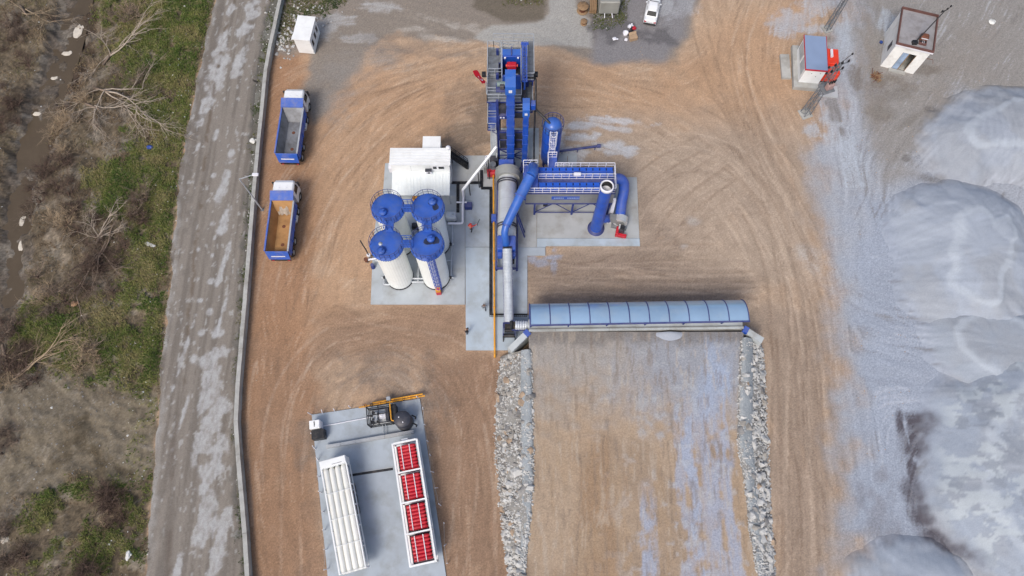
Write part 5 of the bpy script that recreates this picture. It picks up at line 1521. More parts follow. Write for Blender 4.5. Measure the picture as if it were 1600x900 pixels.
# hot elevator
ev = thing("hot_elevator", "tall blue bucket elevator up the middle of the tower front", "elevator", (-.15, 41.0, 0))
zz = np.linspace(.1, 14.8, 9)
for a, b in zip(zz[:-1], zz[1:]):
    c = MB().box(-.39, .39, -.32, .32, a+.03, b-.03).build("casing", M_blue, ev)
    MB().box(-.44, .44, -.37, .37, b-.03, b+.03).build("flange", M_blue, ev)
m = MB(); m.add([(-.5, -.5, 14.83), (.5, -.5, 14.83), (.5, .95, 14.83), (-.5, .95, 14.83), (-.5, -.45, 16.0), (.5, -.45, 16.0), (.5, .9, 16.9), (-.5, .9, 16.9), (-.5, .1, 16.9), (.5, .1, 16.9)], [(0,3,2,1), (0,1,5,4), (1,2,6,9,5), (2,3,7,6), (3,0,4,8,7), (4,5,9,8), (8,9,6,7)]); m.build("head", M_duct, ev)
MB().box(-.16, .16, -.52, -.44, 15.2, 15.55).build("plate", M_rail, ev)
m = MB(); m.add([(-.4, .95, 14.9), (.4, .95, 14.9), (.4, .95, 16.0), (-.4, .95, 16.0), (-.4, 2.6, 13.4), (.4, 2.6, 13.4), (.4, 2.6, 14.2), (-.4, 2.6, 14.2)], [(0,1,2,3), (3,2,6,7), (1,5,6,2), (0,3,7,4), (0,4,5,1), (4,7,6,5)]); m.build("chute", M_blue, ev)
mt = MB().cyl((-1.3, .3, 15.5), (-.5, .3, 15.5), .26, n=14).build("drive_motor", pm("grey_green_motor", lin(120, 138, 136), .5), ev); MB().bbox(-1.0, -.6, -.2, .1, 15.3, 15.8).build("gearbox", M_dark, mt)
MB().box(-1.4, -.5, -.3, .7, 15.0, 15.1).build("motor_bracket", M_navy, ev)
MB().box(-.55, .55, -.9, .32, .1, .9).build("boot", M_navy, ev)
# drum outlet chute into the elevator boot
MB().box(-1.3, .3, -1.9, -.93, 1.2, 3.6).build("drum_outlet_chute", M_blue, ev)
fe = thing("filler_elevator", "slimmer blue bucket elevator on the tower's filter side", "elevator", (1.42, 41.05, 0))
zz = np.linspace(.1, 10.9, 7)
for a, b in zip(zz[:-1], zz[1:]):
    MB().box(-.28, .28, -.26, .26, a+.03, b-.03).build("casing", M_blue, fe); MB().box(-.32, .32, -.3, .3, b-.03, b+.03).build("flange", M_blue, fe)
m = MB(); m.add([(-.36, -.4, 10.93), (.36, -.4, 10.93), (.36, .8, 10.93), (-.36, .8, 10.93), (-.36, -.35, 12.0), (.36, -.35, 12.0), (.36, .7, 12.6), (-.36, .7, 12.6), (-.36, .1, 12.6), (.36, .1, 12.6)], [(0,3,2,1), (0,1,5,4), (1,2,6,9,5), (2,3,7,6), (3,0,4,8,7), (4,5,9,8), (8,9,6,7)]); m.build("head", M_duct, fe)
MB().box(-.14, .14, -.42, -.34, 11.2, 11.5).build("plate", M_rail, fe)
MB().bbox(.45, .95, .1, .75, 11.4, 12.2).build("drive_motor", M_blue, fe)
MB().bar((.1, 0, 1.0), (-1.0, -2.2, 2.2), .3).build("feed_pipe", M_navy, fe); MB().box(-.4, .4, -.7, .26, .1, .8).build("boot", M_navy, fe)
MB().bar((.3, -.4, 3.0), (.9, -2.9, 4.2), .2).build("return_pipe", M_navy, fe)

# ------------------------------------------------------------------ flag
fl = thing("flag", "red flag with white crescent and star flying from the tower's left railing", "flag", (-2.6, 43.0, 11.6))
MB().cyl((0, 0, 0), (0, 0, 1.9), .035, n=8).build("pole", M_railgrey, fl)
def fsurf(u, v):       # u along fly 0..1, v across the hoist 0..1
    w = .09*u*math.sin(7*u+v*1.5)
    return Vector((-.98*u+.42*v+.3*w-.35, 1.25*u+.42*v+w-.1, 1.75-.45*v+.22*u+.8*w))
nu, nv = 16, 10
m = MB(); vs = [fsurf(i/nu, j/nv) for j in range(nv+1) for i in range(nu+1)]
m.add(vs, [(j*(nu+1)+i, j*(nu+1)+i+1, (j+1)*(nu+1)+i+1, (j+1)*(nu+1)+i) for j in range(nv) for i in range(nu)], True)
fc = m.build("cloth", M_flag, fl)
def femblem(poly, name):
    nrm = lambda u, v: (fsurf(u+.01, v)-fsurf(u-.01, v)).cross(fsurf(u, v+.01)-fsurf(u, v-.01)).normalized()
    for s in (1, -1):
        m = MB(); m.add([fsurf(u, v)+nrm(u, v)*(.012*s) for u, v in poly[0]], poly[1]); m.build(name, M_rail, fc)
cu, cv, R1, R2, offu = .36, .5, .25, .20, .055
out = [(cu+R1*.667*math.cos(t), cv+R1*math.sin(t)) for t in np.linspace(.5, 2*math.pi-.5, 22)]
inn = [(cu+offu+R2*.667*math.cos(t), cv+R2*math.sin(t)) for t in np.linspace(.62, 2*math.pi-.62, 22)]
femblem((out+inn, [(i, i+1, 23+i, 22+i) for i in range(21)]), "crescent")
star = [(cu+.23+(.125 if k % 2 == 0 else .05)*.667*math.cos(k*math.pi/5+math.pi), cv+(.125 if k % 2 == 0 else .05)*math.sin(k*math.pi/5+math.pi)) for k in range(10)]
femblem((star+[(cu+.23, cv)], [(k, (k+1) % 10, 10) for k in range(10)]), "star")

# ------------------------------------------------------------------ tipper trucks
def wheel_mesh():
    t = MB().lathe([(.28, -.14), (.46, -.15), (.51, -.10), (.51, .10), (.46, .15), (.28, .14)], 22).mesh("tyre", M_rubber)
    r = MB().lathe([(.28, -.12), (.28, .12), (.22, .10), (.12, .05), (.10, .12), (.001, .13)], 18).mesh("rim", M_alu)
    return t, r
TY, RI = wheel_mesh()
M_bedgrey = pm("worn_bed_steel", lin(138, 140, 144), .5, .35, .2, .9, lin(92, 88, 86), .7, 1.1)
M_bedrust = pm("rust_dusted_bed", lin(172, 132, 86), .8, .1, .15, .9, lin(128, 92, 60), .6, 1.2)
M_truckblue = pm("truck_blue", lin(40, 94, 192), .4, 0, .10, 1.2, DUST, .4, 1.4, topdust=.3)
M_cabwhite = pm("cab_white", lin(236, 238, 240), .3, 0, .02, 1.0, DUST, .2, 1.5)
def add_wheel(parent, x, y, z=.51, side=1, sc=1.0, name="wheel"):
    w = thing_part(name, parent, (x, y, z), (0, math.pi/2*side, 0))
    w.scale = (sc, sc, sc)
    inst("tyre", TY, w); inst("rim", RI, w)
def thing_part(name, parent, loc, rot=(0, 0, 0)):
    o = bpy.data.objects.new(name, None); link(o); o.parent = parent; o.location = loc; o.rotation_euler = rot
    return o
def loft_box(m, secs, close=True):
    """sections: (y, half width bottom, half width top, z bottom, z top)"""
    rings = []
    for y, wb, wt, z0, z1 in secs:
        c = min(.12, (z1-z0)*.25)
        rings.append([(-wb, y, z0), (wb, y, z0), (wb+.0, y, z0+(z1-z0)*.5), (wt, y, z1-c), (wt-c, y, z1), (-wt+c, y, z1), (-wt, y, z1-c), (-wb, y, z0+(z1-z0)*.5)])
    n = 8
    vs = [p for r in rings for p in r]; fs = []
    for i in range(len(rings)-1):
        for k in range(n):
            fs.append((i*n+k, (i+1)*n+k, (i+1)*n+(k+1) % n, i*n+(k+1) % n))
    fs.append(tuple(range(n))); fs.append(tuple(range((len(rings)-1)*n, len(rings)*n))[::-1])
    return m.add(vs, fs)
def dump_truck(label, loc, rz, floor_mat, load):
    t = thing("dump_truck", label, "truck", loc, rz, "blue tipper trucks along the boundary wall")
    # y = 0 at the tailgate, cab towards +y
    MB().box(-.42, .42, .1, 8.3, .75, 1.05).build("chassis", M_black, t)
    c = MB(); loft_box(c, [(6.85, 1.16, 1.08, .75, 2.95), (7.3, 1.2, 1.12, .7, 3.0), (8.2, 1.2, 1.12, .65, 2.98), (8.55, 1.17, 1.05, .6, 2.75), (8.68, 1.12, .95, .6, 1.75)]); cb = c.build("cab", M_cabwhite, t)
    MB().add([(-1.02, 8.60, 2.62), (1.02, 8.60, 2.62), (1.12, 8.705, 1.80), (-1.12, 8.705, 1.80)], [(0,1,2,3)[::-1]]).build("windscreen", M_glass, cb)
    for s in (-1, 1):
        v = [(s*1.215, 7.25, 1.85), (s*1.215, 8.3, 1.75), (s*1.14, 8.2, 2.62), (s*1.14, 7.3, 2.62)]
        MB().add(v, [(0,1,2,3) if s > 0 else (3,2,1,0)]).build("side_window", M_glass, cb)
        MB().bbox(s*1.38-.1, s*1.38+.1, 8.35, 8.5, 1.8, 2.6, .03).build("mirror", M_black, cb)
        MB().bar((s*1.12, 8.4, 2.5), (s*1.38, 8.42, 2.5), .05).build("mirror_arm", M_black, cb)
        MB().box(s*1.05-.15, s*1.05+.15, 7.2, 8.2, .55, .8).build("step", M_black, cb)
        MB().cyl((s*.4, 7.5, 2.99), (s*.4, 7.5, 3.06), .07, n=10).build("roof_vent", M_rail, cb)
        # bed sides
        sd = MB(); sd.box(s*1.22-.05, s*1.22+.05, .12, 6.2, 1.35, 2.62)
        so = sd.build("bed_side", M_truckblue, t)
        MB().box(s*1.245-.08, s*1.245+.08, .1, 6.25, 2.622, 2.74).build("top_rail", M_railgrey if s > 0 else M_truckblue, so)
        for k in range(5):
            y = .5+k*1.3; MB().box(s*1.30-.035, s*1.30+.035, y-.07, y+.07, 1.35, 2.62).build("rib", M_truckblue, so)
        MB().box(s*1.0-.24, s*1.0+.24, .2, 3.1, 1.10, 1.14).build("mudguard", M_black, t)
        MB().cyl((s*1.0, 4.4, .75), (s*1.0, 5.2, .75), .3, n=14).build("fuel_tank", M_alu, t)
        for y in (.85, 2.2, 5.85, 7.75): add_wheel(t, s*1.08, y, side=s)
    MB().box(-1.17, 1.17, .12, 6.2, 1.25, 1.35).build("bed_floor", floor_mat, t)
    m = MB()
    for s in (-1, 1): m.add([(s*1.165, .14, 2.55), (s*1.165, 6.1, 2.55), (s*.7, 6.1, 1.37), (s*.7, .14, 1.37)], [(0,1,2,3) if s < 0 else (3,2,1,0)])
    m.add([(-1.15, 6.1, 2.7), (1.15, 6.1, 2.7), (.8, 5.0, 1.37), (-.8, 5.0, 1.37)], [(0,1,2,3)[::-1]])
    m.build("bed_lining", floor_mat, t)
    MB().box(-1.2, 1.2, 6.1, 6.22, 1.3, 2.95).build("bed_front", M_truckblue, t)
    m = MB(); m.add([(-1.28, 6.0, 2.9), (1.28, 6.0, 2.9), (1.28, 7.05, 3.16), (-1.28, 7.05, 3.16), (-1.28, 6.0, 2.98), (1.28, 6.0, 2.98), (1.28, 7.05, 3.24), (-1.28, 7.05, 3.24)], [(0,3,2,1), (4,5,6,7), (0,1,5,4), (1,2,6,5), (2,3,7,6), (3,0,4,7)]); m.build("cab_guard", M_truckblue, t)
    m = MB(); m.add([(-1.22, .1, 2.60), (1.22, .1, 2.60), (1.15, -.18, 1.2), (-1.15, -.18, 1.2), (-1.22, .0, 2.6), (1.22, .0, 2.6), (1.15, -.28, 1.2), (-1.15, -.28, 1.2)], [(0,1,2,3), (7,6,5,4), (0,4,5,1), (1,5,6,2), (2,6,7,3), (3,7,4,0)]); tg = m.build("tailgate", M_truckblue, t)
    MB().add([(-.75, -.205, 1.75), (.75, -.205, 1.75), (.75, -.175, 1.93), (-.75, -.175, 1.93)], [(0,1,2,3)]).build("lettering", M_rail, tg)
    MB().box(-1.1, 1.1, -.2, -.1, .65, .85).build("rear_bumper", M_black, t)
    for s in (-1, 1): MB().box(s*.85-.12, s*.85+.12, -.23, -.2, .68, .82).build("tail_light", M_red, t)
    if load:
        r = random.Random(3)
        m = MB(); n = 16
        vs = []; 
        for j in range(5):
            for i in range(n):
                u = i/(n-1); y = 6.05-j*.28; w = 1.0-.1*j
                vs.append((-w+2*w*u, y+.1*math.sin(i), 2.25-.20*j+.16*math.sin(u*math.pi)+r.uniform(-.04, .04)))
        m.add(vs, [(j*n+i, j*n+i+1, (j+1)*n+i+1, (j+1)*n+i)[::-1] for j in range(4) for i in range(n-1)], True)
        m.build("sand_residue", pm("sand_residue", lin(168, 156, 142), .95, 0, .2, 3.0, bump=.4), t)
    for x, y, r_ in ((.05, 3.6, .2), (.15, 1.4, .2)):
        MB().lathe([(r_, 0), (r_*.7, .02), (.001, .02)], 12, (x, y, 1.352)).build("mud_clod", M_rust, t)
    return t
a = P(446, 241, 2.6)
dump_truck("blue and white tipper truck with bare grey bed, the upper of the two", (a[0]+.05, a[1], 0), -.02, M_bedgrey, False)
a = P(431.5, 394, 2.6)
dump_truck("blue and white tipper truck with rusty sand-coated bed, the lower of the two", (a[0], a[1], 0), -.0, M_bedrust, True)

# ------------------------------------------------------------------ street lamp
sl = thing("street_lamp", "tall grey street lamp with angled arm beside the boundary wall", "street lamp", W(410, 328, 0))
MB().tube([(0, 0, 0), (0, 0, 7.2)], [.1, .06], 10).build("pole", M_railgrey, sl)
MB().bar((0, 0, 7.15), (1.55, .35, 7.5), .07).build("arm", M_railgrey, sl)
MB().bbox(1.4, 2.05, .18, .52, 7.45, 7.6, .04).build("lamp_head", M_rail, sl)
MB().box(-.18, .18, -.18, .18, -.02, .06).build("base_plate", M_grate, sl)

# ------------------------------------------------------------------ white site cabin near the wall
a = W(480, 84, 0)
wc = thing("site_cabin", "small white site cabin with three dark side windows near the wall's top end", "cabin", (a.x, a.y, 0), math.radians(-6))
MB().bbox(-1.0, 1.0, 0, 3.3, .1, 2.62, .05).build("wall", M_white, wc)
for i, (y0, y1) in enumerate(((-.15, 1.75), (1.77, 3.45))):
    MB().box(-1.12, 1.08, y0, y1, 2.63, 2.72).build("roof_panel", M_white, wc)
for y in (.55, 1.65, 2.6):
    w = MB().box(.99, 1.03, y-.3, y+.3, 1.0, 2.0).build("window", M_rail, wc); MB().box(1.025, 1.04, y-.25, y+.25, 1.05, 1.95).build("pane", M_glass, w)
for x in (-.9, .9):
    for y in (.2, 3.1): MB().box(x-.12, x+.12, y-.12, y+.12, -.05, .1).build("foot", M_conc2, wc)
MB().add([(-1.1, -.16, 2.7), (-1.1, 1.0, 2.7), (-1.45, .6, 2.2), (-1.4, -.1, 2.2)], [(0,1,2,3)]).build("awning", M_white, wc)

# ------------------------------------------------------------------ kiosk, generator, pylons
k0 = W(1262, 131, .35)
ki = thing("weigh_kiosk", "white kiosk with grey roof and red trim on a concrete plinth", "kiosk", (k0.x, k0.y, 0), math.radians(-6))
MB().box(-1.75, 1.3, -.75, 5.4, -.1, .55).build("plinth", M_conc2, ki)
MB().bbox(-1.2, 1.2, 0, 4.7, .551, 3.0, .03).build("wall", M_white, ki)
MB().box(-1.28, 1.28, -.1, 4.85, 3.003, 3.1).build("roof", pm("blue_grey_roof", lin(140, 158, 188), .5, .1, .05, .8), ki)
for s, (x0, x1, y0, y1) in enumerate(((-1.33, -1.28, -.15, 4.9), (-1.28, 1.33, -.16, -.1), (1.28, 1.33, -.1, 4.9))):
    MB().box(x0, x1, y0, y1, 2.95, 3.16).build("trim", M_red, ki)
for y0, y1 in ((.35, 2.05), (2.4, 4.4)):
    w = MB().box(-1.24, -1.19, y0, y1, 1.3, 2.6).build("window", M_alu, ki); MB().box(-1.26, -1.238, y0+.08, y1-.08, 1.38, 2.52).build("pane", pm("grey_glass%d" % int(y0), lin(176, 184, 190), .2), w)
for x, z in ((-.3, 2.3), (.35, 1.8), (.7, 2.4)): MB().box(x-.06, x+.06, -.02, 0.0, z-.03, z+.03).build("vent", M_dark, ki)
MB().box(1.2, 1.24, .4, 1.3, .6, 2.5).build("door", M_dark, ki)
a = W(1228, 124, .02)
o = tag(MB().prism([(-.55, 0), (.55, 0), (.75, 3.5), (-.35, 3.5)], -.1, .3).build("concrete_step", M_conc2, None, (a.x, a.y, 0)), "pale concrete step slab beside the kiosk", "slab")
a = W(1290, 128, 0)
ge = thing("generator", "orange-red generator housing standing beside the kiosk", "generator", (a.x, a.y, 0), math.radians(-6))
MB().bbox(-.85, 1.1, 0, 1.4, .1, 1.55, .05).build("housing", M_orange, ge); MB().bbox(-.75, 1.0, 1.42, 3.6, .1, 1.7, .05).build("housing", M_orange, ge)
MB().box(-.9, 1.15, -.05, 3.65, -.05, .1).build("skid", M_black, ge)
MB().cyl((.1, 2.5, 1.7), (.1, 2.5, 1.9), .1).build("exhaust_stub", M_black, ge); MB().cyl((.05, 2.2, 1.95), (.05, 3.2, 1.95), .17, n=14).build("silencer", M_rail, ge)
m = MB()
for y in (.5, 1.9, 2.8): m.box(1.09, 1.12, y-.3, y+.3, .4, 1.2)
m.build("louvre", M_dark, ge)
MB().box(-1.0, 1.3, -2.2, -.6, -.1, .2).build("pad", M_conc, ge)

def pylon(label, base, h, w0, w1, head):
    o = thing("lattice_pole", label, "pylon", base, .35, "lattice power poles")
    cs = [(-1, -1), (1, -1), (1, 1), (-1, 1)]
    n = int(h/.7)
    for c in cs: MB().bar((c[0]*w0, c[1]*w0, -.05), (c[0]*w1, c[1]*w1, h), .07).build("leg", M_grate, o)
    m = MB()
    for i in range(n):
        t0 = i/n; t1 = (i+1)/n; a_ = w0+(w1-w0)*t0; b_ = w0+(w1-w0)*t1
        for j in range(4):
            p, q = cs[j], cs[(j+1) % 4]
            if i % 2: p, q = q, p
            m.bar((p[0]*a_, p[1]*a_, h*t0), (q[0]*b_, q[1]*b_, h*t1), .035)
            if i % 2 == 0: m.bar((p[0]*a_, p[1]*a_, h*t0), (q[0]*a_, q[1]*a_, h*t0), .04)
    m.build("lattice", M_grate, o)
    MB().box(-w0-.25, w0+.25, -w0-.25, w0+.25, -.2, .12).build("footing", M_conc2, o)
    if head:
        for z, L in ((h-.2, 1.2), (h-1.3, 1.0)):
            ar = MB().bar((-L, 0, z), (L, 0, z), .1).build("cross_arm", M_grate, o)
            for x in (-L, -L*.35, L*.35, L):
                MB().lathe([(.05, 0), (.13, .06), (.07, .12), (.13, .2), (.06, .3), (.03, .42)], 10, (x, 0, z+.05)).build("insulator", M_black, ar)
        tr = MB().bbox(-.4, .4, -.9, -.35, h-3.4, h-2.6, .06).build("transformer", pm("faded_pink_tank", lin(168, 140, 136), .6), o)
        for x in (-.3, 0, .3): MB().cyl((x, -.65, h-2.5), (x, -.65, h-2.05), .09).build("bushing", M_black, tr)
        MB().box(-.7, .7, -1.1, .3, h-3.75, h-3.62).build("platform", M_grate, o)
        m = MB(); m.bar((-1.1, -.2, h-1.2), (-.3, -.65, h-2.1), .03); m.bar((1.0, -.1, h-1.2), (.3, -.65, h-2.1), .03); m.bar((0, 0, h), (1.9, .6, h+.1), .05); m.build("wire", M_black, o)
        MB().lathe([(.04, 0), (.12, .1), (.05, .3)], 10, (1.9, .6, h)).build("insulator", M_black, o)
    return o
pylon("lattice power pole with transformer and insulators in front of the kiosk", W(1258, 178, 0), 9.3, .42, .2, True)
pylon("lattice power pole rising out of the photo behind the kiosk", W(1292, 46, 0), 10.0, .28, .16, False)

# ------------------------------------------------------------------ white house with flat roof
hz_ = 4.1
r0 = W(1413, 14, hz_); r1 = W(1469, 28, hz_); r2 = W(1458, 83, hz_); r3 = W(1400, 69, hz_)
hc = (r2+r3)/2; rzh = math.atan2(r2.y-r3.y, r2.x-r3.x); Wd = (r2-r3).length; Dp = ((r0+r1)/2-hc).length
ho = thing("white_house", "white roofless-looking hut with rusty parapet and open doorway", "hut", (hc.x, hc.y, 0), rzh)
hw_ = Wd/2-.15; M_hw = pm("limewash", lin(238, 238, 235), .85, 0, .05, .9, lin(160, 150, 138), .45, .7, .2, 8)
m = MB()
m.box(-hw_, -.75, .12, .32, -.1, hz_-.1); m.box(.85, hw_, .12, .32, -.1, hz_-.1); m.box(-.75, .85, .12, .32, 3.0, hz_-.1); m.build("front_wall", M_hw, ho)
m = MB(); m.box(-hw_, -hw_+.2, .321, 1.2, -.1, hz_-.1); m.box(-hw_, -hw_+.2, 2.0, Dp, -.1, hz_-.1); m.box(-hw_, -hw_+.2, 1.2, 2.0, -.1, 1.4); m.box(-hw_, -hw_+.2, 1.2, 2.0, 2.6, hz_-.1); m.build("side_wall", M_hw, ho)
MB().box(hw_-.2, hw_, .321, Dp, -.1, hz_-.1).build("side_wall", M_hw, ho); MB().box(-hw_+.2, hw_-.2, Dp-.2, Dp, -.1, hz_-.1).build("rear_wall", M_hw, ho)
MB().box(-hw_+.2, hw_-.2, .32, Dp-.2, .0, .05).build("floor", M_conc2, ho)
rf = MB().box(-Wd/2, Wd/2, -.05, Dp+.1, hz_-.1, hz_).build("roof", pm("stained_roof", lin(150, 148, 150), .85, 0, .12, .8, lin(104, 96, 92), .6, .9), ho)
M_par = pm("rust_brown_parapet", lin(104, 72, 66), .8, 0, .2, 1.2)
for x0, x1, y0, y1 in ((-Wd/2, Wd/2, -.05, .1), (-Wd/2, Wd/2, Dp-.05, Dp+.1), (-Wd/2, -Wd/2+.13, .1, Dp-.05), (Wd/2-.13, Wd/2, .1, Dp-.05)):
    MB().box(x0, x1, y0, y1, hz_+.001, hz_+.28).build("parapet", M_par, rf)
MB().box(-Wd/2-.03, Wd/2+.03, -.10, -.052, hz_-.15, hz_+.02).build("cornice", M_rail, ho)
MB().box(-.72, .0, .2, .26, .05, 2.95).build("door", pm("faded_blue_panel", lin(150, 170, 196), .6, 0, .25, 1.5), ho)
m = MB()
for x in (-.75, .05, .85): m.box(x-.04, x+.04, .14, .3, .05, 3.0)
m.build("door_frame", M_wood, ho)
MB().box(-hw_-.01, -hw_+.15, 1.22, 1.98, 1.42, 2.58).build("window", M_dark, ho)
MB().box(-1.0, 1.0, -.4, .1, -.1, .12).build("doorstep", M_conc2, ho)
po = thing("leaning_pole", "dark leaning pole with wires standing on the hut roof", "pole", (hc.x+.1, hc.y+.75, hz_))
MB().tube([(0, 0, 0), (1.9, 1.6, 3.6)], [.08, .05], 8).build("shaft", M_black, po); MB().bar((1.5, 1.5, 3.4), (2.2, 1.75, 3.6), .08).build("cross_arm", M_black, po)
MB().bbox(-.3, .3, -.25, .25, .0, .35).build("base_block", M_black, po)
for x, y, z in ((1.6, 1.55, 3.45), (2.15, 1.75, 3.6), (2.5, 2.0, 3.75)): MB().lathe([(.04, 0), (.12, .08), (.05, .25)], 10, (x, y, z)).build("insulator", M_black, po)
MB().bar((2.1, 1.7, 3.6), (2.55, 2.0, 3.8), .05).build("arm_end", M_black, po)
ch = thing("rusty_stove", "rusty box with white bar and open front on the hut roof", "stove", (hc.x+1.05, hc.y+.75, hz_), rzh)
MB().bbox(-.45, .45, .25, 1.0, 0, .7, .12).build("hood", M_rust, ch); MB().box(-.42, .42, -.3, .25, 0, .2).build("tray", M_par, ch); MB().box(-.35, .35, -.05, .24, .2, .22).build("opening", M_black, ch); MB().box(-.36, .36, .2, .3, .45, .55).build("bar", M_rail, ch)
for x in (-.1, .08): MB().bar((x, -.2, .25), (x+.03, .2, .27), .03).build("rod", M_rail, ch)
br = thing("wall_bracket", "thin bent metal bracket sticking out from the hut wall", "bracket", (r2.x+.05, r2.y+.9, 2.2))
MB().tube([(-.3, 0, 0), (1.1, -.35, 0), (1.0, -.9, 0)], .03, 6).build("rod", M_rust, br)

# ------------------------------------------------------------------ top edge: caravan, spools, pallets, car, junk
a = W(950, 26, 0)
cv_ = thing("grey_caravan", "grey caravan with one dark roof hatch cut by the top edge", "caravan", (a.x, a.y, 0))
MB().bbox(-1.25, 1.25, 0, 4.6, .55, 2.5, .12).build("body", pm("caravan_grey", lin(158, 158, 152), .6, .1, .08, .6, lin(120, 116, 106), .4, .9), cv_)
n = 5
for i in range(n): MB().box(-1.2, 1.2, .12+4.4*i/n, .12+4.4*(i+1)/n-.02, 2.50, 2.54).build("roof_panel", pm("caravan_roof%d" % i, lin(150+i*2, 150+i*2, 145), .6, .15, .06, .8), cv_)
h_ = MB().bbox(-.42, .42, 1.3, 1.75, 2.55, 2.64, .02).build("roof_hatch", M_glass, cv_)
for x in (-.8, .8): add_wheel(cv_, x, .5, .4, 1, .8)
MB().bar((-.5, .1, .6), (-.5, -.5, .3), .08).build("drawbar", M_rail, cv_); MB().bar((.4, .1, .6), (.5, -.5, .3), .08).build("drawbar", M_rail, cv_)
def spool(label, px, py, r, h):
    o = thing("cable_spool", label, "cable spool", W(px, py, 0), 0, "wooden cable spools by the caravan")
    fl_ = MB().lathe([(.06, 0), (r, 0), (r, .06), (.06, .06)], 24).mesh("flange", M_wood)
    inst("flange", fl_, o); inst("flange", fl_, o, (0, 0, h-.06))
    MB().lathe([(r*.55, .06), (r*.55, h-.06)], 20).build("core", M_rust, o)
    for k in range(6):
        a_ = k*math.pi/3; MB().bar((.1*math.cos(a_), .1*math.sin(a_), h+.012), (r*.95*math.cos(a_), r*.95*math.sin(a_), h+.012), .07, .03).build("slat", M_wood, o)
spool("larger wooden cable spool beside the pallets", 910, 17, .72, .9)
spool("smaller wooden cable spool lying further from the caravan", 912, 37, .42, .5)
a = W(926, 22, 0)
pl = thing("pallet_stack", "stack of weathered wooden planks between spools and caravan", "planks", (a.x, a.y, 0), -.06)
for z in range(5):
    for k in range(4): MB().box(-.42+.22*k, -.24+.22*k, .05*z % .11, 2.6, .1+.12*z, .19+.12*z).build("plank", M_wood, pl)
for y in (.3, 2.2): MB().box(-.45, .5, y-.06, y+.06, -.02, .1).build("bearer", M_wood, pl)
for px, py, r in ((795, 6, .0),):
    pass
def car(label, loc, rz):
    c = thing("parked_car", label, "car", loc, rz)
    M_car = pm("car_white", lin(238, 240, 242), .3, 0, .02, 1.0)
    secs = [(-2.1, .72, .66, .42, .80), (-2.0, .80, .74, .28, .92), (-1.2, .84, .78, .25, .95), (0, .85, .79, .25, .95), (1.1, .84, .78, .25, .95), (1.9, .78, .72, .3, .80), (2.1, .68, .62, .4, .68)]
    m = MB(); loft_box(m, secs); b = m.build("body", M_car, c)
    m = MB(); loft_box(m, [(-1.45, .74, .70, .90, .98), (-.95, .76, .60, .90, 1.40), (-.1, .76, .60, .90, 1.44), (.5, .76, .58, .90, 1.38), (1.05, .74, .70, .90, .97)]); g = m.build("cabin", M_car, c)
    MB().add([(-.6, -1.42, 1.015), (.6, -1.42, 1.015), (.52, -1.0, 1.40), (-.52, -1.0, 1.40)], [(0,1,2,3)]).build("rear_window", M_glass, g)
    MB().add([(-.6, 1.02, 1.02), (.6, 1.02, 1.02), (.5, .55, 1.38), (-.5, .55, 1.38)], [(0,1,2,3)[::-1]]).build("windscreen", M_glass, g)
    for s in (-1, 1):
        for y0, y1 in ((-.85, -.1), (-.05, .6)):
            v = [(s*.765, y0, .98), (s*.765, y1+.1, .98), (s*.665, y1-.05, 1.34), (s*.665, y0+.1, 1.34)]
            MB().add(v, [(0,1,2,3) if s > 0 else (3,2,1,0)]).build("side_window", M_glass, g)
        for y in (-1.3, 1.3): add_wheel(c, s*.72, y, .31, s, .6)
        MB().bbox(s*.6-.14, s*.6+.14, -2.12, -2.02, .6, .78, .02).build("tail_light", M_red, c)
        MB().bbox(s*.55-.15, s*.55+.15, 2.02, 2.1, .5, .64, .02).build("headlight", M_rail, c)
        MB().bbox(s*.9-.08, s*.9+.08, .6, .75, .9, 1.02, .02).build("mirror", M_car, c)
    MB().bbox(-.75, .75, -2.2, -2.02, .3, .5, .03).build("bumper", M_black, c); MB().bbox(-.72, .72, 2.02, 2.16, .3, .46, .03).build("bumper", M_black, c)
a = W(1018, 20, 0)
car("white saloon car parked at the top edge", (a.x, a.y, 0), math.radians(-13))
def junk(px, py, nm, label, cat, fn, rz=0):
    o = thing(nm, label, cat, W(px, py, 0), rz, "rubbish dumped near the white car"); fn(o)
def lumpy(name, parent, r, mat, seed, sz=.6, loc=(0, 0, 0)):
    rr = random.Random(seed); bm = bmesh.new(); bmesh.ops.create_icosphere(bm, subdivisions=2, radius=r)
    for v in bm.verts: v.co *= rr.uniform(.8, 1.2); v.co.z *= sz
    for v in bm.verts: v.co.z += r*sz*.8
    me = bpy.data.meshes.new(name); bm.to_mesh(me); bm.free(); me.materials.append(mat)
    return inst(name, me, parent, loc)
M_card = pm("cardboard", lin(172, 146, 118), .9, 0, .1, 3)
def jbox(o):
    MB().bbox(-.5, .5, -.3, .3, 0, .5, .02).build("carton", M_card, o); MB().add([(-.5, .3, .5), (.5, .3, .5), (.55, .65, .6), (-.45, .6, .62)], [(0,1,2,3)]).build("flap", M_card, o)
junk(989, 61, "cardboard_box", "brown cardboard box in the rubbish heap", "box", jbox, .3)
junk(977, 54, "white_tub", "round white tub in the rubbish heap", "tub", lambda o: (MB().lathe([(.25, 0), (.34, .4), (.30, .4), (.22, .05), (.001, .05)], 16).build("tub", M_rail, o), MB().lathe([(.36, .36), (.36, .42), (.29, .42)], 16).build("rim", M_rail, o)))
junk(985, 53, "black_sack", "black rubbish sack behind the cardboard box", "sack", lambda o: (lumpy("sack", o, .42, M_cloth_d, 1), lumpy("neck", o, .14, M_cloth_d, 2, 1.0, (.1, .1, .45))))
junk(985, 43, "white_sack", "white sack with dark print nearest the car", "sack", lambda o: (lumpy("sack", o, .35, M_rail, 3), lumpy("neck", o, .12, M_rail, 4, 1.0, (.1, .1, .4)), ))
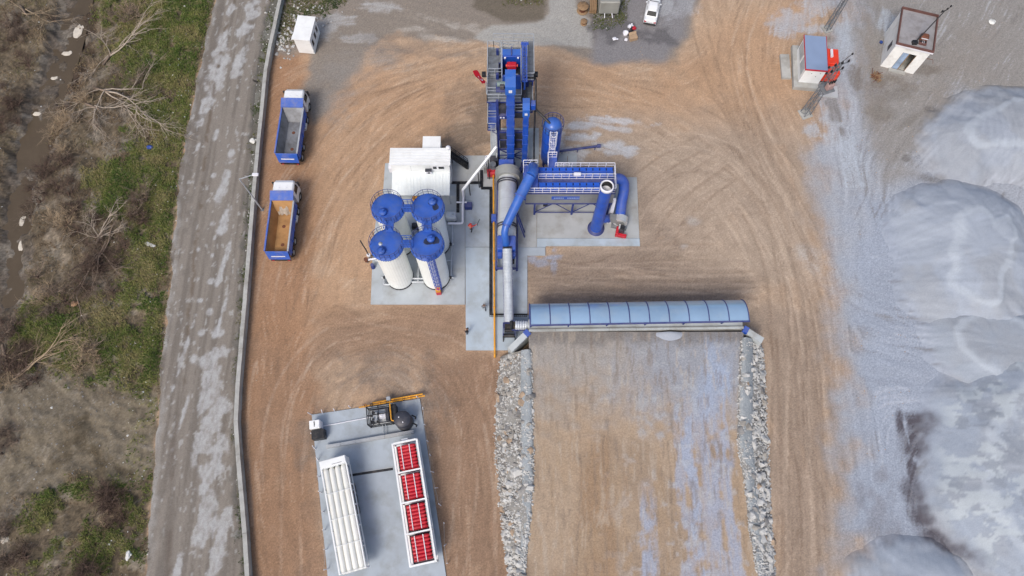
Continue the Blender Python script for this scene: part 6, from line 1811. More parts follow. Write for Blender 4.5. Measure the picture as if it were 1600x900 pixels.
junk(990, 45, "red_sack", "red and black bundle in the rubbish heap nearest the car", "sack", lambda o: (lumpy("bundle", o, .3, M_red, 5), lumpy("cloth", o, .26, M_cloth_d, 6, .7, (-.3, .05, 0))))
junk(960, 61, "white_rag", "crumpled white rag at the end of the rubbish heap", "rag", lambda o: (lumpy("rag", o, .28, M_rail, 7, .35), lumpy("fold", o, .14, M_rail, 8, .5, (.35, -.05, 0))))
junk(978, 63, "white_bag", "small white bag in front of the cardboard box", "bag", lambda o: (lumpy("bag", o, .22, M_rail, 9, .6), lumpy("knot", o, .08, M_rail, 10, 1, (.1, 0, .22))))

# ------------------------------------------------------------------ gas station pad
g0 = P(487, 648, .12); g1 = P(656, 623, .12)
rzg = math.atan2(g1[1]-g0[1], g1[0]-g0[0])
gm = Matrix.Translation((g0[0], g0[1], 0)) @ Matrix.Rotation(rzg, 4, 'Z'); gi = gm.inverted()
def gl(px, py, z=0):
    return gi @ W(px, py, z)
gw = (Vector(g1)-Vector(g0)).length
br_ = gl(697, 900, .12)
poly = [(0, 0), (gw, 0), (br_.x, br_.y), (br_.x+.6, br_.y-5), (1.0, br_.y-5), (.35, -8)]
o = MB().prism([tuple((gm @ Vector((x, y, 0))).xy) for x, y in poly], -.2, .12).build("gas_pad_slab", SL[1]); tag(o, "grey slab under the gas trailers", kind="structure")
def gthing(name, label, cat, px, py, z=.12, drz=0, group=None):
    return thing(name, label, cat, W(px, py, z), rzg+drz, group)
cw = gthing("low_wall", "low concrete kerb wall crossing the gas pad above the trailers", "wall", 511, 699)
e = gl(648, 675, .5)-gl(511, 699, .5); Lk = e.length; ang = math.atan2(e.y, e.x); n = 6
for i in range(n): MB().box(Lk*i/n+.01, Lk*(i+1)/n-.01, -.16, .16, 0, .5).build("kerb_block", M_conc, cw, rot=(0, 0, ang))
# tube trailer
tA = W(519, 716, 3.0); tB = W(551, 893, 3.0); d = Vector((tA.x-tB.x, tA.y-tB.y)); Lt = d.length; rzt = math.atan2(d.y, d.x)-math.pi/2
tt_ = thing("tube_trailer", "white gas tube trailer with long white cylinders on the pad's left", "trailer", (tB.x, tB.y, .12), rzt)
for s in (-.5, .5): MB().bar((s, 0, 1.0), (s, Lt, 1.0), .16, .3).build("chassis_beam", M_black, tt_)
for s in (-1.2, 1.2):
    MB().bar((s, 0, 2.85), (s, Lt-.7, 2.85), .12).build("top_beam", M_white, tt_); MB().bar((s, 0, 1.25), (s, Lt-.7, 1.25), .12).build("bottom_beam", M_white, tt_)
    for k in range(6):
        y = .06+(Lt-.85)*k/5; MB().bar((s, y, 1.25), (s, y, 2.85), .12).build("post", M_white, tt_)
for k in range(5):
    y = .06+(Lt-.85)*k/4; MB().bar((-1.2, y, 2.92), (1.2, y, 2.92), .05, .05).build("cross_strap", M_white, tt_); MB().bar((-1.2, y, 1.2), (1.2, y, 1.2), .12, .1).build("cross_strap", M_white, tt_)
tub = MB().lathe([(.001, -.12), (.12, -.1), (.24, .06), (.275, .25), (.275, Lt-1.2), (.24, Lt-1.0), (.12, Lt-.85), (.001, Lt-.82)], 18).mesh("gas_tube", pm("tube_white", lin(232, 232, 226), .4, 0, .03, .8, lin(190, 186, 176), .3, .8))
for z in (1.6, 2.2, 2.62):
    for x in ((-.82, -.27, .27, .82) if z != 2.62 else (-.84, -.28, .28, .84)): inst("gas_tube", tub, tt_, (x, .1, z-.05), (-math.pi/2, 0, 0))
hd = MB().bbox(-1.25, 1.25, Lt-.72, Lt, 1.2, 3.0, .05).build("valve_cabinet", M_white, tt_)
for k in range(8): MB().box(-.1+.12*k, -.03+.12*k, Lt-.60, Lt-.53, 3.0, 3.004).build("vent_slot", M_dark, hd)
for s in (-1, 1):
    for y in (Lt*.52, Lt*.62, Lt*.72): add_wheel(tt_, s*1.0, y, .51, s)
    MB().bar((s*.6, 2.0, 0), (s*.6, 2.0, .9), .14).build("landing_leg", M_black, tt_)
# red cylinder trailer
cA = W(632, 690, 3.1); cB = W(661, 881, 3.1); d = Vector((cA.x-cB.x, cA.y-cB.y)); Lr = d.length; rzr = math.atan2(d.y, d.x)-math.pi/2
rt = thing("cylinder_trailer", "white framed trailer packed with red gas cylinders in four bays", "trailer", (cB.x, cB.y, .12), rzr)
for s in (-.45, .45): MB().bar((s, 0, .9), (s, Lr, .9), .16, .3).build("chassis_beam", M_black, rt)
hwid = 1.18
for s in (-hwid, hwid):
    for z in (1.2, 2.98): MB().bar((s, 0, z), (s, Lr, z), .17).build("long_beam", M_white, rt)
    for k in range(5): MB().bar((s, Lr*k/4, 1.2), (s, Lr*k/4, 2.98), .15).build("post", M_white, rt)
    for y in (Lr*.2, Lr*.3, Lr*.4): add_wheel(rt, math.copysign(1.0, s), y, .51, math.copysign(1, s))
    MB().bar((s*.55, Lr*.8, 0), (s*.55, Lr*.8, .8), .14).build("landing_leg", M_black, rt)
for k in range(5):
    for z in (1.2, 2.98): MB().bar((-hwid+.08, Lr*k/4, z), (hwid-.08, Lr*k/4, z), .17 if k in (0, 4) else .14).build("cross_beam", M_white, rt)
MB().box(-.3, .3, Lr+.1, Lr+.35, 1.3, 2.7).build("valve_box", M_white, rt)
MB().box(-hwid+.1, hwid-.1, .1, Lr-.1, 1.05, 1.12).build("floor_plate", M_dark, rt)
cyl_m = MB().lathe([(.001, 0), (.13, .01), (.17, .06), (.175, .3), (.175, 1.52), (.14, 1.66), (.06, 1.72), (.05, 1.8), (.001, 1.8)], 12).mesh("gas_cylinder", M_red)
for b_ in range(4):
    y0 = Lr*b_/4+.26; y1 = Lr*(b_+1)/4-.26; nr = 7
    for z in (1.35, 1.75, 2.15, 2.55):
        for k in range(nr):
            y = y0+.17+(y1-y0-.34)*k/(nr-1); inst("gas_cylinder", cyl_m, rt, (-.82, y, z), (0, math.pi/2, 0))
    for x in (-.45, .35): MB().box(x-.035, x+.035, y0, y1, 2.735, 2.76).build("clamp_strip", M_rail, rt)
    MB().box(.99, 1.03, y0, y1, 1.2, 2.7).build("manifold_plate", M_alu, rt)
# compressor skid, black tank, boxes, pipe rack
sk_ = gthing("compressor_skid", "black caged compressor skid with pale machinery on the gas pad", "compressor", 580, 668)
X, Y, Z = 2.3, 1.75, 1.9
m = MB()
for x in (0, X/2, X):
    m.bar((x, 0, Z), (x, Y, Z), .09)
for y in (0, Y/2, Y): m.bar((0, y, Z), (X, y, Z), .09)
for x in (0, X):
    for y in (0, Y): m.bar((x, y, 0), (x, y, Z), .1)
for z in (.1, 1.0):
    for y in (0, Y): m.bar((0, y, z), (X, y, z), .08)
    for x in (0, X): m.bar((x, 0, z), (x, Y, z), .08)
m.build("cage", M_black, sk_)
MB().bbox(.12, 2.15, .12, 1.62, .02, .4, .04).build("base_tray", M_alu, sk_)
MB().bbox(.3, .9, .4, 1.3, .4, 1.2).build("gearbox", M_railgrey, sk_); MB().cyl((.95, .85, .8), (1.7, .85, .8), .34).build("motor", M_rail, sk_)
for x, y, r_ in ((.35, .3, .14), (.5, .55, .1), (.55, 1.2, .16), (.35, .9, .12), (.9, .25, .1)): MB().cyl((x, y, .4), (x, y, 1.5), r_, n=10).build("cylinder", M_black, sk_)
MB().bbox(1.75, 2.1, .2, 1.5, .4, 1.4).build("cooler", M_dark, sk_)
MB().bbox(X+.1, X+.55, 0, Y, 0, 1.6, .05).build("control_cabinet", M_black, sk_)
pipe(sk_, [(X+.05, Y, 1.9), (X+.05, 0, 1.9), (X+1.5, .05, 1.75)], .07, M_yellow)
MB().bar((X+1.5, .05, 0), (X+1.5, .05, 1.75), .08).build("pipe_support", M_yellow, sk_)
for x in (1.2, 1.5): pipe(sk_, [(x, .2, .3), (x, -.9, .3)], .04, M_railgrey)
vt = gthing("black_tank", "round black vertical tank beside the compressor skid", "tank", 633, 660)
MB().lathe([(.85, .05), (.85, 2.0), (.8, 2.1), (.4, 2.2), (.001, 2.22)], 32).build("shell", M_dark, vt)
for z in (.6, 1.2, 1.8): MB().lathe([(.87, z-.03), (.87, z+.03)], 32).build("band", M_black, vt)
for x, y in ((-.3, .2), (.05, -.35)): MB().cyl((x, y, 2.17), (x, y, 2.26), .06, n=10).build("port", M_rail, vt)
for s in (-.5, .3): MB().tube([(.85, s+.15, .9), (1.15, s, .6), (1.1, s-.1, .1)], .07, 8).build("hose_pipe", M_black, vt)
MB().lathe([(.9, 0), (.9, .06), (.001, .06)], 24).build("plinth", M_grate, vt)
wb = gthing("white_cabinet", "white cabinet at the corner of the gas pad", "cabinet", 497, 673)
MB().bbox(-.5, .5, 0, .85, 0, 1.4, .03).build("housing", M_white, wb); MB().bbox(.5, .56, .05, .8, .1, 1.3, .01).build("door", M_rail, wb); MB().cyl((0, .2, 1.4), (0, .7, 1.45), .04).build("cable", M_black, wb)
bb = gthing("black_cabinet", "black cabinet below the white one on the gas pad edge", "cabinet", 501, 688)
MB().bbox(-.62, .62, 0, .95, 0, 1.1, .03).build("housing", M_black, bb); MB().box(.62, .66, .1, .3, .2, .8).build("handle", M_dark, bb); MB().box(.62, .66, .7, .85, .2, .8).build("handle", M_dark, bb)
pr_ = gthing("yellow_pipe_rack", "yellow gas pipes with valves along the top edge of the pad", "pipe rack", 562, 638)
L_ = (W(665, 618, .5)-W(562, 638, .5)).length; da = .03
for y, x0, x1 in ((0, 0, L_), (.22, 1.4, L_-.2)): MB().tube([(x0, y+x0*da, .45), (x1, y+x1*da, .5)], .085, 8).build("pipe", M_yellow, pr_)
for i, x in enumerate((.5, 1.1, 1.9, 2.7, 3.4, 4.4, 5.2)):
    MB().bar((x, x*da, 0), (x, x*da, .4), .09).build("support", M_yellow, pr_); MB().lathe([(.14, -.1), (.17, 0), (.14, .1)], 10, (x+.2, x*da+.05, .5)).build("valve", M_black if i % 2 else M_yellow, pr_)
MB().bbox(2.9, 3.3, .2, .6, .2, .9).build("regulator", M_railgrey, pr_)
dl = gthing("pad_drain", "dark drain line crossing the gas pad between the trailers", "drain", 546, 743)
e = gl(614, 732, .12)-gl(546, 743, .12)
MB().box(0, e.length, -.12, .12, .004, .02).build("drain_grating", M_black, dl); MB().box(0, e.length, .13, .22, .002, .03).build("drain_lip", M_conc, dl)
pipe(dl, [(-3.4, 5.2, .08), (4.2, 5.5, .08)], .05, M_rail)
fn = thing("pad_fence", "broken white post fence around the edge of the gas pad", "fence", (0, 0, 0))
r = random.Random(9); posts = []
for px, py in ((487,648),(504,646),(523,642),(548,637),(655,622),(661,640),(665,664),(669,690),(673,712),(678,738),(684,762),(689,790),(694,818),(697,850),(700,880),(490,680),(493,702),(497,720),(500,745),(503,770),(506,800),(508,828),(511,858),(514,888)):
    p = W(px, py, .1); a_ = r.uniform(0, 6.28); t_ = r.uniform(0, .25); q = p+Vector((math.cos(a_)*t_, math.sin(a_)*t_, 1.1)); MB().bar(p, q, .07).build("post", M_rail, fn); posts.append((p, q))
for (p, q), (p2, q2) in zip(posts[4:], posts[5:]):
    if (p2-p).length < 3 and r.random() < .6: MB().tube([q*1.0, (q+q2)/2-Vector((0, 0, .35)), q2], .012, 4).build("wire", M_railgrey, fn)

# ------------------------------------------------------------------ people
def person(label, loc, rz, joints, top, legs, vest=False, helmet=None, tool=False, scale=1.0):
    """one skinned surface from a posed skeleton; cloth and skin are face regions of it"""
    V = {}; names = list(joints)
    me = bpy.data.meshes.new("person"); 
    edges = [("pelvis", "waist"), ("waist", "chest"), ("chest", "neck"), ("neck", "head"), ("head", "crown"),
             ("chest", "sho_l"), ("sho_l", "elb_l"), ("elb_l", "wri_l"), ("wri_l", "han_l"), ("chest", "sho_r"), ("sho_r", "elb_r"), ("elb_r", "wri_r"), ("wri_r", "han_r"),
             ("pelvis", "hip_l"), ("hip_l", "kne_l"), ("kne_l", "ank_l"), ("ank_l", "toe_l"), ("pelvis", "hip_r"), ("hip_r", "kne_r"), ("kne_r", "ank_r"), ("ank_r", "toe_r")]
    rad = dict(pelvis=(.16, .12), waist=(.15, .11), chest=(.18, .12), neck=(.06, .06), head=(.095, .105), crown=(.08, .085), sho=(.085, .085), elb=(.05, .05), wri=(.036, .036), han=(.045, .025), hip=(.10, .10), kne=(.065, .065), ank=(.045, .045), toe=(.045, .035))
    idx = {n_: i for i, n_ in enumerate(names)}
    me.from_pydata([joints[n_] for n_ in names], [(idx[a_], idx[b_]) for a_, b_ in edges], [])
    ob = bpy.data.objects.new("person_rig", me); link(ob)
    sm = ob.modifiers.new("skin", 'SKIN'); sm.use_smooth_shade = True
    if not me.skin_vertices: 
        bpy.context.view_layer.objects.active = ob
    for n_ in names:
        sv = me.skin_vertices[0].data[idx[n_]]; sv.radius = rad[n_.split("_")[0]]; sv.use_root = (n_ == "pelvis")
    ss_ = ob.modifiers.new("sub", 'SUBSURF'); ss_.levels = 1; ss_.render_levels = 1
    dg = bpy.context.evaluated_depsgraph_get(); ev_ = ob.evaluated_get(dg); body = bpy.data.meshes.new_from_object(ev_)
    bpy.data.objects.remove(ob, do_unlink=True)
    body.name = "person"; body.materials.clear()
    for mt_ in (M_skin, top, legs, M_cloth_d, M_bark2): body.materials.append(mt_)
    J = {k_: Vector(v_) for k_, v_ in joints.items()}
    for p_ in body.polygons:
        c_ = p_.center; best = min(edges, key=lambda e_: _segd(c_, J[e_[0]], J[e_[1]])); a_, b_ = best
        key = b_.split("_")[0]
        p_.material_index = 0 if key in ("head", "crown", "han", "neck") else 2 if key in ("hip", "kne") or (a_ == "pelvis" and key == "hip") else 2 if key == "ank" else 3 if key == "toe" else 1
        if key in ("head", "crown") and (c_.z > J["head"].z+.05 or c_.y < J["head"].y-.03): p_.material_index = 4
        p_.use_smooth = True
    t = thing("person", label, "person", loc, rz); t.scale = (scale,)*3
    inst("body", body, t)
    hd_ = J["head"]
    f = MB()
    f.lathe([(.012, -.02), (.016, 0), (.001, .03)], 8, (hd_.x, hd_.y+.115, hd_.z))
    f.build("nose", M_skin, t)
    for s in (-1, 1):
        MB().lathe([(.012, -.012), (.014, 0), (.001, .012)], 8, (hd_.x+s*.035, hd_.y+.10, hd_.z+.025)).build("eye", M_cloth_d, t)
        MB().lathe([(.01, -.03), (.022, 0), (.001, .03)], 8, (hd_.x+s*.10, hd_.y, hd_.z)).build("ear", M_skin, t)
        h0 = J["han_l" if s < 0 else "han_r"]; w0_ = J["wri_l" if s < 0 else "wri_r"]; dv = (h0-w0_).normalized(); sv_ = dv.cross(Vector((0, 1, 0)) if abs(dv.y) < .8 else Vector((1, 0, 0))).normalized()
        for k in range(5):
            o_ = sv_*((k-1.5)*.02) if k < 4 else sv_*(-.045); st_ = h0+o_-dv*(.0 if k < 4 else .04); ln = (.07, .085, .08, .062, .05)[k]
            bend = Vector((0, 0, -.02))
            MB().tube([st_, st_+dv*ln*.55+(sv_*-.015 if k == 4 else Vector()), st_+dv*ln+bend], [.010, .009, .007], 6).build("finger", M_skin, t)
    MB().box(hd_.x-.025, hd_.x+.025, hd_.y+.096, hd_.y+.106, hd_.z-.06, hd_.z-.05).build("mouth", M_rust, t)
    if vest:
        for s in (-1, 1): MB().box(s*.09-.025, s*.09+.025, J["waist"].y-.14, J["waist"].y+.14, 1.0, 1.45).build("reflective_strip", M_refl, t)
    if helmet:
        MB().lathe([(.17, .04), (.13, .05), (.125, .10), (.08, .17), (.001, .19)], 16, (hd_.x, hd_.y, hd_.z)).build("helmet", helmet, t)
    return t
def _segd(p, a, b):
    ab = b-a; t = max(0, min(1, (p-a).dot(ab)/max(ab.length_squared, 1e-9))); return (p-a-ab*t).length
STAND = dict(pelvis=(0, 0, .95), waist=(0, 0, 1.1), chest=(0, .01, 1.35), neck=(0, .01, 1.5), head=(0, .03, 1.63), crown=(0, .03, 1.73),
    sho_l=(-.19, 0, 1.42), elb_l=(-.25, -.02, 1.14), wri_l=(-.26, .08, .9), han_l=(-.26, .1, .8), sho_r=(.19, 0, 1.42), elb_r=(.25, -.02, 1.14), wri_r=(.26, .08, .9), han_r=(.26, .1, .8),
    hip_l=(-.1, 0, .88), kne_l=(-.11, .03, .48), ank_l=(-.11, -.02, .08), toe_l=(-.13, .15, .04), hip_r=(.1, 0, .88), kne_r=(.11, .03, .48), ank_r=(.11, -.02, .08), toe_r=(.13, .15, .04))
pA = dict(STAND); pA.update(elb_r=(.4, .2, 1.3), wri_r=(.55, .42, 1.3), han_r=(.6, .5, 1.3), kne_l=(-.11, .12, .5), ank_l=(-.12, .1, .08), toe_l=(-.13, .27, .04), ank_r=(.1, -.18, .1), toe_r=(.12, -.02, .04))
w_ = person("worker in orange-red vest and helmet holding a dark rod on the walkway slab", W(736, 361, .12), -.35, pA, M_vest, M_cloth_d, True, pm("helmet_red", lin(222, 70, 60), .4))
rd = tag(MB().tube([(.62, .5, .9), (.64, .55, 1.34), (.75, .95, 1.7)], .03, 6).build("tool_rod", M_black), "dark rod held by the worker in the orange-red vest", "rod"); rd.location = w_.location; rd.rotation_euler = w_.rotation_euler
pB = dict(STAND); pB.update(kne_l=(-.11, .16, .5), ank_l=(-.12, .16, .08), toe_l=(-.13, .33, .04), kne_r=(.1, .0, .5), ank_r=(.1, -.22, .12), toe_r=(.12, -.06, .05), wri_r=(.2, .25, 1.15), han_r=(.15, .33, 1.15))
person("person in grey top and dark trousers walking near the yellow pipe", W(757, 484, .16), .2, pB, M_cloth_g, M_cloth_d)
pC = dict(STAND); pC.update(wri_l=(-.1, .25, 1.2), han_l=(-.05, .32, 1.2), elb_l=(-.28, .08, 1.12))
person("person in dark clothes standing at the edge of the pale slab", W(731, 521, .16), 1.2, pC, M_cloth_d, M_cloth_d)

# ------------------------------------------------------------------ leafless shrubs and fallen trees
def tri_tube(vs, fs, pts, rs):
    b = len(vs)
    for i, p in enumerate(pts):
        d = (pts[min(i+1, len(pts)-1)]-pts[max(i-1, 0)]).normalized()
        u = d.cross(Vector((.3, .2, 1)) if abs(d.z) < .9 else Vector((1, 0, 0))).normalized(); w = u.cross(d)
        for k in range(3):
            t = 2.094*k; vs.append(tuple(p+u*(rs[i]*math.cos(t))+w*(rs[i]*math.sin(t))))
    for i in range(len(pts)-1):
        for k in range(3):
            a = b+i*3+k; c = b+i*3+(k+1) % 3; fs.append((a, c, c+3, a+3))
def grow(vs, fs, r, p, d, L, rad, depth, spread, flat=0.0, grav=0.0):
    n = 4; pts = [p]; q = p.copy(); dd = d.copy()
    for i in range(n):
        dd = (dd+Vector((r.gauss(0, .16), r.gauss(0, .16), r.gauss(0, .12)-grav))).normalized()
        if flat: dd.z *= (1-flat); dd.normalize()
        q = q+dd*(L/n)
        if q.z < .04: q.z = .04+r.random()*.05
        pts.append(q.copy())
    tri_tube(vs, fs, pts, [rad*(1-.75*i/n) for i in range(n+1)])
    if depth > 0:
        for k in range(r.randint(3, 5)):
            i = r.randint(1, n); s = pts[i]
            nd = (dd+Vector((r.gauss(0, spread), r.gauss(0, spread), r.gauss(0, spread*.6)+.1))).normalized()
            grow(vs, fs, r, s, nd, L*r.uniform(.4, .75), rad*.5, depth-1, spread, flat, grav)
def shrub_mesh(seed, mat, stems, L, rad, spread=.6, up=.8, depth=2):
    r = random.Random(seed); vs, fs = [], []
    for k in range(stems):
        a = r.uniform(0, 6.28); e = r.uniform(.15, 1.0)
        d = Vector((math.cos(a)*e, math.sin(a)*e, up*r.uniform(.5, 1.1))).normalized()
        grow(vs, fs, r, Vector((r.gauss(0, .12), r.gauss(0, .12), 0)), d, L*r.uniform(.6, 1.15), rad*r.uniform(.6, 1.2), depth, spread)
    m = MB(); m.v = vs; m.f = fs; m.sm = [False]*len(fs)
    return m.mesh("branches", mat)
SH = [shrub_mesh(300+i, (M_bark2, M_bark, M_bark2, M_bark3, M_bark, M_bark3)[i], (13, 11, 15, 13, 10, 16)[i], 1.0, .028) for i in range(6)]
SHL = {0: "dark brown leafless shrub on the river bank", 1: "grey-brown leafless shrub on the river bank", 2: "dense dark brown leafless shrub on the river bank", 3: "straw-coloured dry shrub on the river bank", 4: "open grey-brown leafless shrub on the river bank", 5: "dense straw-coloured dry shrub on the river bank"}
base_sh = {}
SHK = ['dark brown leafless shrub', 'grey-brown leafless shrub', 'dense dark brown leafless shrub', 'straw-coloured dry shrub', 'open grey-brown leafless shrub', 'dense straw-coloured dry shrub']
WH = ['beyond the stream at the top left', 'on the near bank halfway down the stream', 'among the fallen bare trees', 'at the cut bank beside the stream', 'around the uprooted tree', 'at the left edge below the stream bend', 'above the scrub at the left edge', 'in the thicket by the lower road', 'by the top fallen tree', 'on the grass beside the upper road', 'in the bottom left corner', 'at the bottom edge left of the road', 'beyond the stream at the left edge', 'at the left edge of the muddy clearing', 'on the verge above the uprooted tree', 'on the bank just above the uprooted tree', 'on the slope below the uprooted tree']
r = random.Random(77)
def put_shrub(px, py, k, s, where):
    x, y = P(px, py); z = ground_z(x, y)-.05
    if k not in base_sh:
        o = thing("leafless_shrub", SHL[k], "shrub", (x, y, z), r.uniform(0, 6.28), "leafless shrubs on the river bank")
        inst("branches", SH[k], o); MB().lathe([(.12, -.1), (.10, .12), (.04, .2)], 8).build("root_crown", M_bark2, o); base_sh[k] = o
    else:
        o = copy_tree(base_sh[k]); o.location = (x, y, z); o.rotation_euler = (0, 0, r.uniform(0, 6.28))
    o.scale = (s, s, s*r.uniform(.6, .85)); o['label'] = SHK[k]+' '+where
for wi, (cx_, cy_, n_, sx_, sy_, kinds) in enumerate(((25, 60, 16, 26, 50, (0, 1, 2)), (85, 280, 18, 40, 50, (0, 2, 0, 1)), (150, 130, 9, 26, 50, (3, 5, 4, 1)), (105, 195, 8, 24, 22, (5, 3)), (150, 405, 20, 38, 38, (0, 2, 1, 2)), (30, 540, 16, 40, 55, (0, 1, 2, 4)), (70, 470, 10, 30, 40, (0, 4, 3)),
        (180, 800, 16, 26, 34, (0, 2, 3, 0)), (190, 20, 8, 30, 30, (4, 1, 3)), (230, 120, 5, 22, 40, (4, 1)), (20, 870, 12, 30, 40, (0, 1)), (130, 890, 8, 40, 12, (2, 1)), (10, 180, 8, 14, 50, (0, 2)), (10, 700, 8, 14, 40, (1, 4)), (215, 330, 7, 20, 30, (2, 1, 4)), (110, 345, 6, 30, 15, (0, 3)), (150, 540, 6, 40, 30, (4, 5)))):
    for _ in range(n_):
        put_shrub(max(-30, r.gauss(cx_, sx_*.55)), r.gauss(cy_, sy_*.55), r.choice(kinds), r.uniform(.8, 1.9), WH[wi])
def fallen(label, px, py, limbs, seed, mat, tl=2.2):
    rr = random.Random(seed); x, y = P(px, py); z = ground_z(x, y)
    o = thing("fallen_tree", label, "tree", (x, y, z), 0, "fallen trees on the river bank")
    vs, fs = [], []
    for a, L, rad in limbs:
        a = math.radians(a); grow(vs, fs, rr, Vector((rr.gauss(0, .15), rr.gauss(0, .15), .25)), Vector((math.cos(a), math.sin(a), .18)), L, rad*1.45, 3, .42, .25, .02)
    m = MB(); m.v = vs; m.f = fs; m.sm = [True]*len(fs); m.build("branches", mat, o)
    a0 = math.radians(limbs[0][0]); d = Vector((math.cos(a0), math.sin(a0), .05))
    MB().tube([-d*tl*.6+Vector((0, 0, .15)), Vector((0, 0, .25)), d*tl*.5+Vector((0, 0, .3))], [.16, .13, .07], 8).build("trunk", M_bark, o)
    return o
M_paleb = pm("pale_bare_branch", lin(176, 162, 146), .85, 0, .15, 3)
fallen("fallen tree with pale forked limbs reaching toward the road", 172, 90, [(60, 4.6, .09), (110, 3.5, .07), (35, 5.0, .08), (250, 3.0, .07)], 1, M_paleb)
fallen("fallen bare tree with long limbs spread over the green bank", 165, 145, [(-20, 6.5, .10), (-40, 5.5, .08), (200, 3.4, .07), (265, 4.0, .08), (15, 5.0, .07)], 2, M_paleb)
fallen("fallen bare branch with fine twigs in the middle of the bank", 150, 170, [(-25, 5.4, .07), (-75, 3.4, .06), (190, 3.2, .06)], 3, M_paleb)
fallen("uprooted tree with tangled roots and twigs pointing down the bank", 160, 395, [(-100, 5.6, .10), (-120, 4.8, .07), (-60, 4.0, .07), (215, 4.2, .06), (80, 2.8, .09), (-30, 3.0, .06)], 4, M_bark)
fallen("uprooted stump with splintered pale wood above the tangled tree", 158, 372, [(75, 2.6, .1), (120, 2.2, .08), (30, 2.4, .08), (160, 2.8, .05)], 5, M_paleb, 1.6)
fallen("fallen grey branch lying across the lower scrub", 45, 575, [(40, 4.4, .08), (60, 3.6, .06), (10, 3.6, .06), (220, 2.0, .06)], 6, M_bark3)
fallen("dry fallen branch near the left edge above the muddy clearing", 8, 555, [(-60, 3.6, .07), (-20, 3.0, .06), (60, 2.8, .05)], 7, M_bark3)
fallen("bare fallen branch at the top left corner by the stream", 40, 20, [(-50, 4.0, .06), (-10, 3.0, .05), (150, 3.0, .05)], 8, M_bark3)

# ------------------------------------------------------------------ grass, weeds, litter
M_grass = soil_mat("grass_blades", .12, 3.0, .0)
def tufts(name, label, mask, n, seed, pal, h=(.10, .26), blades=5, wd=.035):
    g = np.random.default_rng(seed)
    pm__ = mask/mask.sum(); idx = g.choice(mask.size, n, p=pm__.reshape(-1))
    x = GX.reshape(-1)[idx]+g.uniform(-.1, .1, n); y = GY.reshape(-1)[idx]+g.uniform(-.1, .1, n); z = GZ.reshape(-1)[idx]-.01
    V = np.zeros((n, blades, 3, 3)); C = np.zeros((n, blades, 3, 4))
    patch = fbm(x, y, .4, 3, seed)
    pal = np.array([lin(*c) for c in pal])
    for b in range(blades):
        a = g.uniform(0, 6.283, n); hh = g.uniform(*h, n); ln = g.uniform(.5, 1.2, n)*hh; w = wd*g.uniform(.6, 1.3, n)
        dx, dy = np.cos(a), np.sin(a)
        V[:, b, 0] = np.stack([x-dy*w, y+dx*w, z], -1); V[:, b, 1] = np.stack([x+dy*w, y-dx*w, z], -1); V[:, b, 2] = np.stack([x+dx*ln, y+dy*ln, z+hh], -1)
        t = np.clip(patch*1.6-.3+g.normal(0, .22, n), 0, .999)*(len(pal)-1); i = t.astype(int); f = (t-i)[:, None]
        c = pal[i]*(1-f)+pal[np.minimum(i+1, len(pal)-1)]*f
        C[:, b, :, :3] = c[:, None]; C[:, b, :, 3] = .9
    nv = n*blades*3; m = bpy.data.meshes.new(name)
    m.vertices.add(nv); m.vertices.foreach_set("co", V.reshape(-1).astype(np.float32))
    m.loops.add(nv); m.loops.foreach_set("vertex_index", np.arange(nv, dtype=np.int32))
    m.polygons.add(n*blades); m.polygons.foreach_set("loop_start", np.arange(0, nv, 3, dtype=np.int32)); m.update(calc_edges=True)
    ca = m.color_attributes.new("Col", 'FLOAT_COLOR', 'POINT'); ca.data.foreach_set("color", C.reshape(-1).astype(np.float32)); m.materials.append(M_grass)
    o = inst(name, m); tag(o, label, "grass", kind="stuff")
extra = zone([(446,-60),(600,-60),(540,5),(505,22),(470,26),(452,70),(436,70)], .6, 1.0, N4)
extra = np.maximum(extra, .8*zone([(928,-40),(985,-40),(978,30),(950,48),(930,46)], .4, .6, N4))
extra = np.maximum(extra, .6*zone([(785,-60),(852,-60),(852,10),(790,6)], .4, .6, N4))
nowater = sstep(1.6, 2.6, ds)*(1-.92*mudp)
tufts("grass", "green and olive grass on the river bank", grass*nowater+1e-9, 34000, 5, [(70, 92, 42), (98, 114, 56), (124, 126, 72), (150, 138, 100)])
tufts("dry_weeds", "dry brown weeds and stalks over the river bank", bank*nowater*(1-.6*grass)*sstep(.42, .6, N4)+1e-9, 22000, 6, [(98, 82, 66), (132, 112, 88), (156, 138, 112), (104, 104, 66)], (.12, .34), 4, .018)
tufts("verge_weeds", "weeds along the boundary wall and the upper yard edge", strip*sstep(.5, .62, N2)*.6+extra*.9+1e-9, 7000, 8, [(58, 76, 42), (86, 98, 56), (120, 112, 78)], (.08, .24))

def scatter_bits(name, label, n, mask, smin, smax, mat, seed, flat=.5, cat="litter"):
    g = np.random.default_rng(seed); idx = g.choice(mask.size, n, p=(mask/mask.sum()).reshape(-1))
    vs, fs = [], []
    for i in idx:
        x = GX.flat[i]+g.uniform(-.08, .08); y = GY.flat[i]+g.uniform(-.08, .08); z = GZ.flat[i]; s = smin+(smax-smin)*g.random()**2.2
        b = len(vs); a = g.uniform(0, 6.28); k = g.uniform(.5, 1.0)
        for dx, dy, dz in ((1,0,0),(0,k,0),(-1,0,0),(0,-k,0),(.1,.1,flat),(0,0,-flat)):
            vs.append((x+s*(dx*math.cos(a)-dy*math.sin(a))+g.normal(0, s*.15), y+s*(dx*math.sin(a)+dy*math.cos(a))+g.normal(0, s*.15), z+s*dz+.01))
        fs += [(b, b+1, b+4), (b+1, b+2, b+4), (b+2, b+3, b+4), (b+3, b, b+4), (b+1, b, b+5), (b+2, b+1, b+5), (b+3, b+2, b+5), (b, b+3, b+5)]
    m = MB(); m.v = vs; m.f = fs; m.sm = [False]*len(fs); tag(m.build(name, mat), label, cat, kind="stuff")
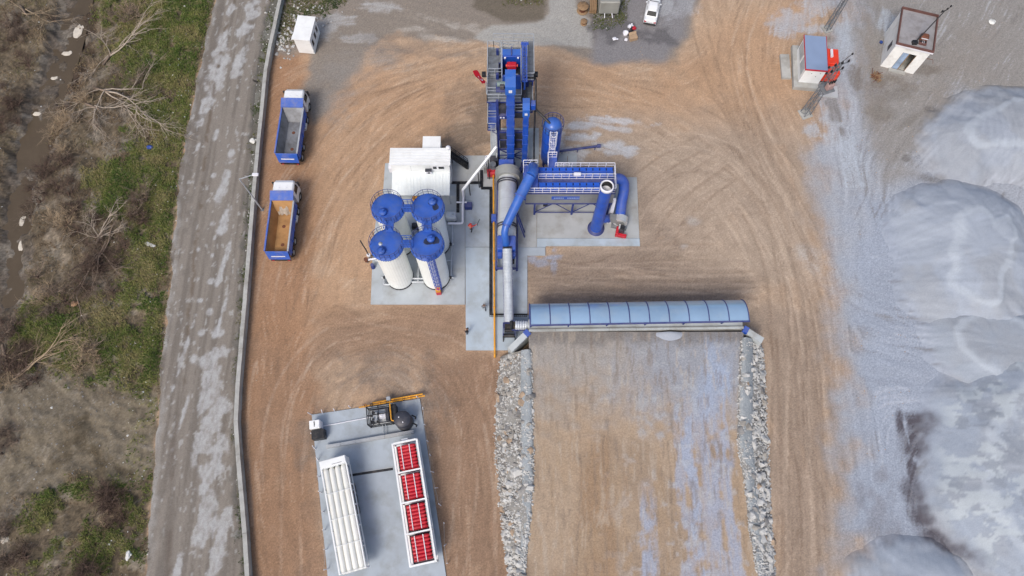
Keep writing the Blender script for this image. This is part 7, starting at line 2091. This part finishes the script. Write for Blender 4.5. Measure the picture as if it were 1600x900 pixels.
M_lit = pm("pale_litter", lin(214, 214, 210), .7, 0, .2, 2.0)
edge = bank*sstep(xl-6, xl-1.5, GX)*sstep(.45, .6, N2)
scatter_bits("litter", "white scraps of litter along the road verges", 460, edge*.9+strip*sstep(.45, .6, N2)*1.2+.05*bank+extra*.5, .035, .16, M_lit, 31)
scatter_bits("verge_stones", "small grey stones along the wall and road verge", 900, strip+.15*edge+extra*.8+1e-9, .03, .13, M_rocks[1], 32)
yard = (1-bank)*(1-strip)*(1-flat)*(GX > xw+.3)
scatter_bits("yard_stones", "small stones and clods scattered over the yard", 1500, yard*sstep(.5, .65, N1)+1e-9, .025, .10, M_rocks[2], 33, cat="stones")
scatter_bits("bank_stones", "brown clods and stones on the muddy clearing", 700, mudp+.2*bank+1e-9, .03, .14, M_rocks[3], 34, cat="stones")

def bit(px, py, nm, label, cat, mat, r_, sz, sc=(1, 1, 1), seed=0, dz=0, rz=0):
    x, y = P(px, py); o = thing(nm, label, cat, (x, y, ground_z(x, y)+dz), rz)
    l = lumpy("lump", o, r_, mat, seed, sz); l.scale = sc
    l2 = lumpy("fold", o, r_*.5, mat, seed+1, sz*1.1, (r_*.8*sc[0], r_*.3, 0))
M_foam = pm("dirty_foam", lin(206, 198, 184), .9, 0, .12, 3.0)
for i, (px, py, s, sx_, sy_, lb) in enumerate(((115, 42, .55, 1.0, 1.9, "large white foam patch at the upper bend of the stream"), (97, 76, .4, 1.6, .8, "white foam patch just below the large one in the stream"), (77, 115, .3, 1.5, .7, "small white foam patch in the middle reach of the stream"), (50, 171, .35, 1.5, .8, "white foam patch where the stream narrows"), (26, 340, .35, .8, 2.0, "pale foam streak along the lower stream edge"), (25, 378, .4, .8, 1.8, "long pale foam streak on the lower stream near the left edge"))):
    x, y = P(px, py); o = thing("foam_patch", lb, "foam", (x, y, -.96), 0, "foam patches in the stream")
    l = lumpy("foam", o, s, M_foam, 60+i, .12); l.scale = (sx_, sy_, 1); lumpy("foam_edge", o, s*.5, M_foam, 80+i, .12, (s*sx_*.6, s*sy_*.7, 0))
bit(236, 232, "blue_bag", "blue plastic bag on the green verge", "bag", pm("blue_plastic", lin(40, 70, 150), .5), .3, .6, (1.2, 1, 1), 91)
bit(235, 383, "white_board", "white board lying on the grass near the road", "board", M_lit, .28, .2, (2.4, .8, 1), 92, 0, -.4)
bit(396, 221, "white_bag", "round white bag at the foot of the boundary wall", "bag", M_lit, .36, .7, (1, 1, 1), 93)
bit(203, 868, "pale_stone_block", "pale block on the grass by the road's lower end", "block", M_lit, .3, .5, (.8, 1.5, 1), 94)
bit(117, 475, "orange_stone", "orange-brown stone on the scrub bank", "stone", pm("orange_stone", lin(176, 140, 108), .9), .35, .6, (1, 1, 1), 95)
bit(5, 843, "pale_tyre_lump", "pale lump at the left edge above the lower scrub", "lump", M_foam, .4, .5, (1, 1, 1), 96)
bit(398, 127, "black_scrap", "black scrap of rubber on the road's edge strip", "scrap", M_rubber, .22, .3, (1.8, .6, 1), 97, 0, -.5)
bit(1549, 35, "white_rock", "pale white stone on the grey yard beyond the hut", "stone", M_lit, .42, .4, (1, 1, 1), 98)
bit(1376, 67, "blue_can", "blue container by the white hut's wall", "can", pm("blue_plastic2", lin(36, 64, 130), .5), .22, .8, (1, 1, 1), 99)
# brushwood heap in front of the hut, wall-corner rubble
o = thing("brushwood_heap", "heap of cut brown sticks in front of the hut", "sticks", W(1369, 121, 0))
rr = random.Random(55)
for k in range(46):
    a_ = rr.uniform(0, 3.14); L_ = rr.uniform(.4, 1.0); c_ = Vector((rr.gauss(0, .3), rr.gauss(0, .28), .05+rr.random()*.3)); d_ = Vector((math.cos(a_), math.sin(a_), rr.gauss(0, .12)))*L_*.5
    MB().bar(c_-d_, c_+d_, .05).build("stick", M_wood if k % 3 else M_rust, o)
rub = thing("rubble_heap", "heap of white stones between the wall and the small site cabin", "rubble", W(440, 74, 0))
for k in range(60):
    s = rr.uniform(.12, .34); inst("stone", rock_meshes[rr.choice((1, 6, 10, 13, 0))], rub, (rr.gauss(0, 1.0)+.2, rr.gauss(.6, 1.3), .05), (rr.random(), rr.random(), rr.random()*6), (s, s, s))
rub2 = thing("rubble_heap", "scattered white rubble along the wall above the site cabin", "rubble", W(468, 22, 0))
for k in range(50):
    s = rr.uniform(.08, .26); inst("stone", rock_meshes[rr.choice((1, 6, 10, 13, 0))], rub2, (rr.gauss(0, 2.0), rr.gauss(0, 1.6), .05), (rr.random(), rr.random(), rr.random()*6), (s, s, s))
